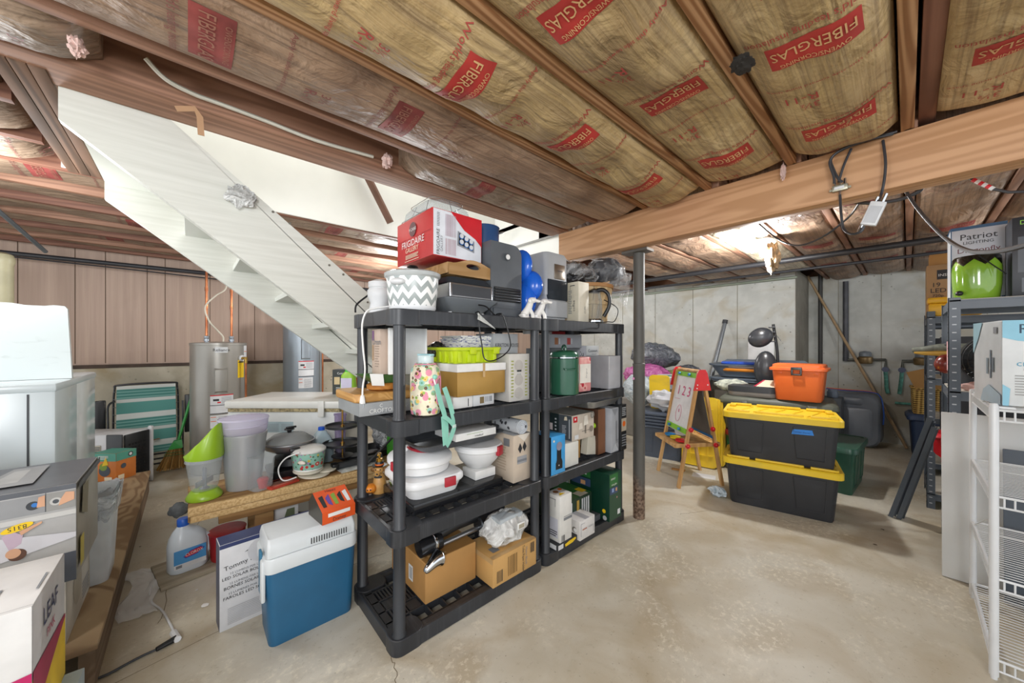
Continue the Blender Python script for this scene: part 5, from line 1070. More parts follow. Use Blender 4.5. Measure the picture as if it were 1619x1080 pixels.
# laundry machine
WE = M('#c3cdd0', .22, var=.03, scale=3); WE2 = M('#d2d8d8', .15, var=.02)
wm = thing('washing_machine', 'white top loading washing machine with its scuffed lid standing open', 'washing machine', (-2.60, -.45, .18))
g = G(); g.box(-.42, -.72, 0, 0, 0, .90, WE, .012); g.box(-.92, -.72, 0, -.425, 0, .905, WE2, .012); g.build('cabinet', wm)
g = G(); g.box(-.93, -.73, .885, .006, .004, .925, WE, .012); g.build('top_panel', wm)
g = G(); g.box(.001, -.08, .02, .003, -.074, .88, DkG); g.build('seam', wm)
def lidp(a, b): return Vector((-.33 - .10 * b, -.80 + .78 * a, .925 + .37 * b))
lp = [(0, 0), (.76, 0), (.735, .36), (.725, .375), (.69, .378), (.66, .372), (.60, .372), (.56, .38), (0, .385)]
g = G(); 
SCF = NT('scuffed_enamel', .25); SCF.col(SCF.mix(SCF.ramp(SCF.noise(7, SCF.map((1, 1, 3)), 7, 1.5), [(.6, '#000000'), (.75, '#909090')]), '#c2cccd', '#8d9798'))
g.add([Vector((-.30 - .18 * z, y - .76, .927 + z)) for y, z in lp] + [Vector((-.33 - .18 * z, y - .76, .927 + z)) for y, z in lp], [tuple(range(9)), tuple(reversed(range(9, 18)))] + [(i, 9 + i, 9 + (i + 1) % 9, (i + 1) % 9) for i in range(9)], SCF.m)
g.build('lid', wm)
# cream vent pipe behind it
g = G(); g.lathe([(.055, 1.0), (.055, 1.88), (.062, 1.9), (.062, 1.93), (.05, 1.96), (.02, 1.975)], M('#c9c3a0', .4), 24); tag(g.build('vent_pipe', loc=(-4.57, -1.045, 0)), 'cream plastic vent pipe rising behind the laundry machine', 'pipe')
# waste bin with liner
wb = thing('waste_bin', 'slim white waste bin with a plastic liner on the platform', 'bin', (-2.60, -.345, .18))
g = G(); g.loft([rr(.22, .13, .03, 0), rr(.27, .165, .035, .40)], M('#c9ced0', .4), True, False); g.loft([rr(.264, .16, .034, .40), rr(.2, .12, .03, .02)], M('#c9ced0', .4), False, True); g.build('bin', wb)
g = G(); R1 = rr(.275, .17, .035, .40, 6)
g.loft([[p + Vector((0, 0, -.10 - .02 * math.sin(i))) * 1 + Vector((p.x, p.y, 0)) * .015 for i, p in enumerate(rr(.27, .165, .035, .40, 6))], [p * 1.0 + Vector((p.x * .06, p.y * .12, .006 + .006 * math.sin(i * 1.7))) for i, p in enumerate(R1)], [p + Vector((-p.x * .1, -p.y * .2, -.05 + .01 * math.sin(i * 2.1))) for i, p in enumerate(R1)]], film_ramp('liner_film', '#b9c2c8', '#e8edf0', 8, .25, (.5, .95)), False, False); g.build('liner', wb)
# mortar and pestle box
carton('mortar_box', 'small orange and teal box picturing a mortar bowl on the platform', 'box', (-4.39, -.585, .18), (-4.26, -.435, .18), .156, .225, {'all': M('#d07a35', .5), 'top': M('#55a390', .5)},
    [('front', 0, .72, 1, .28, M('#55a390', .5)), ('front', 'disc', .55, .38, .045, M('#4a5560', .4)), ('front', 'disc', .5, .52, .03, M('#7d9a3a', .5)), ('front', 'poly', [(.45, .55), (.6, .9), (.7, .6)], Yel), ('right', 0, .72, 1, .28, M('#55a390', .5)), ('right', 'disc', .7, .86, .02, DkG), ('right', 'disc', .7, .86, .012, Wh), ('right', 'disc', .35, .5, .02, M('#4a5560', .4)), ('right', .08, .05, .3, .15, Crm), ('front', .55, .04, .3, .12, Crm), ('front', 'lines', .3, .78, .4, .15, 3, Wh)])
# stacked cartons by the camera
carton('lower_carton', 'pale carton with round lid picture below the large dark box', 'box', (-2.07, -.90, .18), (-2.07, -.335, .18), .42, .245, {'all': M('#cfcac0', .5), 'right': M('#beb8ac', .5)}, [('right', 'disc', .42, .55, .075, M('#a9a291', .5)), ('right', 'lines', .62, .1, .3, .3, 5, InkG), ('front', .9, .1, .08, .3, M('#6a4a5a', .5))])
def squeeze(dl, f, x0, k):
    """lay a printed layout into the part x0 .. x0 + k of a face"""
    out = []
    for d in dl:
        if d[0] != f: out.append(d); continue
        if d[1] == 'text': out.append(d[:3] + (x0 + k * d[3],) + d[4:])
        elif d[1] == 'disc': out.append(d[:2] + (x0 + k * d[2], d[3], d[4] * .62) + d[5:])
        elif d[1] == 'poly': out.append(d[:2] + ([(x0 + k * x, y) for x, y in d[2]],) + d[3:])
        elif d[1] in ('lines', 'bars'): out.append(d[:2] + (x0 + k * d[2], d[3], k * d[4]) + d[5:])
        else: out.append((f, x0 + k * d[1], d[2], k * d[3]) + d[4:])
    return out
carton('shower_box', 'large grey printed carton with yellow 8315 sticker and upside down pictures', 'box', (-2.03, -.86, .4265), (-2.03, -.305, .4265), .41, .35,
    {'all': M('#a9a8a6', .45), 'top': M('#595b60', .4), 'right': M('#9a968c', .5)},
    squeeze([('front', 0, 0, 1, .30, M('#4a4e56', .4)), ('front', 0, .95, 1, .05, M('#55585e', .4)), ('front', .05, .76, .60, .18, M('#8a8b8c', .4)), ('front', .66, .76, .33, .18, M('#8d8c88', .4)),
     ('front', .653, .76, .008, .19, M('#3c3f45', .5)), ('front', 'disc', .52, .845, .024, M('#33363a', .3)), ('front', 'disc', .54, .85, .012, Blu), ('front', 'poly', [(.56, .82), (.65, .82), (.65, .93), (.58, .92)], Skin), ('front', 'disc', .77, .85, .022, M('#b5b4b0', .4)), ('front', 'disc', .77, .85, .012, DKST), ('front', 'poly', [(.80, .80), (.98, .84), (.98, .92), (.88, .93), (.82, .86)], Skin),
     ('front', 0, .69, 1, .05, M('#bdbcb8', .4)), ('front', 'poly', [(0, .33), (1, .45), (1, .50), (0, .60)], M('#c5c4c8', .4)),
     ('front', 'poly', [(.28, .45), (.4, .5), (.42, .58), (.3, .64), (.2, .6)], M('#b9a4b2', .5)), ('front', 'poly', [(.40, .58), (.62, .66), (.62, .68), (.38, .62)], Skin), ('front', 'disc', .36, .40, .032, M('#5a3d30', .5)), ('front', 'disc', .32, .42, .026, Skin),
     ('front', 'poly', [(.36 + .17 * math.cos(a), .66 + .022 * math.cos(a) + .035 * math.sin(a)) for a in [PI * i / 10 for i in range(20)]], Yel), ('front', 'text', '8315', .36, .66, .021, Ink, 184),
     ('front', 'disc', .42, .2, .02, Wh2), ('front', 'disc', .42, .2, .017, M('#4a4e56', .4)), ('front', 'disc', .50, .2, .017, Wh2), ('front', 'disc', .50, .2, .014, M('#4a4e56', .4)), ('front', .555, .12, .006, .15, Wh2), ('front', 'lines', .62, .18, .2, .06, 2, Wh2),
     ('top', 'poly', [(.55, .18), (.80, .18), (.78, .85), (.62, .85)], M('#8f8f90', .4)), ('top', 'poly', [(.60, .3), (.72, .3), (.71, .75), (.64, .75)], M('#aaaaa8', .4)), ('right', 'poly', [(.1, .65), (.35, .55), (.4, .9), (.15, .92)], M('#7d7560', .5)), ('right', .05, .1, .15, .3, M('#c2b04a', .5)), ('right', 0, .93, 1, .07, M('#55585e', .4))], 'front', .64, .36))
carton('base_carton', 'pale blue carton on the floor beneath the white LEAF carton', 'box', (-1.50, -.78, 0), (-1.47, -.27, 0), .32, .234, {'all': M('#b4c4cb', .5)})
carton('leaf_carton', 'tall white carton lettered LEAF PINK with magenta and yellow corner', 'box', (-1.485, -.72, .2355), (-1.485, -.295, .2355), .315, .382, {'all': M('#dcdcdb', .45), 'right': M('#d4d4d6', .45)},
    [('front', 'poly', [(0, 0), (1, 0), (1, .56), (0, .40)], M('#b51a5e', .45)), ('right', 'poly', [(0, .0), (1, .0), (1, .49), (0, .50)], Yel), ('right', 'poly', [(0, .56), (1, .50), (1, .47), (0, .22)], M('#a5244f', .45)),
     ('right', 'text', 'LEAF', .50, .79, .068, M('#2f3a66', .5), 0), ('right', 'text', 'PINK', .50, .635, .036, M('#c23a6a', .5), 0),
     ('top', .25, .05, .5, .008, InkG), ('top', .8, .35, .02, .12, InkG), ('top', 0, .02, 1, .004, InkG), ('top', .97, .3, .01, .3, InkG)])
g = G(); g.tube(smooth_pts([(0, -.12, 0), (-.0, -.06, .02), (0, .0, .024), (0, .06, .02), (0, .12, 0)]), .013, M('#c9d6da', .35, alpha=.9), 8, flat=.4)
tag(g.build('carry_handle', loc=(-1.63, -.55, .619)), 'clear plastic carry strap on top of the LEAF carton', 'handle')
g = G(); sp = M('#7d8594', .8)
STF = NT('striped_cloth', .85); q = STF.math('FRACT', STF.math('MULTIPLY', STF.noise(1.6, None, 2, .6), 26.0)); STF.col(STF.ramp(q, [(.4, '#e0dfe2'), (.5, '#5d6988'), (.75, '#a5606c')]))
lumpy(g, (0, 0, .07), .085, STF.m, (1, 1, 1.0), 8, .2); tag(g.build('striped_cloth', loc=(-2.17, -.62, .777)), 'bundle of blue and red striped cloth on the grey printed carton', 'cloth')

# ---------------------------------------------------------------- freezer and what stands on it
FRZ = M('#c9ccca', .3, var=.04); FRL = M('#d6d6d0', .3, var=.04)
fz = thing('chest_freezer', 'white chest freezer with yellowed lid seal under the stairs', 'freezer', (-3.42, .20, 0), math.radians(47.5))
g = G(); g.box(0, .02, .02, .86, .52, .775, FRZ, .01); g.build('cabinet', fz)
g = G(); g.box(-.012, .002, .80, .872, .53, .858, FRL, .012); fzl = g.build('lid', fz)
g = G(); g.box(.01, .012, .775, .85, .51, .80, M('#9c8f6c', .8, var=.4, scale=60)); g.build('seal', fz)
g = G(); g.box(.70, -.012, .74, .745, .004, .86, FRL, .004); g.build('latch', fzl)
g = G(); g.box(.30, .0185, .62, .50, .0195, .70, M('#9fb3b8', .4)); 
for i in range(6): g.box(.31, .018, .63 + i * .01, .39, .0185, .633 + i * .01, InkG); g.box(.41, .018, .63 + i * .01, .49, .0185, .633 + i * .01, InkG)
g.build('rating_label', fz)
g = G(); g.tube(smooth_pts([(0, 0, 0), (.02, .0, .004), (.1, .02, .004)]), .004, Wh, 6)
def on_freezer(lx, ly):
    a = math.radians(47.5); return (-3.42 + lx * math.cos(a) - ly * math.sin(a), .20 + lx * math.sin(a) + ly * math.cos(a), .8585)
P = on_freezer(.62, .36); carton('vacuum_box', 'charcoal lettered box standing on the freezer by the wall', 'box', P, (P[0] + .10, P[1] + .12, P[2]), .12, .21, {'all': M('#45484c', .5), 'front': M('#2f3432', .5)}, [('front', 'text', 'Cuisinart', .55, .85, .025, Wh), ('front', 'lines', .2, .1, .6, .2, 3, LtG), ('front', .1, .4, .3, .3, M('#c9b389', .5))])
lb3 = thing('detergent_bottle', 'lime and white detergent bottle with green cap on the freezer', 'bottle', on_freezer(.80, .27), math.radians(45))
g = G(); g.loft([rr(.12, .07, .03, 0), rr(.125, .075, .03, .08), rr(.11, .07, .03, .17), rr(.06, .05, .02, .20)], M('#9ccf3a', .35)); g.box(-.045, -.0385, .03, .045, -.036, .15, M('#cfc9e0', .5), .001); g.box(-.045, -.0395, .03, .045, -.0385, .06, M('#d8708a', .5)); g.build('body', lb3)
g = G(); g.lathe([(.026, .198), (.027, .24), (.022, .245)], M('#45c83c', .35), 20); g.build('cap', lb3)
ob = thing('detergent_bottle', 'orange detergent jug behind the shelf post on the freezer', 'bottle', on_freezer(.82, .40), math.radians(30))
g = G(); g.loft([rr(.14, .09, .03, 0), rr(.145, .09, .03, .18), rr(.09, .06, .02, .26), rr(.05, .05, .02, .27)], M('#df6a2a', .35)); g.build('body', ob)
g = G(); g.lathe([(.03, .27), (.03, .31), (.02, .315)], Wh, 20); g.build('cap', ob)

# ---------------------------------------------------------------- makeshift table
PB = NT('particle_board', .8); PB.col(PB.mix(PB.ramp(PB.noise(90, None, 4), [(.4, '#000000'), (.6, '#ffffff')]), '#bd9a66', '#d6b785')); PB.bump(PB.noise(120, None, 2), .3, .002)
OW = wood('#b5925f', '#8d6b42', 'y', 18, .8, key='ow')
tbx, tby = -2.43, -.005
tb_ = thing('work_table', 'low makeshift table of particle board planks covered with kitchenware', 'table', (tbx, tby, 0))
g = G(); g.box(-.40, 0, .375, -.01, 1.35, .45, OW, .004); g.build('top_boards', tb_)
g = G(); g.box(-.012, 0, .412, .012, 1.33, .452, PB.m, .003); g.build('front_strip', tb_)
g = G(); g.box(-.012, .01, .376, .006, 1.33, .409, PB.m, .003); g.build('front_strip', tb_)
g = G(); g.box(-.03, .12, .33, -.008, 1.30, .374, wood('#a5804f', '#84623a', 'y', 12, .8, key='ow2'), .003); g.build('lower_strip', tb_)
for y in (.28, 1.2):
    for x in (-.06, -.36): g = G(); g.box(x - .02, y, 0, x + .02, y + .09, .374, OW, .003); g.build('leg', tb_)
def TP(u, v, dz=0): p = W(u, v, .4525); return (p.x, p.y, .4525 + dz)
T0 = .4525
# green chopper
gc = thing('food_chopper', 'lime green and clear food chopper with slanted lid at the table end', 'chopper', (-2.56, .062, T0), math.radians(-35))
LIME2 = M('#93b92c', .3, var=.04)
g = G(); g.lathe([(0.0774, 0), (0.0790, .01), (0.0711, .025), (0.0592, .042), (0.0553, .045)], LIME2, 36); g.build('base', gc)
g = G(); g.lathe([(0.0521, .046), (0.0592, .06), (0.0774, .2), (0.0790, .215)], CLR, 36, cap1=False, cap0=False); g.lathe([(0.0790, .2), (0.0822, .2), (0.0822, .216), (0.0790, .216)], CLR, 36, cap0=False, cap1=False); g.build('jar', gc)
g = G(); g.lathe([(0.0237, .05), (0.0095, .06), (0.0095, .15), (0.0079, .16)], M('#7a7f86', .3), 16); g.box(-.06, -.006, .07, .06, .006, .1, STEEL, .002); g.build('blade', gc)
g = G(); g.loft([rr(.162, .162, .08, .215, 6), rr(.168, .168, .08, .235, 6), [Vector((p.x * .92, p.y * .80 + .015, .245 + .12 * max(0, (p.y + .09) / .18))) for p in rr(.16, .16, .08, 0, 6)], [Vector((p.x * .5, p.y * .5 + .035, .275 + .13 * max(0, (p.y + .09) / .18))) for p in rr(.17, .17, .08, 0, 6)]], LIME2); g.build('lid', gc)
# silver frozen drink maker
fm = thing('drink_maker', 'tall silver tapered drink mixer with clear reservoir on top', 'mixer', (-2.60, .238, T0), math.radians(20))
SV = M('#b2b5b8', .32, .4, var=.04)
RES = glass('reservoir_plastic', '#e9e6f2', .04, .38)
g = G(); g.lathe([(0.0820, 0), (0.0845, .01), (0.0968, .16), (0.0972, .165), (0.1107, .29), (0.1148, .305), (0.1148, .315), (0.0984, .32)], SV, 44); g.build('body', fm)
g = G(); g.lathe([(0.1050, .316), (0.1148, .33), (0.1197, .39), (0.1230, .395), (0.1197, .405)], RES, 44, cap0=False, cap1=False); g.lathe([(0.1165, .355), (0.1185, .36), (0.1165, .365)], RES, 44, cap0=False, cap1=False); g.lathe([(0.1164, .405), (0.0984, .41), (0.0246, .414)], RES, 44); g.build('reservoir', fm)
g = G(); g.loft([rr(.11, .1, .03, .0, 5, .11, .03), rr(.12, .11, .03, .17, 5, .12, .03), rr(.13, .12, .03, .19, 5, .12, .03)], CLR); g.build('jug', fm)
g = G(); g.lathe([(.02, .0), (.03, .05), (.02, .06)], Red, 12, (.12, .04)); g.build('red_base', fm)
# skillet with glass lid on black slow cooker parts
sk = thing('electric_skillet', 'wide skillet with domed glass lid raised on black pots', 'skillet', (-2.70, .485, T0 + .145))
g = G(); g.lathe([(0.1056, 0), (0.1320, .02), (0.1408, .05), (0.1452, .052)], STEEL, 40, sy=1.0, cap1=False); g.build('pan', sk)
g = G(); g.lathe([(0.1461, .052), (0.1408, .062), (0.0880, .1), (0.0264, .112)], glass('tinted_glass', '#b9bcbc', .03, .45), 40); g.lathe([(0.1408, .05), (0.1478, .052), (0.1478, .06), (0.1408, .062)], STEEL, 40, cap0=False, cap1=False); skl = g.build('lid', sk)
g = G(); g.lathe([(0.0106, .11), (0.0141, .125), (0.0308, .13), (0.0264, .138)], Blk, 20); g.box(-.006, -.02, .138, .006, .04, .15, Blk, .003); g.build('knob', skl)
g = G(); g.box(.15, -.03, .02, .185, .03, .045, Blk, .008); g.build('handle', sk)
bk = thing('black_pots', 'stack of shiny black moulded cookware under the glass skillet', 'cookware', (-2.685, .50, T0))
g = G(); g.loft([rr(.22, .26, .05, 0), rr(.24, .28, .05, .04), rr(.24, .28, .05, .05), rr(.2, .22, .05, .052)], Blk); g.build('lower_pan', bk)
g = G(); g.lathe([(.09, .053), (.11, .07), (.105, .11), (.08, .115), (.05, .12), (.05, .143)], Blk, 30); g.build('upper_pan', bk)
# floral small slow cooker on its plates
fcx, fcy = -2.545, .56
for i, (dx, dy, dz, r) in enumerate(((.0, .035, 0, .115), (.0, .10, .0165, .09), (0, .0, .0255 + .004, .105))):
    g = G(); g.lathe([(r * .9, 0), (r, .006), (r, .013), (r * .96, .015)] if i != 1 else [(r * .9, 0), (r, .004), (r, .009), (r * .96, .011)], M('#dcd8c8', .45), 40, sy=.8 if i != 1 else .7)
    tag(g.build('plate_cover', loc=(fcx + dx, fcy + dy, T0 + dz)), ['large cream burner cover flat on the table under the others', 'cream burner cover sticking out towards the shelf post', 'cream burner cover directly below the floral cooker'][i], 'cover', 'cream burner covers')
fp = NT('floral_enamel', .3)
def vor(t, scale, loc):
    mp = t.n('Mapping'); mp.inputs['Location'].default_value = loc; t.l(t.tc.outputs['Object'], mp.inputs['Vector']); v = t.n('TexVoronoi', Scale=scale); t.l(mp.outputs[0], v.inputs['Vector']); return v.outputs['Distance']
c = fp.mix(0, '#8fbfae', '#8fbfae')
for s_, r, loc, a, b in ((23, .28, (1, 2, 3), '#c23a34', '#e8d8c8'), (30, .22, (5, 2, 1), '#d9b84c', '#b5862c'), (28, .2, (2, 8, 4), '#9a7fae', '#d8c8e0'), (38, .22, (9, 1, 5), '#4a6a4f', '#4a6a4f'), (26, .18, (4, 7, 9), '#c9485a', '#8a2a34')):
    d = vor(fp, s_, loc); c = fp.mix(fp.ramp(d, [(r, '#ffffff'), (r + .04, '#000000')]), c, fp.ramp(d, [(r * .3, b), (r * .55, a)]))
fp.col(c)
fc = thing('floral_cooker', 'small mint slow cooker with flower pattern and white lid', 'slow cooker', (fcx, fcy, T0 + .046), math.radians(20))
g = G(); g.lathe([(0.0882, 0), (0.0936, .004), (0.0936, .012)], Wh, 40, sy=.85); g.build('base', fc)
g = G(); g.lathe([(0.0945, .012), (0.1035, .07), (0.1062, .112)], fp.m, 48, sy=.85); g.build('body', fc)
g = G(); g.lathe([(0.1080, .112), (0.1125, .117), (0.1125, .125), (0.0990, .135), (0.0450, .143), (0.0090, .144)], M('#e2e2de', .15), 40, sy=.85); g.build('lid', fc)
g = G(); g.ball((.075, -.088, .07), .025, M('#e8dcd0', .4), 14, (1.3, .6, .45)); g.build('handle', fc)
g = G(); g.tube(smooth_pts([(.06, -.09, .13), (.0, -.14, .10), (-.02, -.17, .04), (.02, -.165, -.02), (.06, -.11, -.012)], 8), .004, Wh, 8); g.build('cord', fc)
g = G(); g.box(-.06, -.1, 0, .06, .06, .012, M('#b8402f', .5), .002)
for i in range(4): g.box(-.045, -.085 + .0, .0122, -.04 + .07, -.0 + .0, .0124, M('#b8402f', .5)); g.box(.04 - i * .02, -.08, .0122, .046 - i * .02, .03, .0126, M('#d99a86', .5))
tag(g.build('recipe_booklet', loc=(-2.505, .42, T0), rz=.35), 'red recipe booklet lying on the table beside the silver mixer', 'booklet')
g = G(); g.box(-.08, -.14, 0, .08, .14, .004, M('#c5c9c6', .5, var=.3, scale=25), .001); tag(g.build('magazine', loc=(-2.53, .86, T0), rz=.1), 'crumpled magazine on the table near the shelf post', 'magazine')
# black griddle set, tiered stand, jug, bottles
g = G(); g.loft([rr(.22, .30, .04, 0), rr(.26, .34, .05, .045), rr(.265, .345, .05, .05), rr(.24, .32, .04, .05), rr(.2, .28, .04, .01)], Blk); tag(g.build('baking_pan', loc=(-2.71, .96, T0), rz=.1), 'deep black baking pan on the table by the shelf', 'pan')
g = G(); g.cyl((-.0, -.10, .0), (.0, .2, .0), .022, DKST, 14); g.box(-.03, -.13, -.02, .03, -.09, .02, Blk, .006); tag(g.build('roller_handle', loc=(-2.52, .82, T0 + .028)), 'dark grey tubular handle lying in front of the baking pan', 'handle')
ts = thing('tiered_stand', 'two tier black plate stand with a slim gold rod', 'stand', (-2.63, .79, T0 + .052))
GLD = M('#b9924a', .25, .9)
g = G(); g.cyl((0, 0, 0), (0, 0, .34), .006, GLD, 10); g.lathe([(.004, .335), (.022, .34), (.022, .346), (.004, .35)], GLD, 16); g.lathe([(.014, .09), (.014, .1)], GLD, 12); g.lathe([(.014, .21), (.014, .22)], GLD, 12); g.build('rod', ts)
for z, r in ((.085, .125), (.205, .11)):
    g = G(); g.lathe([(.01, z), (r * .95, z), (r, z + .004), (r, z + .018), (r - .004, z + .018), (r - .006, z + .005), (.01, z + .004)], M('#26282b', .35), 40); g.build('plate', ts)
g = G(); g.lathe([(.06, 0), (.07, .006), (.07, .01), (.01, .012)], M('#26282b', .35), 30); g.build('foot', ts)
wj = thing('water_jug', 'translucent pale blue water jug with blue cap behind the tiered stand', 'jug', (-2.80, .70, T0))
g = G(); g.loft([rr(.13, .13, .03, 0), rr(.14, .14, .035, .02), rr(.14, .14, .035, .14), rr(.06, .06, .025, .215), rr(.035, .035, .017, .22)], M('#b7cbd4', .25, alpha=.85)); g.build('body', wj)
g = G(); g.lathe([(.022, .22), (.022, .24), (.018, .243)], M('#1f57c4', .35), 16); g.build('cap', wj)
pj = thing('blender_jar', 'faint purple clear blender jar standing behind the water jug', 'jar', (-2.80, .825, T0), 0); pj.scale = (.62, .62, 1.05)
g = G(); g.loft([rr(.09, .09, .02, 0), rr(.11, .11, .02, .30)], glass('purple_plastic', '#b7aac8', .05, .5), True, False); g.loft([rr(.118, .118, .02, .29), rr(.122, .122, .02, .305)], glass('purple_plastic', '#b7aac8', .05, .5), False, False); g.build('jar', pj)
gd = thing('detergent_bottle', 'green detergent bottle with yellow spout behind the shelving', 'bottle', (-2.56, 1.14, T0), math.radians(40))
g = G(); g.loft([rr(.11, .07, .03, 0), rr(.12, .075, .03, .03), rr(.12, .07, .03, .14), rr(.09, .06, .025, .2), rr(.06, .05, .02, .215)], M('#3f8a2e', .25)); g.build('body', gd)
g = G(); g.loft([rr(.06, .05, .02, .215), rr(.065, .055, .02, .23), rr(.03, .03, .012, .26)], M('#c9d32e', .35)); g.build('cap', gd)
g = G(); g.tube(smooth_pts([(.025, -.045, .04), (.03, -.06, .09), (.03, -.05, .15), (.0, -.03, .18)]), .012, M('#57a83e', .25), 8); g.build('grip', gd)
fb_ = film_ramp('foil_bubble', '#8f9296', '#e3e5e8', 22, .15, (1, 1))
g = G(); lumpy(g, (0, 0, .15), .16, fb_, (.7, 1.2, .95), 6, .3); tag(g.build('bubble_wrap', loc=(-2.72, 1.23, T0)), 'crumpled silver bubble wrap bundle behind the shelf posts', 'wrapping')
g = G(); g.tube([(0, 0, 0), (.0, .2, .17), (.0, .3, .26)], .008, Blk, 8); tag(g.build('black_rod', loc=(-2.42, .86, T0 + .01)), 'thin black rod leaning up behind the shelf corner', 'rod')
# ---------------------------------------------------------------- under and in front of the table
bl = thing('bleach_bottle', 'white bleach bottle with blue cap and Clorox label on the floor', 'bottle', (-2.735, -.005, .022), math.radians(10))
WB = M('#d3dbe2', .3, var=.03)
g = G(); g.loft([rr(.11, .16, .045, 0), rr(.12, .175, .05, .012), rr(.12, .175, .05, .14), rr(.11, .16, .05, .18), rr(.08, .11, .04, .215, cy=-.01), rr(.05, .06, .025, .235, cy=-.02), rr(.045, .045, .02, .245, cy=-.02)], WB); g.build('body', bl)
g = G(); g.lathe([(.026, .243), (.027, .25), (.027, .278), (.024, .282)], M('#2b62c4', .35), 20, (0, -.02)); g.build('cap', bl)
g = G(); e = .0612
g.box(.0595, -.068, .03, e, .068, .13, M('#4b95cf', .4)); g.box(e, -.068, .03, e + .0006, .068, .055, Wh2); g.add([(e + .0008, y, z) for y, z in ((-.03, .09), (.0, .115), (.045, .122), (.062, .108), (.03, .085), (-.02, .078))], [(0, 1, 2, 3, 4, 5)], M('#2b4fa8', .4)); g.add([(e + .0012, y, z) for y, z in ((-.025, .091), (.0, .110), (.043, .117), (.055, .107), (.028, .089), (-.017, .083))], [(0, 1, 2, 3, 4, 5)], Red)
g.text('CLOROX', (e + .0022, .016, .1), (0, 1, .12), (0, -.12, 1), .022, Wh, wmax=.075); g.box(e + .0006, -.06, .035, e + .0012, -.035, .05, InkG)
g.build('label', bl)
g = G(); g.tube(smooth_pts([(.02, .06, .17), (.02, .085, .15), (.02, .09, .1), (.02, .075, .06)]), .014, WB, 10); g.build('grip', bl)
g = G(); g.box(-.30, -.09, 0, .0, .5, .02, wood('#a89f8c', '#8d8370', 'y', 16, .85, key='fl'), .003); tag(g.build('floor_board', loc=(-2.60, -.02, 0.0005), rz=.18), 'grey flat board on the floor under the bleach bottle', 'board')
g = G(); lumpy(g, (0, 0, .05), .05, M('#55595c', .8, var=.3, scale=30), (.5, .8, .7), 3, .2); tag(g.build('grey_cloth', loc=(-2.50, -.04, .385)), 'grey scrunched cloth hanging at the table end above the bleach', 'cloth')
g = G(); g.lathe([(.075, 0), (.078, .005), (.088, .155), (.092, .16), (.086, .162)], M('#b01f26', .4), 30); tag(g.build('red_bucket', loc=(-2.72, .17, .022)), 'red plastic bucket behind the bleach bottle', 'bucket')
carton('window_box', 'white box with dark stripe print under the table', 'box', (-2.52, .30, 0), (-2.52, .50, 0), .15, .30, {'all': Wh2}, [('front', 'text', 'W', .5, .4, .07, M('#5a6a9a', .5)), ('front', 'poly', [(.5, .5), (.9, .5), (.9, .95), (.7, .95)], M('#5f6b52', .5))])
carton('solar_bollard_box', 'flat white and navy box of solar garden lights standing on edge', 'box', (-2.045, .10, 0), (-2.085, .655, 0), .10, .385, {'all': M('#cfd0d3', .5), 'top': M('#2f3a66', .4), 'left': M('#5d6070', .5)},
    [('front', 0, .955, 1, .045, M('#2f3a66', .4)), ('front', 'text', 'Tommy Bahama', .19, .74, .028, Ink, 6), ('front', 'poly', [(.16, .84), (.27, .86), (.3, .89), (.24, .875), (.19, .865)], InkG), ('front', 'text', '12 LUMENS PER LIGHT', .19, .645, .014, InkG), ('front', 'text', 'LED SOLAR BOLLARD', .18, .60, .019, Ink), ('front', 'text', '12 LUMENS PAR LAMPE', .19, .53, .014, InkG), ('front', 'text', 'BORNES SOLAIRES', .165, .485, .019, Ink), ('front', 'text', '12 LUMENES POR LAMPARA', .21, .415, .014, InkG), ('front', 'text', 'FAROLES LED SOLAR', .18, .37, .019, Ink), ('front', 'disc', .28, .82, .055, M('#c5c6ca', .5)), ('front', 'lines', .05, .05, .25, .2, 10, M('#b5b5b8', .5)), ('front', 'disc', .5, .15, .05, M('#b9babd', .5)), ('top', 'text', 'Tommy Bahama', .75, .5, .03, Wh2)])
cl = thing('electric_cooler', 'blue electric cool box with white lid and vent slots', 'cooler', (-1.895, .4175, 0))
CB = M('#235d82', .4, var=.05); CWH = M('#cfd5d8', .35, var=.03)
g = G(); g.loft([rr(.20, .335, .03, 0), rr(.205, .34, .035, .012), rr(.235, .365, .035, .325)], CB); g.build('body', cl)
g = G(); g.loft([rr(.243, .373, .035, .32), rr(.247, .377, .037, .33), rr(.247, .377, .037, .375), rr(.24, .37, .036, .382)], CWH); g.build('rim', cl)
g = G(); g.loft([rr(.225, .355, .012, .383), rr(.225, .355, .012, .42), rr(.19, .345, .012, .452), rr(.18, .34, .01, .455)], CWH)
cll = g.build('lid', cl)
g = G()
for i in range(15): y = -.015 + i * .0105; g.box(.1135, y, .392, .1150, y + .0045, .418, DkG); 
g.box(.1125, -.03, .388, .1137, .155, .422, CWH, .002); g.build('vent_grille', cll)
g = G(); g.box(.02, -.196, .22, .06, -.186, .40, M('#2f6f8f', .4), .004); g.box(.06, -.197, .20, .1, -.18, .375, CWH, .008); g.build('handle', cl)
db = thing('snack_carrier', 'orange and black Halloween carry box with a white handle slot on the cooler', 'box', (-1.875, .515, .4565), math.radians(6))
ORB = M('#d9541e', .45, var=.08)
pf = [(-.085, 0), (.085, 0), (.085, .055), (-.035, .115), (-.085, .06)]
g = G(); g.prism([(x, z) for x, z in pf], -.075, .075, ORB, 'xz')
g.add([(x, -.0755, z) for x, z in pf], [tuple(range(5))], M('#3d3a33', .4))
g.add([(.086, y, z) for y, z in ((-.05, .028), (.05, .028), (.05, .045), (-.05, .045))], [(0, 1, 2, 3)], Wh)
def sl(t_, y): return Vector((.085 - .12 * t_, y, .0558 + .06 * t_)) + Vector((.0004, 0, .0008))
g.text('Disney', (.0866, 0, .013), (0, 1, 0), (0, 0, 1), .022, Ink)
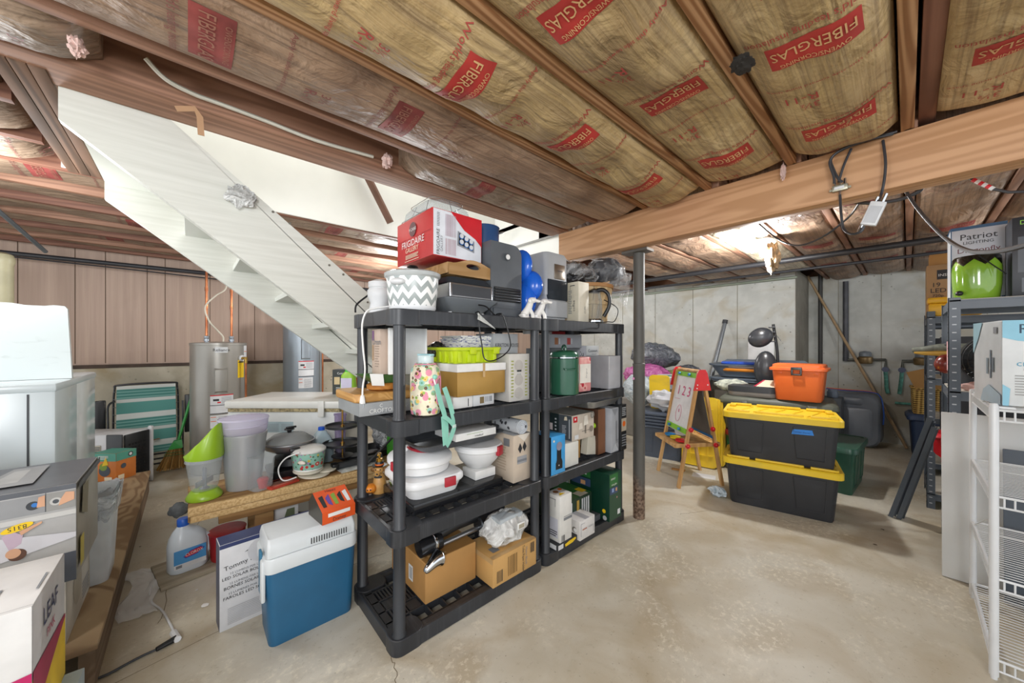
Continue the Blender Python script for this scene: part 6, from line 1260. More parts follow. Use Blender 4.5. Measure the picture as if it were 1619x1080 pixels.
for i in range(5): g.add([sl(.2 + .1 * (i % 2), -.06 + i * .027), sl(.2, -.045 + i * .027), sl(.75, -.05 + i * .027 + .006), sl(.7 - .1 * (i % 2), -.064 + i * .027)], [(0, 1, 2, 3)], [Blk, M('#5b3f9a', .4), M('#7a9a3a', .5), Blk, Wh2][i])
g.text('Happy', (sl(.9, 0) + Vector((0, 0, .001))), (0, 1, 0), (-.9, 0, .45), .02, Ink); g.build('carton', db)
# things on the floor
wc = thing('extension_cord', 'white cord plugged into a black extension cable across the floor', 'cord', (0, 0, 0))
def F_(u, v, z=.006): p = W(u, v, z); return p
g = G(); g.tube(smooth_pts([F_(*p) for p in ((262, 905), (245, 920), (237, 935), (240, 952), (256, 965), (268, 985), (276, 1002))], 8), .0045, Wh2, 8); g.build('white_wire', wc)
g = G(); a, b = F_(274, 1000, .012), F_(281, 1011, .012); g.tube([a, b], .013, Wh2, 8); g.build('white_plug', wc)
g = G(); a, b = F_(279, 1009, .012), F_(247, 1027, .012); g.tube([a, b], lambda k: .013 - .004 * k, Blk, 10); g.build('connector', wc)
g = G(); g.tube(smooth_pts([F_(*p) for p in ((247, 1027), (225, 1037), (200, 1050), (170, 1066), (130, 1082), (90, 1100))], 8), .0045, M('#2e3033', .5), 8); g.build('black_wire', wc)
p0 = W(245, 925, 0)
g = G(); g.sheet(lambda a, b: (-.28 + .50 * a, -.05 + .13 * b + .10 * a * a + .03 * math.sin(a * 7), .004 + .02 * abs(noise.noise(Vector((a * 6, b * 4, 2))))), 26, 10, glass('floor_film', '#f6f7f7', .25, .6))
tag(g.build('plastic_sheet', loc=(p0.x, p0.y, 0), rz=math.radians(175)), 'torn clear plastic sheet lying on the floor by the bleach', 'wrapper')
g = G(); a, b = W(283, 912, .006), W(337, 877, .006); g.tube([a, b], .006, M('#9a9384', .7), 6); tag(g.build('thin_stick', loc=(0, 0, 0)), 'thin grey stick on the floor between plastic sheet and solar box', 'stick')
random.seed(3)
for k, (u, v, c, s_) in enumerate(((324, 958, '#e6e6e4', .018), (308, 897, '#d9c27a', .014), (311, 934, '#cfcfca', .008), (295, 908, '#e0e0dc', .012), (340, 900, '#8a6a50', .01), (222, 865, '#4a463f', .009), (303, 912, '#e8e4da', .02), (1384, 862, '#5a4632', .012), (1395, 838, '#4a3a2c', .012), (1405, 815, '#54402e', .01))):
    p = W(u, v, 0); g = G(); n_ = 7; g.add([(s_ * (.7 + .5 * random.random()) * math.cos(2 * PI * i / n_), s_ * (.5 + .5 * random.random()) * math.sin(2 * PI * i / n_), .002 + .003 * random.random()) for i in range(n_)] + [(0, 0, .005)], [(i, (i + 1) % n_, n_) for i in range(n_)], M(c, .8))
    tag(g.build('paper_scrap' if k < 7 else 'dry_leaf', loc=(p.x, p.y, 0)), ['oval white paper scrap on the floor left of the solar box', 'yellowish scrap beside the thin stick', 'tiny pale scrap in front of the plastic sheet', 'white scrap near the bleach bottle', 'brown scrap by the solar box corner', 'small dark scrap beside the plywood platform', 'cream torn scrap beside the plastic sheet', 'curled brown leaf nearest the bins shadow', 'brown leaf on the floor beyond the bins shadow', 'brown leaf farthest towards the grey case'][k], 'scrap' if k < 7 else 'leaf')
# ================================================================ bins beyond the post
def tote(name, label, cat, loc, rz, L, D, H, body, lid, group=None, tape=False, lidstyle=True):
    t = thing(name, label, cat, loc, rz, group)
    g = G(); g.loft([rr(L * .84, D * .80, .03, 0), rr(L * .86, D * .82, .035, .015), rr(L * .93, D * .90, .035, H - .055)], body)
    for x in (-.25, .25):                                        # pressed-in side panels
        for s_, y0 in ((-1, 0),):
            w_ = L * .24
            def pt(px, z): k = (D * .82 / 2 + (D * .08 / 2) * (z / (H - .055))) ; return (px, -k - .0015, z)
            a, b = x * L - w_ / 2 * .9, x * L + w_ / 2
            for (p, q) in (((a, .06), (b - .01, .06)), ((b - .01, .06), (b, H - .09)), ((b, H - .09), (a - .02, H - .09)), ((a - .02, H - .09), (a, .06))): g.tube([pt(*p), pt(*q)], .003, body, 5)
    g.build('body', t)
    if lid:
        g = G(); g.loft([rr(L * .97, D * .95, .05, H - .065), rr(L, D, .055, H - .062), rr(L, D, .055, H - .022), rr(L * .985, D * .97, .05, H - .014), rr(L * .93, D * .88, .045, H - .014), rr(L * .92, D * .87, .045, H - .020)], lid)
        if lidstyle:
            for sx in (-1, 1):
                g.box(sx * L * .46, -D * .42, H - .018, sx * L * .40, -D * .18, H, lid, .004); g.box(sx * L * .46, D * .42, H - .018, sx * L * .40, D * .18, H, lid, .004)
                g.box(sx * L * .45, -D * .44, H - .018, sx * L * .25, -D * .37, H, lid, .004); g.box(sx * L * .45, D * .44, H - .018, sx * L * .25, D * .37, H, lid, .004)
            g.box(-L * .2, -D * .44, H - .018, L * .2, -D * .37, H, lid, .004); g.box(-L * .2, D * .44, H - .018, L * .2, D * .37, H, lid, .004)
            for i in range(5): x = -L * .3 + i * L * .15; g.tube([(x - .05, -D * .3, H - .017), (x + .05, D * .3, H - .017)], .004, lid, 5)
        g.build('lid', t)
    if tape:
        g = G(); y = -(D * .82 / 2 + (D * .08 / 2) * .8) - .003
        g.add([(.075, y, H - .145), (.205, y, H - .14), (.195, y - .002, H - .103), (.085, y - .001, H - .107)], [(0, 1, 2, 3)], M('#2f7fd0', .6)); g.text('xmas decor', (.14, y - .003, H - .124), (1, 0, 0), (0, 0, 1), .02, M('#1f4f90', .6), wmax=.09); g.build('tape_label', t)
    return t
TB = plastic('tote_black', '#27282b', '#303236', .45); TY = plastic('tote_yellow', '#e3bf22', '#edcb35', .4)
ra = math.radians(12)
tote('storage_tote', 'black storage tote with yellow lid on the floor under the taped one', 'tote', (-.70, 3.535, 0), ra, .745, .47, .385, TB, TY, 'black totes with yellow lids')
tote('storage_tote', 'black storage tote with yellow lid and blue tape, stacked on top', 'tote', (-.70, 3.535, .372), ra, .745, .47, .385, TB, TY, 'black totes with yellow lids', tape=True)
GT = plastic('tote_green', '#1f4a3a', '#2a5a48', .35)
tote('green_tote', 'dark green lidded tote behind the yellow lidded bins by the wall side', 'tote', (-.47, 4.44, 0), PI / 2 - .05, .66, .42, .42, GT, GT, lidstyle=False)
tote('green_bin', 'green tote with a dark red rim squeezed beside the easel', 'tote', (-1.12, 4.24, 0), .1, .32, .30, .42, plastic('tote_grn2', '#256a45', '#2f7a50', .35), M('#8a2228', .4), lidstyle=False)
OL = plastic('case_olive', '#4e5247', '#5c6054', .5)
oc = thing('storage_locker', 'olive grey footlocker with latches behind the yellow lidded totes', 'locker', (-.90, 4.43, .56), math.radians(9))
g = G(); g.loft([rr(.86, .46, .04, -.136), rr(.90, .50, .04, .12)], OL); g.build('body', oc)
g = G(); g.loft([rr(.93, .53, .05, .12), rr(.94, .54, .05, .13), rr(.93, .53, .05, .165), rr(.88, .48, .05, .19), rr(.84, .44, .05, .195)], OL); ocl = g.build('lid', oc)
for x in (-.25, .28): g = G(); g.box(x - .035, -.285, .09, x + .035, -.262, .16, M('#6b6e66', .4, .4), .004); g.box(x - .015, -.295, .10, x + .015, -.282, .15, DKST, .003); g.build('latch', ocl)
orx = thing('orange_tote', 'bright orange lidded box with grey latch on the olive footlocker', 'tote', (-.69, 4.31, .757), math.radians(2))
OP = plastic('tote_orange', '#e0662a', '#ea7436', .4)
g = G(); g.loft([rr(.33, .25, .04, 0), rr(.34, .26, .045, .012), rr(.385, .30, .045, .28)], OP); g.box(-.14, -.15, .245, -.11, -.14, .27, OP, .004); g.box(.12, -.15, .245, .15, -.14, .27, OP, .004); g.build('body', orx)
g = G(); g.loft([rr(.42, .335, .05, .28), rr(.43, .345, .05, .285), rr(.43, .345, .05, .305), rr(.39, .30, .05, .312), rr(.385, .295, .05, .335), rr(.36, .27, .05, .342)], OP); orl = g.build('lid', orx)
g = G(); g.box(-.04, -.185, .24, -.025, -.168, .315, DKST, .004); g.box(.025, -.185, .24, .04, -.168, .315, DKST, .004); g.box(-.04, -.187, .29, .04, -.168, .315, DKST, .004); g.box(-.04, -.185, .24, .04, -.172, .255, DKST, .004); g.build('latch', orl)
# grey roof case on edge against the recess wall
rc = thing('hard_case', 'big grey moulded hard case standing on edge at the back wall', 'case', (-.46, 6.38, 0), math.radians(-4))
GC = plastic('case_grey', '#5b6067', '#6a6f76', .4)
def cs(k, y, z0=0.0): return [Vector((p.x, y, p.y + .335)) for p in rr(.50 * k, .66 * k, .12, 0, 7)]
g = G(); g.loft([cs(.93, -.16), cs(.97, -.145), cs(1, -.12), cs(1, .12), cs(.95, .16)], GC); g.build('shell', rc)
g = G(); g.loft([[Vector((p.x, -.165, p.y + .29)) for p in rr(.36, .40, .05, 0, 5)], [Vector((p.x, -.178, p.y + .29)) for p in rr(.33, .37, .05, 0, 5)]], GC); g.loft([[Vector((p.x, -.165, p.y + .57)) for p in rr(.2, .09, .03, 0, 5)], [Vector((p.x, -.178, p.y + .57)) for p in rr(.17, .06, .03, 0, 5)]], GC); g.build('front_panel', rc)
g = G(); g.tube(smooth_pts([(-.27, -.05, .69), (-.1, -.05, .685), (.15, -.05, .685), (.24, -.05, .64), (.27, -.06, .45), (.265, -.06, .3)], 6), .007, M('#274f9e', .5), 6); g.tube(smooth_pts([(-.27, -.03, .70), (-.1, -.03, .695), (.15, -.03, .69), (.24, -.03, .65)], 6), .006, Org, 6)
tag(g.build('bungee_cords', loc=(-.46, 6.38, 0), rz=math.radians(-4)), 'blue and orange cords draped over the grey hard case', 'cord')
g = G(); g.lathe([(.05, 0), (.055, .01), (.055, .07), (.045, .08), (.045, .095), (.01, .1)], M('#5b6470', .4), 24); tag(g.build('grey_canister', loc=(-.63, 6.0, .62)), 'small grey canister perched beside the grey hard case', 'canister')
g = G(); g.box(-.12, -.12, 0, .12, .12, .62, M('#3a3d40', .6), .01); tag(g.build('dark_carton', loc=(-.66, 6.02, 0)), 'dark carton standing behind the green tote under the canister', 'box')

# ---------------------------------------------------------------- easel
PN = wood('#d9b27c', '#c0935a', 'z', 14, .5, key='pine')
ez = thing('art_easel', 'childs wooden easel with whiteboard, red corner caps and paint tray', 'easel', (0, 0, 0))
L1, L2, L3, L4 = Vector((-1.37, 3.24, 0)), Vector((-1.13, 3.60, 0)), Vector((-1.70, 3.54, 0)), Vector((-1.42, 3.87, 0))
apn = (L1 + L2) / 2 + Vector((0, 0, 1.04)) - Vector((0, 0, 0)); apf = (L3 + L4) / 2 + Vector((0, 0, 1.04))
for a, b in ((L1, apn), (L2, apn), (L3, apf), (L4, apf)):
    b2 = b + (a - b).normalized() * .01 + (Vector((a.x, a.y, 0)) - Vector((b.x, b.y, 0))) * .07
    g = G(); g.ribbon([a, b2], (apf - apn), .035, .022, PN); g.build('leg', ez)
dirr = (apf - apn).normalized()
for ap in (apn, apf):
    g = G(); s_ = -1 if ap is apn else 1
    u_ = (L2 - L1).normalized(); P_ = [(-.085, -.17), (.085, -.17), (.05, -.02), (.03, .015), (-.03, .015), (-.05, -.02)]
    o = ap + dirr * (s_ * .022); vs = [o + u_ * x + Vector((0, 0, z)) for x, z in P_]; vs2 = [v + dirr * (s_ * .012) for v in vs]
    g.add(vs + vs2, [tuple(range(6)), tuple(reversed(range(6, 12)))] + [(i, 6 + i, 6 + (i + 1) % 6, (i + 1) % 6) for i in range(6)], M('#c2202a', .4))
    for x, z in ((-.05, -.12), (.05, -.12), (-.055, -.15)): g.cyl(o + u_ * x + Vector((0, 0, z)) + dirr * (s_ * .012), o + u_ * x + Vector((0, 0, z)) + dirr * (s_ * .016), .006, Wh2, 8)
    g.build('corner_cap', ez)
g = G(); g.cyl(apn - Vector((0, 0, .005)), apf - Vector((0, 0, .005)), .017, PN, 12); g.build('dowel', ez)
def onleg(a, ap, k): return a + (ap - a) * k
def panel(A, B, apA, apB, k0, k1, m, off, name, th=.006):
    n = (B - A).cross(apA - A).normalized(); ins = (B - A).normalized() * .02
    P = [onleg(A, apA, k0) + ins, onleg(B, apB, k0) - ins, onleg(B, apB, k1) - ins, onleg(A, apA, k1) + ins]
    g = G(); vs = [p + n * off for p in P] + [p + n * (off - th) for p in P]
    g.add(vs, [(0, 1, 2, 3), (7, 6, 5, 4), (0, 4, 5, 1), (1, 5, 6, 2), (2, 6, 7, 3), (3, 7, 4, 0)], m); return g, P, n
# whiteboard hangs between the two legs on the camera's left
g, P, n = panel(L3, L1, apf, apn, .44, .96, M('#dfe1e6', .25), .008, 'whiteboard'); wbd = g.build('whiteboard', ez)
c_ = (P[0] + P[1]) / 2; ux = (P[1] - P[0]).normalized(); uz = ((P[3] - P[0])).normalized(); nn = n if n.dot(Vector((1, -1, 0))) > 0 else -n
g = G(); MK = M('#c9477a', .6); o = (P[0] + P[1] + P[2] + P[3]) / 4 + nn * .012
g.text('1 2 3', o + uz * .11, ux, uz, .13, MK, wmax=.34); g.tube([o + ux * -.15 + uz * .02, o + ux * -.05 + uz * .025], .0015, MK, 5)
g.tube([o + ux * (.05 * math.sin(t * .3) - .02) + uz * (-.11 + .08 * math.cos(t * .3)) for t in range(22)], .0015, MK, 5); g.tube([o + ux * -.02 + uz * -.07, o + ux * -.018 + uz * -.1], .003, MK, 5); g.build('drawing', wbd)
for k, nm in ((.955, 'a'), (.47, 'b')):
    g = G(); a = onleg(L3, apf, k) + ux * .02 + nn * .016; b = onleg(L1, apn, k) - ux * .02 + nn * .016; g.ribbon([a, b], uz, .045, .01, M('#7fc02c', .4)); g.build('clip_rail', ez)
    for q in (.2, .72): g = G(); c = a + (b - a) * q + nn * .01; g.cyl(c, c + nn * .015, .014, M('#2f7fc4', .4), 10); g.build('clip', ez)
g, P2, n2 = panel(L2, L4, apn, apf, .44, .96, M('#6b6660', .7), -.004, 'b'); g.build('chalkboard', ez)
g = G(); g.ribbon([onleg(L2, apn, .43), onleg(L4, apf, .43)], (0, 0, 1), .04, .012, M('#2b6fa8', .4)); g.build('blue_rail', ez)
g = G(); k = .36
T_ = [onleg(L1, apn, k) + (L1 - L2) * .25, onleg(L2, apn, k) + (L2 - L1) * .12, onleg(L4, apf, k) + (L2 - L1) * .12, onleg(L3, apf, k) + (L1 - L2) * .25]
for z0, z1, m in ((0, .008, PN),): g.add([p + Vector((0, 0, z0)) for p in T_] + [p + Vector((0, 0, z1)) for p in T_], [(3, 2, 1, 0), (4, 5, 6, 7), (0, 1, 5, 4), (1, 2, 6, 5), (2, 3, 7, 6), (3, 0, 4, 7)], m)
for i in range(4): g.ribbon([T_[i], T_[(i + 1) % 4]], (0, 0, 1), .03, .012, PN)
g.build('tray_shelf', ez)
tc_ = (T_[0] + T_[3]) / 2
for q, (m_, lbn) in enumerate(((M('#2f8fd0', .4), 'blue'), (M('#e8d42c', .4), 'yellow'), (M('#cf2c34', .4), 'red'))):
    c = T_[3] + (T_[0] - T_[3]) * (.30 + .26 * q) + (L2 - L1) * .22; g = G(); g.lathe([(.03, 0), (.045, .004), (.05, .02), (.046, .02), (.04, .008), (.01, .007)], m_, 24)
    tag(g.build('paint_dish', loc=(c.x, c.y, c.z + .016)), ['blue plastic paint dish on the easel tray', 'yellow plastic paint dish on the easel tray', 'red plastic paint dish on the easel tray nearest the camera'][q], 'dish', 'paint dishes on the easel')
c = T_[3] + (T_[0] - T_[3]) * .28 + (L2 - L1) * .5
g = G(); g.loft([rr(.09, .07, .01, 0), rr(.11, .09, .012, .075)], M('#e8e6e0', .5), True, False); tag(g.build('crayon_basket', loc=(c.x, c.y, c.z + .016)), 'small white basket of crayons on the easel tray', 'basket')
for q, col in enumerate(('#d0342c', '#2f5fb0', '#3a9a40', '#e8b020')):
    g = G(); g.cyl((0, 0, 0), (.012, .006 * q, .075), .005, M(col, .5), 8); tag(g.build('crayon', loc=(c.x - .03 + .015 * q, c.y - .01 + .01 * (q % 2), c.z + .022)), ['red', 'blue', 'green', 'yellow'][q] + ' crayon standing in the small white easel basket', 'crayon', 'crayons in the easel basket')
g = G(); g.lathe([(.035, -.05), (.045, .0), (.05, .004)], M('#d8d8da', .3, alpha=.8), 20); c = T_[0] + (T_[3] - T_[0]) * .5 + (L2 - L1) * .3; g.build('paint_cup', ez, loc=(c.x, c.y, c.z - .001))
for A_, ap in ((L1, apn), (L2, apn)):
    for k in (.36, .50):
        g = G(); c = onleg(A_, ap, k) - dirr * .03; g.tube([c, c + dirr * .012], .022, M('#c2202a', .4), 7); g.ball(c - dirr * .002, .012, M('#c2202a', .4), 8); g.build('knob', ez)
# ---------------------------------------------------------------- heap beyond the easel
GB_ = plastic('bin_blue_grey', '#485160', '#566070', .45)
nb = thing('nested_bins', 'blue grey storage bin with several more nested inside it', 'bin', (-1.90, 4.10, 0), math.radians(14))
g = G(); g.loft([rr(.42, .34, .04, 0), rr(.50, .42, .05, .34)], GB_)
for x in (-.14, .12):
    for (p, q) in (((x - .05, .05), (x + .05, .05)), ((x - .05, .05), (x - .06, .28)), ((x + .05, .05), (x + .06, .28))): g.tube([(p[0], -.172 - .04 * p[1] / .34, p[1]), (q[0], -.172 - .04 * q[1] / .34, q[1])], .003, GB_, 5)
g.build('bin', nb)
for i in range(5): g = G(); z = .345 + i * .035; g.loft([rr(.53, .45, .05, z), rr(.545, .465, .05, z + .006), rr(.545, .465, .05, z + .022), rr(.50, .42, .05, z + .03)], GB_, False, False); g.loft([rr(.50, .42, .05, z), rr(.50, .42, .05, z + .034)], GB_); g.build('nested_rim', nb)
def ylid(name, label, A, B, lean, h, group=None):
    t = thing(name, label, 'lid', A, math.atan2(B[1] - A[1], B[0] - A[0]), group); w_ = (Vector(B) - Vector(A)).length
    g = G(); ca, sa = math.cos(lean), math.sin(lean)
    def P(x, y, z): return Vector((x, y * ca + z * sa, z * ca - y * sa))
    ring = lambda k, y: [P(p.x * k + w_ / 2, y, p.y * k + h / 2) for p in rr(w_, h, .04, 0, 5)]
    g.loft([ring(1, 0), ring(1, .03), ring(.93, .035)], TY)
    for i in range(1, 4): g.box(w_ * i / 4 - .006, -.004, .05, w_ * i / 4 + .006, .01, h - .05, TY)
    for j in range(1, 6): g.box(.03, -.005, h * j / 6 - .006, w_ - .03, .01, h * j / 6 + .006, TY)
    g.build('lid', t); return t
ylid('yellow_crate_cover', 'yellow plastic lid standing upright in the nested grey bins', (-2.08, 4.12, .52), (-1.86, 4.17, .52), -.12, .40)
for i in range(4):
    x0 = -1.63 + .012 * i; y0 = 3.93 + .045 * i
    t = ylid('crate_lid', ['yellow slatted lid leaning behind the easel, nearest one', 'yellow slatted lid behind the easel, second of the leaning row', 'yellow slatted lid behind the easel, third of the leaning row', 'yellow slatted lid behind the easel, fourth of the leaning row', 'yellow slatted lid behind the easel, last of the leaning row'][i], (x0 - .0, y0, .01), (x0 + .33, y0 + .05, .01), .06, .72 - .012 * i, 'yellow lids leaning behind the easel')
def heap(name, label, cat, P, r, m, sz, seed, amp=.2):
    g = G(); lumpy(g, (0, 0, r * sz[2]), r, m, sz, seed, amp); return tag(g.build(name, loc=P), label, cat)
WC = M('#c9ccd2', .8, var=.08, bump=.5, bscale=8)
GS = film_ramp('grey_film', '#3f444d', '#6d737c', 9, .2, (1, 1)); PKF = film_ramp('pink_film', '#a84a8a', '#d77ab8', 8, .25, (1, 1)); LTF = film_ramp('light_film', '#9fb2be', '#dfe8ee', 8, .25, (1, 1))
g = G(); g.box(-.55, -.35, 0, .55, .35, .52, M('#8d8a84', .8), .02); tag(g.build('covered_crate', loc=(-2.55, 4.95, 0)), 'large grey box under the heap of bags by the wall', 'box')
heap('bedding_bag', 'big grey bedding bag in shiny clear plastic topping the heap', 'bag', (-2.42, 4.92, .93), .27, GS, (1.25, .8, .68), 3)
heap('pink_bag', 'bright pink bedding bag under the grey one on the heap', 'bag', (-2.45, 4.72, .70), .25, PKF, (1.3, .8, .62), 5)
heap('pillow_bag', 'yellow green and grey cushion bag between grey and pink bags', 'bag', (-2.12, 4.95, .76), .17, film_ramp('lime_film', '#7d8a5a', '#c4d07a', 6, .25, (1, 1)), (1.5, .7, .5), 7)
heap('grey_sack', 'grey plastic sack sloping down beside the easel top', 'bag', (-1.98, 4.98, .72), .19, GS, (1.2, .7, .75), 9)
heap('blanket_bundle', 'pale blue grey blanket hanging behind the easel whiteboard', 'cloth', (-1.86, 4.42, .50), .2, M('#8d97a8', .8, var=.1, bump=.5, bscale=6), (.9, .7, 1.0), 11)
heap('white_cloth', 'crumpled white cloth spilling out of the nested grey bins', 'cloth', (-1.86, 4.02, .53), .15, WC, (1.3, .75, .75), 13, .35)
heap('clear_sack', 'pale translucent sack low behind the steel post', 'bag', (-2.32, 4.30, .50), .2, LTF, (1, .8, 1.0), 15)
heap('toy_heap', 'mixed pile of small clothes and toys in front of the pink bag', 'pile', (-2.02, 4.62, .50), .2, M('#8a9aa8', .7, var=.5, scale=28), (1.1, .7, .85), 17)['kind'] = 'stuff'
carton('game_box', 'white and teal game box lying above the pile of small toys', 'box', (-2.18, 4.50, .82), (-1.99, 4.55, .82), .2, .07, {'all': M('#dfe6e6', .5)}, [('front', 0, .8, 1, .2, M('#3f9a8a', .5)), ('front', 0, 0, 1, .2, M('#3f9a8a', .5))])
carton('white_carton', 'white carton with small barcode against the concrete wall', 'box', (-2.14, 5.56, .62), (-1.955, 5.58, .62), .15, .28, {'all': Wh}, [('front', .35, .6, .25, .2, InkG), ('front', 'poly', [(.05, .3), (.2, .45), (.4, .3), (.35, .2)], Ink)])
g = G(); g.box(-.11, -.07, 0, .09, .14, .615, M('#77736c', .8), .01); tag(g.build('grey_carton', loc=(-2.05, 5.64, 0)), 'grey carton at the wall under the white one', 'box')
g = G(); g.tube([(0, 0, 0), (.2, .5, 1.62)], .026, M('#7d8286', .35, .5), 14); g.cyl((.195, .49, 1.59), (.2, .5, 1.64), .034, DkG, 14); tag(g.build('metal_pole', loc=(-1.98, 5.30, .0)), 'grey metal pole with dark cap leaning on the concrete wall', 'pole')
g = G(); g.box(-.15, -.03, 0, .15, .0, .34, Wh, .004); tag(g.build('foam_panel', loc=(-1.34, 5.80, .98), rot=(-.02, 0, 0)), 'small white panel leaning on the wall above the grey sled', 'panel')
g = G(); g.box(-.5, -.35, 0, .5, .25, .83, M('#6b665c', .8), .02); tag(g.build('covered_bench', loc=(-1.15, 5.30, 0)), 'low brown bench carrying the grey plastic sled', 'bench')
sl_ = thing('plastic_sled', 'large grey blue plastic sled tub with flared rim', 'sled', (-1.20, 5.15, .83), math.radians(4))
SLM = plastic('sled_grey', '#5e6874', '#6d7884', .4)
g = G(); g.loft([rr(.80, .46, .1, 0), rr(.98, .60, .14, .13), rr(1.02, .64, .15, .135), rr(1.03, .65, .15, .155), rr(.97, .59, .14, .15), rr(.78, .44, .1, .02)], SLM)
g.prism([(-.46, 0), (.46, 0), (.48, .14), (.40, .20), (-.40, .20), (-.48, .14)], .20, .24, SLM, 'xz'); 
for z, k in ((-.03, 1.0), (-.055, .97)): g.loft([rr(1.0 * k, .62 * k, .14, z), rr(1.0 * k, .62 * k, .14, z + .018)], SLM)
g.build('tub', sl_, loc=(0, 0, .06))
for m_, z, lb_, dx, L in ((M('#e08a24', .4), .17, 'orange plastic board lying in the grey sled', -.03, .62), (M('#b9b5b8', .5), .215, 'pale grey board between the orange and blue ones', -.05, .56), (M('#2a55c0', .35), .25, 'blue plastic board on top in the grey sled', -.06, .58)):
    g = G(); g.loft([rr(L, .26, .08, 0), rr(L + .02, .28, .09, .015), rr(L, .26, .08, .035)], m_); tag(g.build('toy_board', loc=(-1.20 + dx, 4.98, .83 + z - .04), rz=.05), lb_, 'board', 'boards in the grey sled')
heap('leaf_print_cloth', 'white cloth with green leaf print beside the footlocker', 'cloth', (-1.30, 4.46, .757), .13, FR.m if 0 else M('#c9cfc0', .8, var=.35, scale=22), (1.3, .8, .55), 21)
rb = thing('step_platform', 'black and grey oval exercise base lying on the footlocker', 'base', (-1.06, 4.30, .757), math.radians(4))
g = G(); g.loft([rr(.40, .26, .06, 0), rr(.42, .28, .07, .02), rr(.42, .28, .07, .045)], M('#8a8680', .45)); g.build('lower_shell', rb)
g = G(); g.loft([rr(.425, .285, .07, .045), rr(.425, .285, .07, .10), rr(.38, .25, .06, .105)], M('#33363a', .4)); g.build('upper_shell', rb)
g = G(); g.add([(.02, -.12, .108), (.19, -.12, .108), (.19, .08, .16), (.07, .08, .16)], [(0, 1, 2, 3)], Crm); g.add([(.02, -.12, .1085), (.04, -.12, .1085), (.088, .08, .1605), (.07, .08, .1605)], [(0, 1, 2, 3)], M('#b8304a', .5)); g.build('manual', rb)
gc_ = thing('massage_chair_back', 'black padded head and back cushions on a slim upright bracket', 'seat', (-1.02, 4.56, .757), math.radians(10))
LE = M('#34363a', .28, var=.1)
g = G(); g.ball((-.0, 0, .26), .17, LE, 26, (.62, .42, 1.15), fn=lambda d: 1 + .06 * d.x); g.build('back_pad', gc_)
g = G(); g.ball((-.04, 0, .60), .125, LE, 26, (.9, .55, .85), fn=lambda d: 1 + .15 * d.x * d.z); g.build('head_pad', gc_)
g = G(); g.tube(smooth_pts([(.10, .03, 0), (.11, .03, .3), (.10, .03, .5), (.07, .03, .74)]), .014, Blk, 10)
for z in (.55, .60, .65, .70): g.box(.03, -.01, z, .09, .05, z + .012, DkG, .003)
g.tube([(.1, .03, .62), (.14, .0, .56)], .004, Blk, 5); g.build('bracket', gc_)
g = G(); g.ball((-.1, -.06, .05), .12, M('#a5a6a6', .4), 20, (1.2, .5, .35)); g.build('armrest', gc_)
heap('white_rag', 'white crumpled plastic rag on the floor beside the lower tote', 'rag', (-1.07, 3.31, 0), .06, LTF, (1.1, .7, .7), 23, .35)
g = G(); g.box(-.1, -.06, 0, .1, .06, .002, Wh2); tag(g.build('paper_sheet', loc=(-1.33, 3.72, .0), rz=.3), 'white paper sheet on the floor behind the easel leg', 'paper')
carton('cardboard_piece', 'bit of brown cardboard on the floor under the easel', 'cardboard', (-1.62, 3.66, 0), (-1.50, 3.70, 0), .06, .006, {'all': Kr})
# long wooden pole
a, b = W(1434, 709, 0.012), WY(1277, 437, 6.70)
wp_ = thing('wooden_pole', 'long thin wooden pole leaning diagonally across the back wall', 'pole', (0, 0, 0)); b = Vector((-1.12 if b.x < -1.2 else b.x, b.y, b.z))
g = G(); g.cyl(a, b, .016, M('#a58a68', .7, var=.15), 10); g.build('shaft', wp_)
# ---------------------------------------------------------------- water meters on the recess wall
BRS = M('#8a7350', .4, .6, var=.2); PIPE = M('#5f6058', .5, .5, var=.25); VERD = M('#4f8a7c', .6, .2, var=.3, scale=25)
YW = 6.75
def wp(u, v, off=.05): p = WY(u, v, YW - off); return p
def meter(pts, body, valve, down, label):
    t = thing('water_meter', label, 'meter', (0, 0, 0), 0, 'water meters on the back wall')
    g = G(); g.tube([wp(*p) for p in pts], .018, PIPE, 10); g.build('pipe', t)
    c = wp(*body); g = G(); g.lathe([(.065, -.05), (.075, -.03), (.075, .03), (.06, .045)], BRS, 24); g.build('body', t, loc=c)
    g = G(); g.lathe([(.058, .045), (.062, .05), (.062, .09), (.05, .11), (.01, .118)], M('#7a828a', .4), 24); g.build('cap', t, loc=c)
    g = G(); g.tube([wp(*valve) + Vector((0, -.03, 0)), wp(*valve) + Vector((0, -.05, 0))], .035, M('#3d4560', .4), 8); g.build('valve_wheel', t)
    g = G(); g.tube(smooth_pts([wp(*p) for p in down]), .02, VERD, 10); g.build('drop_pipe', t)
meter([(1336, 569), (1345, 569), (1400, 569), (1400, 583)], (1368, 569), (1400, 584), [(1400, 588), (1401, 600), (1402, 615), (1404, 622)], 'brass water meter with grey cap next to the long wooden pole')
meter([(1470, 571), (1427, 571), (1427, 583)], (1458, 571), (1426, 585), [(1426, 588), (1425, 600), (1423, 615), (1422, 623)], 'brass water meter half hidden behind the blue grey shelving')
def pipe(name, label, pts, r, m, cat='pipe', n=10, k=0):
    g = G(); g.tube(smooth_pts(pts, k) if k else pts, r, m, n); return tag(g.build(name), label, cat)
pipe('black_pipe', 'dark vertical pipe dropping to the water meter on the back wall', [wp(1337, 445), wp(1337, 571)], .03, M('#43444a', .5, var=.2))
pipe('conduit', 'dark conduit running down the recess beside the concrete jog', [wp(1297, 430), wp(1297, 640)], .025, M('#3b3a38', .6))
pipe('green_stub_pipe', 'short verdigris copper stub along the lower back wall', [wp(1415, 637), wp(1440, 639)], .016, VERD)
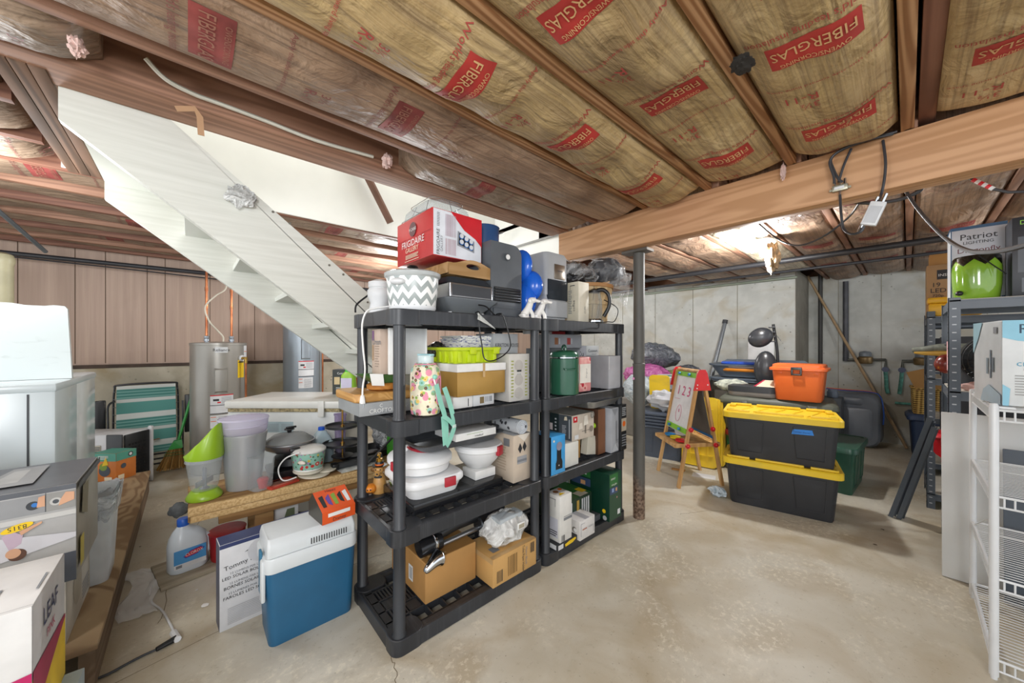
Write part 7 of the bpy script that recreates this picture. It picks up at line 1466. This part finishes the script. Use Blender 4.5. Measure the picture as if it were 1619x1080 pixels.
# ---------------------------------------------------------------- overhead pipes and cables
BKP = M('#35363a', .45, var=.1)
pipe('ceiling_pipe', 'long dark iron pipe crossing under the joists beyond the beam', [(-5.3, 4.48, 2.13), (3.4, 4.48, 2.13)], .027, BKP)
pipe('ceiling_pipe', 'second thinner dark pipe beside the long iron pipe', [(-5.3, 5.2, 2.14), (3.4, 5.2, 2.14)], .016, BKP)
pipe('sill_conduit', 'pale green grey conduit along the top of the concrete wall', [(-5.3, 5.80, 2.15), (-.95, 5.80, 2.15)], .018, M('#8c9484', .5, .3))
pipe('copper_run', 'greenish copper line with a bend near the ceiling in the recess', [WY(1262, 424, 6.3), WY(1316, 416, 6.3), WY(1330, 438, 6.6)], .014, VERD)
pipe('wall_top_pipe', 'black pipe hung along the top of the wood panelling', [(-5.40, -2.5, 2.10), (-5.40, 5.7, 2.10)], .022, BKP)
pipe('wall_top_cable', 'thin black cable sagging under the pipe over the panelling', [(-5.33, -2, 2.07), (-5.33, -.5, 2.05), (-5.33, .6, 2.03), (-5.33, 1.6, 2.06), (-5.33, 3, 2.03)], .007, BKP, 'cable', 6, 8)
pipe('angled_conduit', 'grey conduit slanting down from the joists at the panelled wall', [WX(-20, 318, -3.95), WX(72, 398, -4.5)], .014, M('#6f767c', .4, .5))
pipe('house_wire', 'white electrical cable drooping along the open joist bay', [WX(230, 92, -1.8), WX(262, 125, -1.82), WX(305, 148, -1.84), WX(345, 163, -1.845), WX(420, 191, -1.845), WX(500, 222, -1.845), WX(590, 248, -1.845)], .008, M('#cfcdbf', .5), 'cable', 6, 6)
# splitter and amplifier on the beam
YB = 2.29
sp_ = thing('cable_splitter', 'small metal cable splitter screwed to the beam side', 'splitter', WY(1328, 297, YB))
g = G(); g.box(-.028, -.006, -.014, .028, .012, .014, M('#a8a694', .4, .6), .003); g.box(-.038, .004, -.008, .038, .008, .002, M('#a8a694', .4, .6)); g.box(-.02, -.0075, -.006, .015, -.006, .006, Wh2); g.build('housing', sp_)
for x in (-.018, 0, .018): g = G(); g.cyl((x, 0, .012), (x, 0, .04), .005, CHR, 8); g.build('connector', sp_)
g = G(); g.cyl((0, 0, -.012), (0, 0, -.035), .005, CHR, 8); g.build('connector', sp_)
am = thing('signal_amplifier', 'white rectangular signal amplifier hanging from black coax cables', 'amplifier', WY(1381, 338, 2.22), 0)
g = G(); g.at(rx=0, ry=.35); g.box(-.026, -.012, -.05, .026, .012, .05, Wh2, .004); g.box(-.02, -.014, -.04, .02, -.012, .03, M('#b9bcc0', .4)); g.build('housing', am)
g = G(); g.at(rx=0, ry=.35); g.cyl((.01, 0, .05), (.01, 0, .085), .006, CHR, 8); g.cyl((-.012, 0, .05), (-.012, 0, .07), .006, CHR, 8); g.cyl((-.02, 0, -.05), (-.02, 0, -.08), .006, CHR, 8); g.build('coax_connector', am)
def cab(name, label, pts, y=YB - .02, r=.0052, m=None):
    P = [WY(p[0], p[1], p[2] if len(p) > 2 else y) for p in pts]; return pipe(name, label, P, r, m or BKP, 'cable', 8, 8)
cab('coax_cable', 'black coax looping from the beam top down to the splitter', [(1418, 208, 2.29), (1370, 222), (1330, 238), (1314, 252), (1318, 268), (1325, 282), (1332, 288)])
cab('coax_cable', 'second black coax looping beside the first to the splitter', [(1412, 212, 2.29), (1362, 224), (1325, 240), (1312, 256), (1318, 278), (1319, 290)], YB - .035)
cab('coax_cable', 'short black coax rising behind the splitter loop', [(1346, 235, 2.29), (1334, 262, 2.28), (1326, 288, 2.28)], YB)
cab('coax_cable', 'thick black coax dropping straight down to the white amplifier', [(1396, 222, 2.29), (1400, 256), (1398, 285), (1393, 308), (1389, 318, 2.22)])
cab('coax_cable', 'black coax looping from the splitter underside up to the amplifier', [(1328, 308, YB), (1330, 340), (1334, 362), (1346, 370, 2.22), (1360, 367, 2.2), (1366, 358, 2.2)])
cab('coax_cable', 'black coax sagging from behind the beam towards the bulb', [(1358, 322, 2.46), (1340, 345, 2.6), (1300, 375, 2.7), (1262, 388, 2.8), (1230, 378, 2.9), (1197, 351, 2.95)], 2.46, .005)
cab('coax_cable', 'thick black coax bundle under the beam behind the amplifier', [(1344, 319, 2.5), (1380, 321, 2.5), (1420, 316, 2.48), (1450, 304, 2.46), (1458, 296, 2.45)], 2.46, .009)
cab('black_cable', 'long black cable sagging from the beam past the lamp box to the frame edge', [(1432, 302, 2.44), (1455, 335, 2.3), (1492, 374, 2.0), (1530, 396, 1.7), (1580, 397, 1.45), (1650, 380, 1.25)], 2.0, .006)
tc = thing('taped_cable', 'black cable with red and white striped tape under the joists', 'cable', (0, 0, 0))
g = G(); g.tube([WY(1529, 279, 2.6), WY(1545, 288, 2.6), WY(1570, 299, 2.6), WY(1595, 304, 2.6), WY(1640, 302, 2.6)], .006, BKP, 8); g.build('cable', tc)
g = G(); a, b = WY(1538, 284, 2.6), WY(1571, 299, 2.6)
for i in range(6): g.cyl(a + (b - a) * (i / 6), a + (b - a) * ((i + 1) / 6), .0085, Red if i % 2 == 0 else Wh2, 8)
g.build('tape', tc)
# bare bulb in a porcelain holder
bh = thing('ceiling_bulb', 'lit bare bulb in a porcelain lampholder under the joists', 'lamp', (BULB[0], BULB[1], 2.2))
g = G(); g.lathe([(.055, 0), (.055, -.012), (.035, -.03), (.028, -.06), (.028, -.075)], Wh, 28); g.build('lampholder', bh)
g = G(); g.lathe([(.013, -.075), (.016, -.085), (.028, -.11), (.030, -.128), (.024, -.148), (.01, -.158), (.001, -.16)], M('#fff6e8', .3, emit=14, var=0), 24); g.build('bulb', bh)
PKT = M('#d8b9b0', .95, var=.2, scale=20)
def tuft(label, P, r, m, seed, sz=(1, .8, 1.2)):
    g = G(); lumpy(g, (0, 0, -r * sz[2] * .8), r, m, sz, seed, .5, 26, 3); return tag(g.build('insulation_tuft', loc=P), label, 'tuft')
tuft('ragged torn insulation scrap hanging beside the lit bulb', WY(1222, 400, 3.75) + Vector((0, 0, .06)), .075, M('#b09a7a', .9, var=.3, scale=15), 4, (.7, .8, 1.6))
tuft('pink fibreglass tuft hanging below the joist over the staircase wire', WX(612, 246, -1.80), .03, PKT, 6)
tuft('pink fibreglass tuft stuck to the joist at the far end of the stained bay', WX(122, 62, -1.70), .024, PKT, 8)
tuft('thin pink fibreglass wisp dangling above the beam', WY(1238, 262, 2.27), .018, PKT, 10, (.7, .7, 2.2))
tuft('dark torn patch of facing beside the swirly joist', WX(1174, 100, -.352), .03, M('#2a2622', .9), 12, (1, 1.6, .25))
g = G(); g.ribbon([WX(278, 172, -1.85), WX(308, 172, -1.85), WX(316, 185, -1.85), WX(318, 214, -1.85)], (0, .2, 1), .02, .003, M('#b08a68', .6)); tag(g.build('torn_strip', loc=(0, 0, 0)), 'torn brown strip dangling by the stair opening', 'strip')
g = G(); c = WX(381, 312, -2.04)
lumpy(g, (.012, 0, 0), .05, film_ramp('small_bag_film', '#a9adaa', '#eef0ef', 14, .15, (.6, 1)), (.25, 1.1, .9), 3, .4); tag(g.build('screw_bag', loc=(c.x + .004, c.y, c.z)), 'small clear bag of wall plugs taped to the stair stringer', 'bag')
g = G(); g.tube([(-2.9, .9, 2.9), (-2.9, 1.25, 2.30)], .03, M('#6b4a3a', .6), 8); tag(g.build('handrail', loc=(0, 0, 0)), 'brown handrail slanting across the white stairwell wall', 'handrail')
# ================================================================ shelving by the camera's right
SG = plastic('steel_grey_paint', '#4b535d', '#565f69', .4); CHIP = M('#cdc7ba', .7, var=.1)
def metal_unit(x0, y0, w_, d_, zs, top, label, loads=()):
    t = thing('metal_shelving', label, 'shelf', (x0, y0, 0), 0, 'blue grey steel shelving units')
    for sx in (0, 1):
        for sy in (0, 1):
            g = G(); x, y = sx * w_, sy * d_; ex = 1 if sx == 0 else -1; ey = 1 if sy == 0 else -1
            g.box(x, y, 0, x + ex * .045, y + ey * .003, top, SG); g.box(x, y, 0, x + ex * .003, y + ey * .04, top, SG)
            z = .04
            while z < top - .03:
                g.box(x + ex * .014, y - ey * .0008, z, x + ex * .030, y, z + .006, M('#b9bec4', .4)); g.box(x - ex * .0008, y + ey * .012, z, x, y + ey * .028, z + .006, M('#22262b', .6)); z += .045
            g.build('post', t)
    for z in zs:
        g = G(); g.box(.005, .004, z - .055, w_ - .005, .010, z - .005, SG); g.box(.005, .0, z - .012, w_ - .005, .02, z - .004, SG); g.box(.005, d_ - .01, z - .055, w_ - .005, d_ - .004, z - .005, SG); g.box(.004, .005, z - .055, .010, d_ - .005, z - .005, SG); g.box(w_ - .01, .005, z - .055, w_ - .004, d_ - .005, z - .005, SG); g.build('beam', t)
        g = G(); g.box(.011, .011, z - .012, w_ - .011, d_ - .011, z, CHIP); g.build('shelf_board', t)
    return t
XS = .155
metal_unit(XS, 3.20, 1.2, .60, (.12, .56, 1.02, 1.535), 1.545, 'blue grey steel shelving unit nearest the camera with the green glazed pot')
metal_unit(.10, 4.30, 1.2, .60, (.12, .56, 1.02, 1.50), 1.54, 'blue grey steel shelving unit in the middle with the yellow tool case')
metal_unit(.13, 5.40, 1.2, .60, (.12, .56, 1.02, 1.50), 1.54, 'blue grey steel shelving unit farthest back by the wicker basket')
ZT = 1.537
# generic glazed pot
gp = thing('glazed_pot', 'glossy lime green ceramic pot with dripping black rim on the steel shelf', 'pot', (.263, 3.33, ZT))
GZ = NT('green_glaze', .12); s = GZ.n('SeparateXYZ'); GZ.l(GZ.tc.outputs['Object'], s.inputs[0]); ang = GZ.math('ARCTAN2', s.outputs[1], s.outputs[0])
drip = GZ.math('MULTIPLY', GZ.math('PINGPONG', GZ.math('MULTIPLY', ang, 2.3), 1.0), .035); lim = GZ.math('ADD', s.outputs[2], drip)
GZ.col(GZ.mix(GZ.ramp(lim, [(.219, '#000000'), (.221, '#ffffff')]), GZ.ramp(GZ.noise(6), [(.3, '#6f9a28'), (.7, '#86b138')]), '#15160f')); GZ.b.inputs['Coat Weight'].default_value = .6
g = G(); g.lathe([(.075, 0), (.082, .01), (.089, .08), (.091, .16), (.087, .235), (.08, .245), (.075, .24), (.075, .21), (.02, .20)], GZ.m, 44); g.build('body', gp)
g = G(); g.ball((-.065, -.07, .035), .015, Blk, 14); g.build('bolt', gp)
g = G(); g.tube([(0, -.1, .235), (.09, -.1, .12)], .003, Blk, 6); g.build('wire', gp)
carton('lamp_box', 'tall white box lettered Patriot Lighting behind the green pot', 'box', (.178, 3.48, ZT), (.385, 3.48, ZT), .25, .455, {'all': M('#cfd3da', .45), 'left': M('#c9cdd2', .45)}, [('front', 0, .96, 1, .04, M('#2f5a80', .4)), ('front', 'text', 'Patriot', .5, .86, .05, Ink), ('front', 'text', 'LIGHTING', .5, .78, .025, Ink), ('front', 'text', 'Dragonfly', .5, .68, .04, M('#6a2a30', .5)), ('front', .0, .0, .02, 1, M('#2f5a80', .4)), ('front', .9, 0, .1, .06, M('#2f5a80', .4)), ('left', 0, .97, 1, .03, M('#2f5a80', .4))])
carton('dark_light_box', 'dark box with small green lettering at the frame edge', 'box', (.375, 3.27, ZT), (.68, 3.27, ZT), .2, .42, {'all': M('#2f3238', .4)}, [('front', 'text', 'Disney', .22, .93, .032, M('#8fd03a', .4)), ('front', .06, .3, .3, .45, M('#454a52', .4)), ('front', .1, .05, .2, .18, M('#50565e', .4))])
carton('monitor_box', 'brown carton lettered INSIGNIA 19 LED on the middle steel unit', 'box', (.105, 4.47, 1.502), (.35, 4.47, 1.502), .3, .42, {'all': M('#a98a64', .7)}, [('front', .22, .72, .75, .18, Ink), ('front', 'text', 'INSIGNIA', .5, .80, .03, Wh), ('front', 'text', '19', .2, .62, .05, Ink), ('front', 'text', 'LED', .25, .51, .05, Ink), ('front', 'text', '720p', .24, .41, .03, Ink)])
carton('brown_carton', 'small brown carton on top of the INSIGNIA carton', 'box', (.12, 4.5, 1.924), (.36, 4.5, 1.924), .2, .09, {'all': Kr})
yc = thing('tool_case', 'yellow tool case with black lid corner on the middle steel unit', 'case', (.112, 4.315, 1.502))
g = G(); g.box(0, 0, 0, .26, .14, .10, M('#e3b01c', .4), .012); g.build('body', yc)
g = G(); g.box(-.008, -.008, .10, .27, .15, .145, M('#e3b01c', .4), .012); g.box(.10, -.012, .108, .272, .0, .146, DkG, .003); g.build('lid', yc)
fn = thing('drum_fan', 'round black wire guarded fan on the second steel shelf', 'fan', (.36, 3.44, 1.022 ))
g = G(); n_ = 30
for k in range(7): r = .03 + k * .019; g.tube([(x, -.06 - .03 * math.cos(r / .15 * 1.4), .17 + z) for x, z in [(r * math.cos(2 * PI * i / n_), r * math.sin(2 * PI * i / n_)) for i in range(n_ + 1)]], .002, Blk, 4)
for i in range(32): a = 2 * PI * i / 32; g.tube([(r * math.cos(a), -.06 - .03 * math.cos(r / .15 * 1.4), .17 + r * math.sin(a)) for r in (.03, .07, .11, .15)], .0018, Blk, 4)
fng = g.build('guard', fn)
g = G(); g.loft([[Vector((.152 * math.cos(2 * PI * i / 30), y, .17 + .152 * math.sin(2 * PI * i / 30))) for i in range(30)] for y in (-.06, .06)], Blk, False, True); g.build('drum', fn)
g = G(); g.loft([rr(.26, .16, .03, 0), rr(.24, .14, .03, .025)], Blk); g.build('base', fn)
g = G()
for q in range(4):
    a = q * PI / 2 + .4; g.add([(.02 * math.cos(a), -.03, .17 + .02 * math.sin(a)), (.12 * math.cos(a - .35), -.015, .17 + .12 * math.sin(a - .35)), (.135 * math.cos(a + .1), -.03, .17 + .135 * math.sin(a + .1)), (.11 * math.cos(a + .5), -.045, .17 + .11 * math.sin(a + .5))], [(0, 1, 2, 3)], DkG)
g.build('blades', fn)
heap('red_black_ball', 'red and black glossy ball toy poking out behind the steel post', 'toy', (.165, 3.50, 1.10), .06, M('#7a2a22', .25, var=.5, scale=7), (.9, .9, 1), 2, .05)
ca = thing('toy_crocodile', 'grey and yellow toy crocodile head sticking out of the shelf', 'toy', (.15, 3.62, 1.235), math.radians(170))
g = G(); g.tube(smooth_pts([(-.1, 0, .02), (.0, 0, .025), (.08, 0, .012), (.13, 0, .008)]), lambda k: .036 - .020 * k, M('#6d7268', .6, var=.25, scale=40), 12, flat=.9); g.ball((-.02, .02, .045), .01, DkG, 8); g.build('upper_jaw', ca)
g = G(); g.tube(smooth_pts([(-.1, 0, -.01), (.0, 0, -.008), (.08, 0, -.008), (.12, 0, -.004)]), lambda k: .032 - .018 * k, M('#c9a24a', .6), 12, flat=.8); g.build('lower_jaw', ca)
g = G(); g.box(-.05, -.05, -.21, .05, .05, -.02, M('#5a5f66', .6), .01); g.build('body', ca, loc=(-.09, 0, 0))
g = G(); g.sheet(lambda a, b: (.0 + .012 * math.sin(a * 9), .12 * a - .02 * b, -.16 * b + .01 * math.sin(a * 7)), 10, 8, M('#d9a9ac', .8), th=.003); tag(g.build('pink_cloth', loc=(.165, 3.22, 1.30)), 'pink cloth hanging beside the front steel post', 'cloth')
g = G(); lumpy(g, (0, 0, .02), .07, M('#d8b0a8', .8), (1, .8, .4), 3, .3); tag(g.build('pink_rag', loc=(.27, 3.26, 1.022)), 'pale pink rag lying in front of the black fan', 'cloth')
for i, (y0, z, lb_) in enumerate(((4.35, 1.022, 'dark box with pale round dots in the middle steel unit'), (4.35, .562, 'dark storage box low in the middle steel unit'), (5.45, 1.022, 'dark storage box in the farthest steel unit'))):
    carton('dark_box', lb_, 'box', (XS + .03, y0, z), (XS + .5, y0, z), .4, .32, {'all': M('#2c2e33', .6)}, [('left', 'disc', .75, .75, .03, LtG), ('left', 'disc', .5, .75, .03, LtG), ('left', .1, .1, .1, .5, Red)] if i != 1 else ())
g = G(); g.sheet(lambda a, b: (.03 * math.sin(a * 5), .16 * a, .05 * math.sin(b * 4 + a * 3) - .12 * b), 10, 8, M('#c81f2c', .6), th=.003); g.ball((.0, .08, .0), .045, M('#c81f2c', .6), 12, (1, 1.3, .5)); tag(g.build('red_cloth', loc=(.155, 3.85, .63)), 'red cloth bundle sticking out of the steel shelves', 'cloth')
# angle bars
for i in range(5):
    a = Vector((-.085 + .014 * i, 3.86 + .04 * (i % 3), 0.004)); b = Vector((.10 + .006 * i, 3.62 + .035 * (i % 3), .80 - .02 * i)); d_ = (b - a)
    g = G(); g.ribbon([a, b], (1, 0, 0), .026, .003, SG); g.ribbon([a + Vector((.012, .012, 0)), b + Vector((.012, .012, 0))], (0, 1, 0), .026, .003, SG)
    tag(g.build('angle_bar', loc=(0, 0, 0)), 'loose blue grey steel angle bar in the bundle leaning on the shelving', 'bar', 'angle bars leaning on the shelving')
# white board leaning
bd = G(); bd.box(0, 0, 0, .62, .016, .90, M('#cfd0ce', .5, var=.04, scale=3), .002); tag(bd.build('white_board', loc=(.128, 3.09, .003), rot=(math.radians(-4), 0, 0)), 'large white shelf board standing upright between wire rack and steel shelving', 'board')
bd = G(); bd.box(0, 0, 0, .50, .012, .88, M('#c4c6c6', .5, var=.04, scale=3), .002); tag(bd.build('white_board', loc=(.30, 3.112, .003), rot=(math.radians(-4), 0, 0)), 'second white board tucked behind the upright white board', 'board')
# wire rack
WR = M('#d3d5d6', .35, var=.03); WX0, WY0, WW, WDp = .222, 2.29, .62, .65
wr = thing('wire_rack', 'white wire shelving rack on round posts at the frame edge', 'rack', (WX0, WY0, 0))
for sx in (0, 1):
    for sy in (0, 1): g = G(); g.lathe([(.009, 0), (.009, .012), (.0125, .014), (.0125, 1.045), (.009, 1.055)], WR, 16, (sx * WW, sy * WDp)); g.build('post', wr)
for z in (1.03, .70, .385, .075):
    g = G()
    for y in (0, WDp): g.cyl((0, y, z), (WW, y, z), .005, WR, 8); g.cyl((0, y, z - .04), (WW, y, z - .04), .004, WR, 6)
    for x in (0, WW): g.cyl((x, 0, z), (x, WDp, z), .006, WR, 8); g.cyl((x, 0, z - .04), (x, WDp, z - .04), .004, WR, 6)
    for k in range(1, 26): y = WDp * k / 26; g.cyl((0, y, z + .004), (WW, y, z + .004), .002, WR, 5, caps=False)
    for k in range(1, 26): y = WDp * k / 26; g.cyl((0, y, z + .004), (0, y, z - .04), .0028, WR, 5, caps=False)
    for k in range(1, 26): x = WW * k / 26; g.cyl((x, 0, z + .004), (x, 0, z - .04), .0028, WR, 5, caps=False)
    g.build('wire_shelf', wr)
for za, zb_ in ((.70, .385),): g = G(); g.cyl((.0, 0, za - .08), (.0, WDp, zb_ - .02), .0022, WR, 6); g.build('brace', wr)
g = G(); g.box(.0, .0, 1.036, .05, WDp, 1.044, WR, .002); g.build('top_rail', wr)
carton('kitchen_box', 'white and watercolour blue box lettered RAE standing on the wire rack', 'box', (.243, 2.31, 1.0475), (.60, 2.37, 1.0475), .27, .325, {'all': M('#d0d3d3', .45), 'left': M('#c3c9cc', .45)},
    [('front', 'poly', [(0, 1), (1, 1), (1, .72), (.8, .70), (.6, .68), (.4, .72), (.25, .74), (.1, .76), (0, .80)], M('#86bcd0', .45)), ('front', 'text', 'RAE', .22, .90, .05, M('#1c3a50', .5)), ('front', 'text', 'create', .20, .50, .032, M('#5a9ab5', .5)), ('front', 'text', 'delight', .25, .44, .032, Ink), ('front', 'lines', .08, .12, .35, .25, 8, M('#9a9a98', .5)), ('front', 'poly', [(0, .25), (.05, .2), (.04, 0), (0, 0)], M('#86bcd0', .45)),
     ('left', 'poly', [(0, 1), (.35, 1), (.2, .8), (0, .6)], M('#8fb9c8', .45)), ('left', .62, .3, .05, .35, M('#5a6a76', .5)), ('left', .5, .35, .06, .2, M('#7f909c', .5)), ('left', .70, .38, .06, .18, M('#5a6a76', .5)), ('left', 'poly', [(.3, 0), (1, 0), (1, .12), (.6, .22), (.4, .15)], M('#9db3c0', .5)), ('left', .75, .85, .12, .08, InkG)])
g = G(); g.at(rx=-.06); g.box(0, 0, 0, .45, .012, .75, M('#4b535d', .5), .003); tag(g.build('grey_shelf_board', loc=(.30, 2.42, .02) if 0 else (.32, 2.98, .01)), 'dark grey panel leaning behind the white wire rack', 'panel')
# recycling bin and wicker basket by the back wall
rb_ = thing('recycling_bin', 'dark blue recycling bin with flip lid under the wicker basket', 'bin', (.17, 6.36, 0), .05)
BB = plastic('bin_blue', '#2a3a55', '#34466a', .45)
g = G(); g.loft([rr(.27, .34, .03, 0), rr(.31, .38, .04, .43)], BB); g.build('body', rb_)
g = G(); g.loft([rr(.35, .42, .03, .41), rr(.37, .44, .03, .42), rr(.37, .44, .03, .455), rr(.32, .40, .03, .485)], BB); g.build('lid', rb_)
wk = NT('wicker', .8); s = wk.n('SeparateXYZ'); wk.l(wk.tc.outputs['Object'], s.inputs[0]); q = wk.math('ADD', wk.math('SINE', wk.math('MULTIPLY', s.outputs[2], 260)), wk.math('SINE', wk.math('MULTIPLY', wk.math('ADD', s.outputs[0], s.outputs[1]), 180)))
wk.col(wk.ramp(wk.math('ADD', wk.math('MULTIPLY', q, .25), .5), [(.2, '#6f5226'), (.55, '#c09a50'), (.9, '#d9b768')])); wk.bump(q, .6, .01)
kb = thing('wicker_basket', 'square woven straw basket sitting on the dark blue bin', 'basket', (.185, 6.36, .487), .05)
g = G(); g.loft([rr(.29, .32, .03, 0), rr(.31, .34, .03, .29)], wk.m, True, False); g.loft([rr(.285, .315, .03, .29), rr(.27, .3, .03, .02)], wk.m, False, True); g.build('basket', kb)
g = G(); g.tube(rr(.31, .34, .03, .29, 5) + [rr(.31, .34, .03, .29, 5)[0]], .012, wk.m, 8); g.build('rim', kb)
g = G(); g.at(rx=.35, ry=-.35); g.box(0, 0, 0, .22, .008, .34, Kr, .001); tag(g.build('cardboard_flap', loc=(.10, 6.22, .66)), 'brown cardboard flap leaning out of the straw basket', 'cardboard')
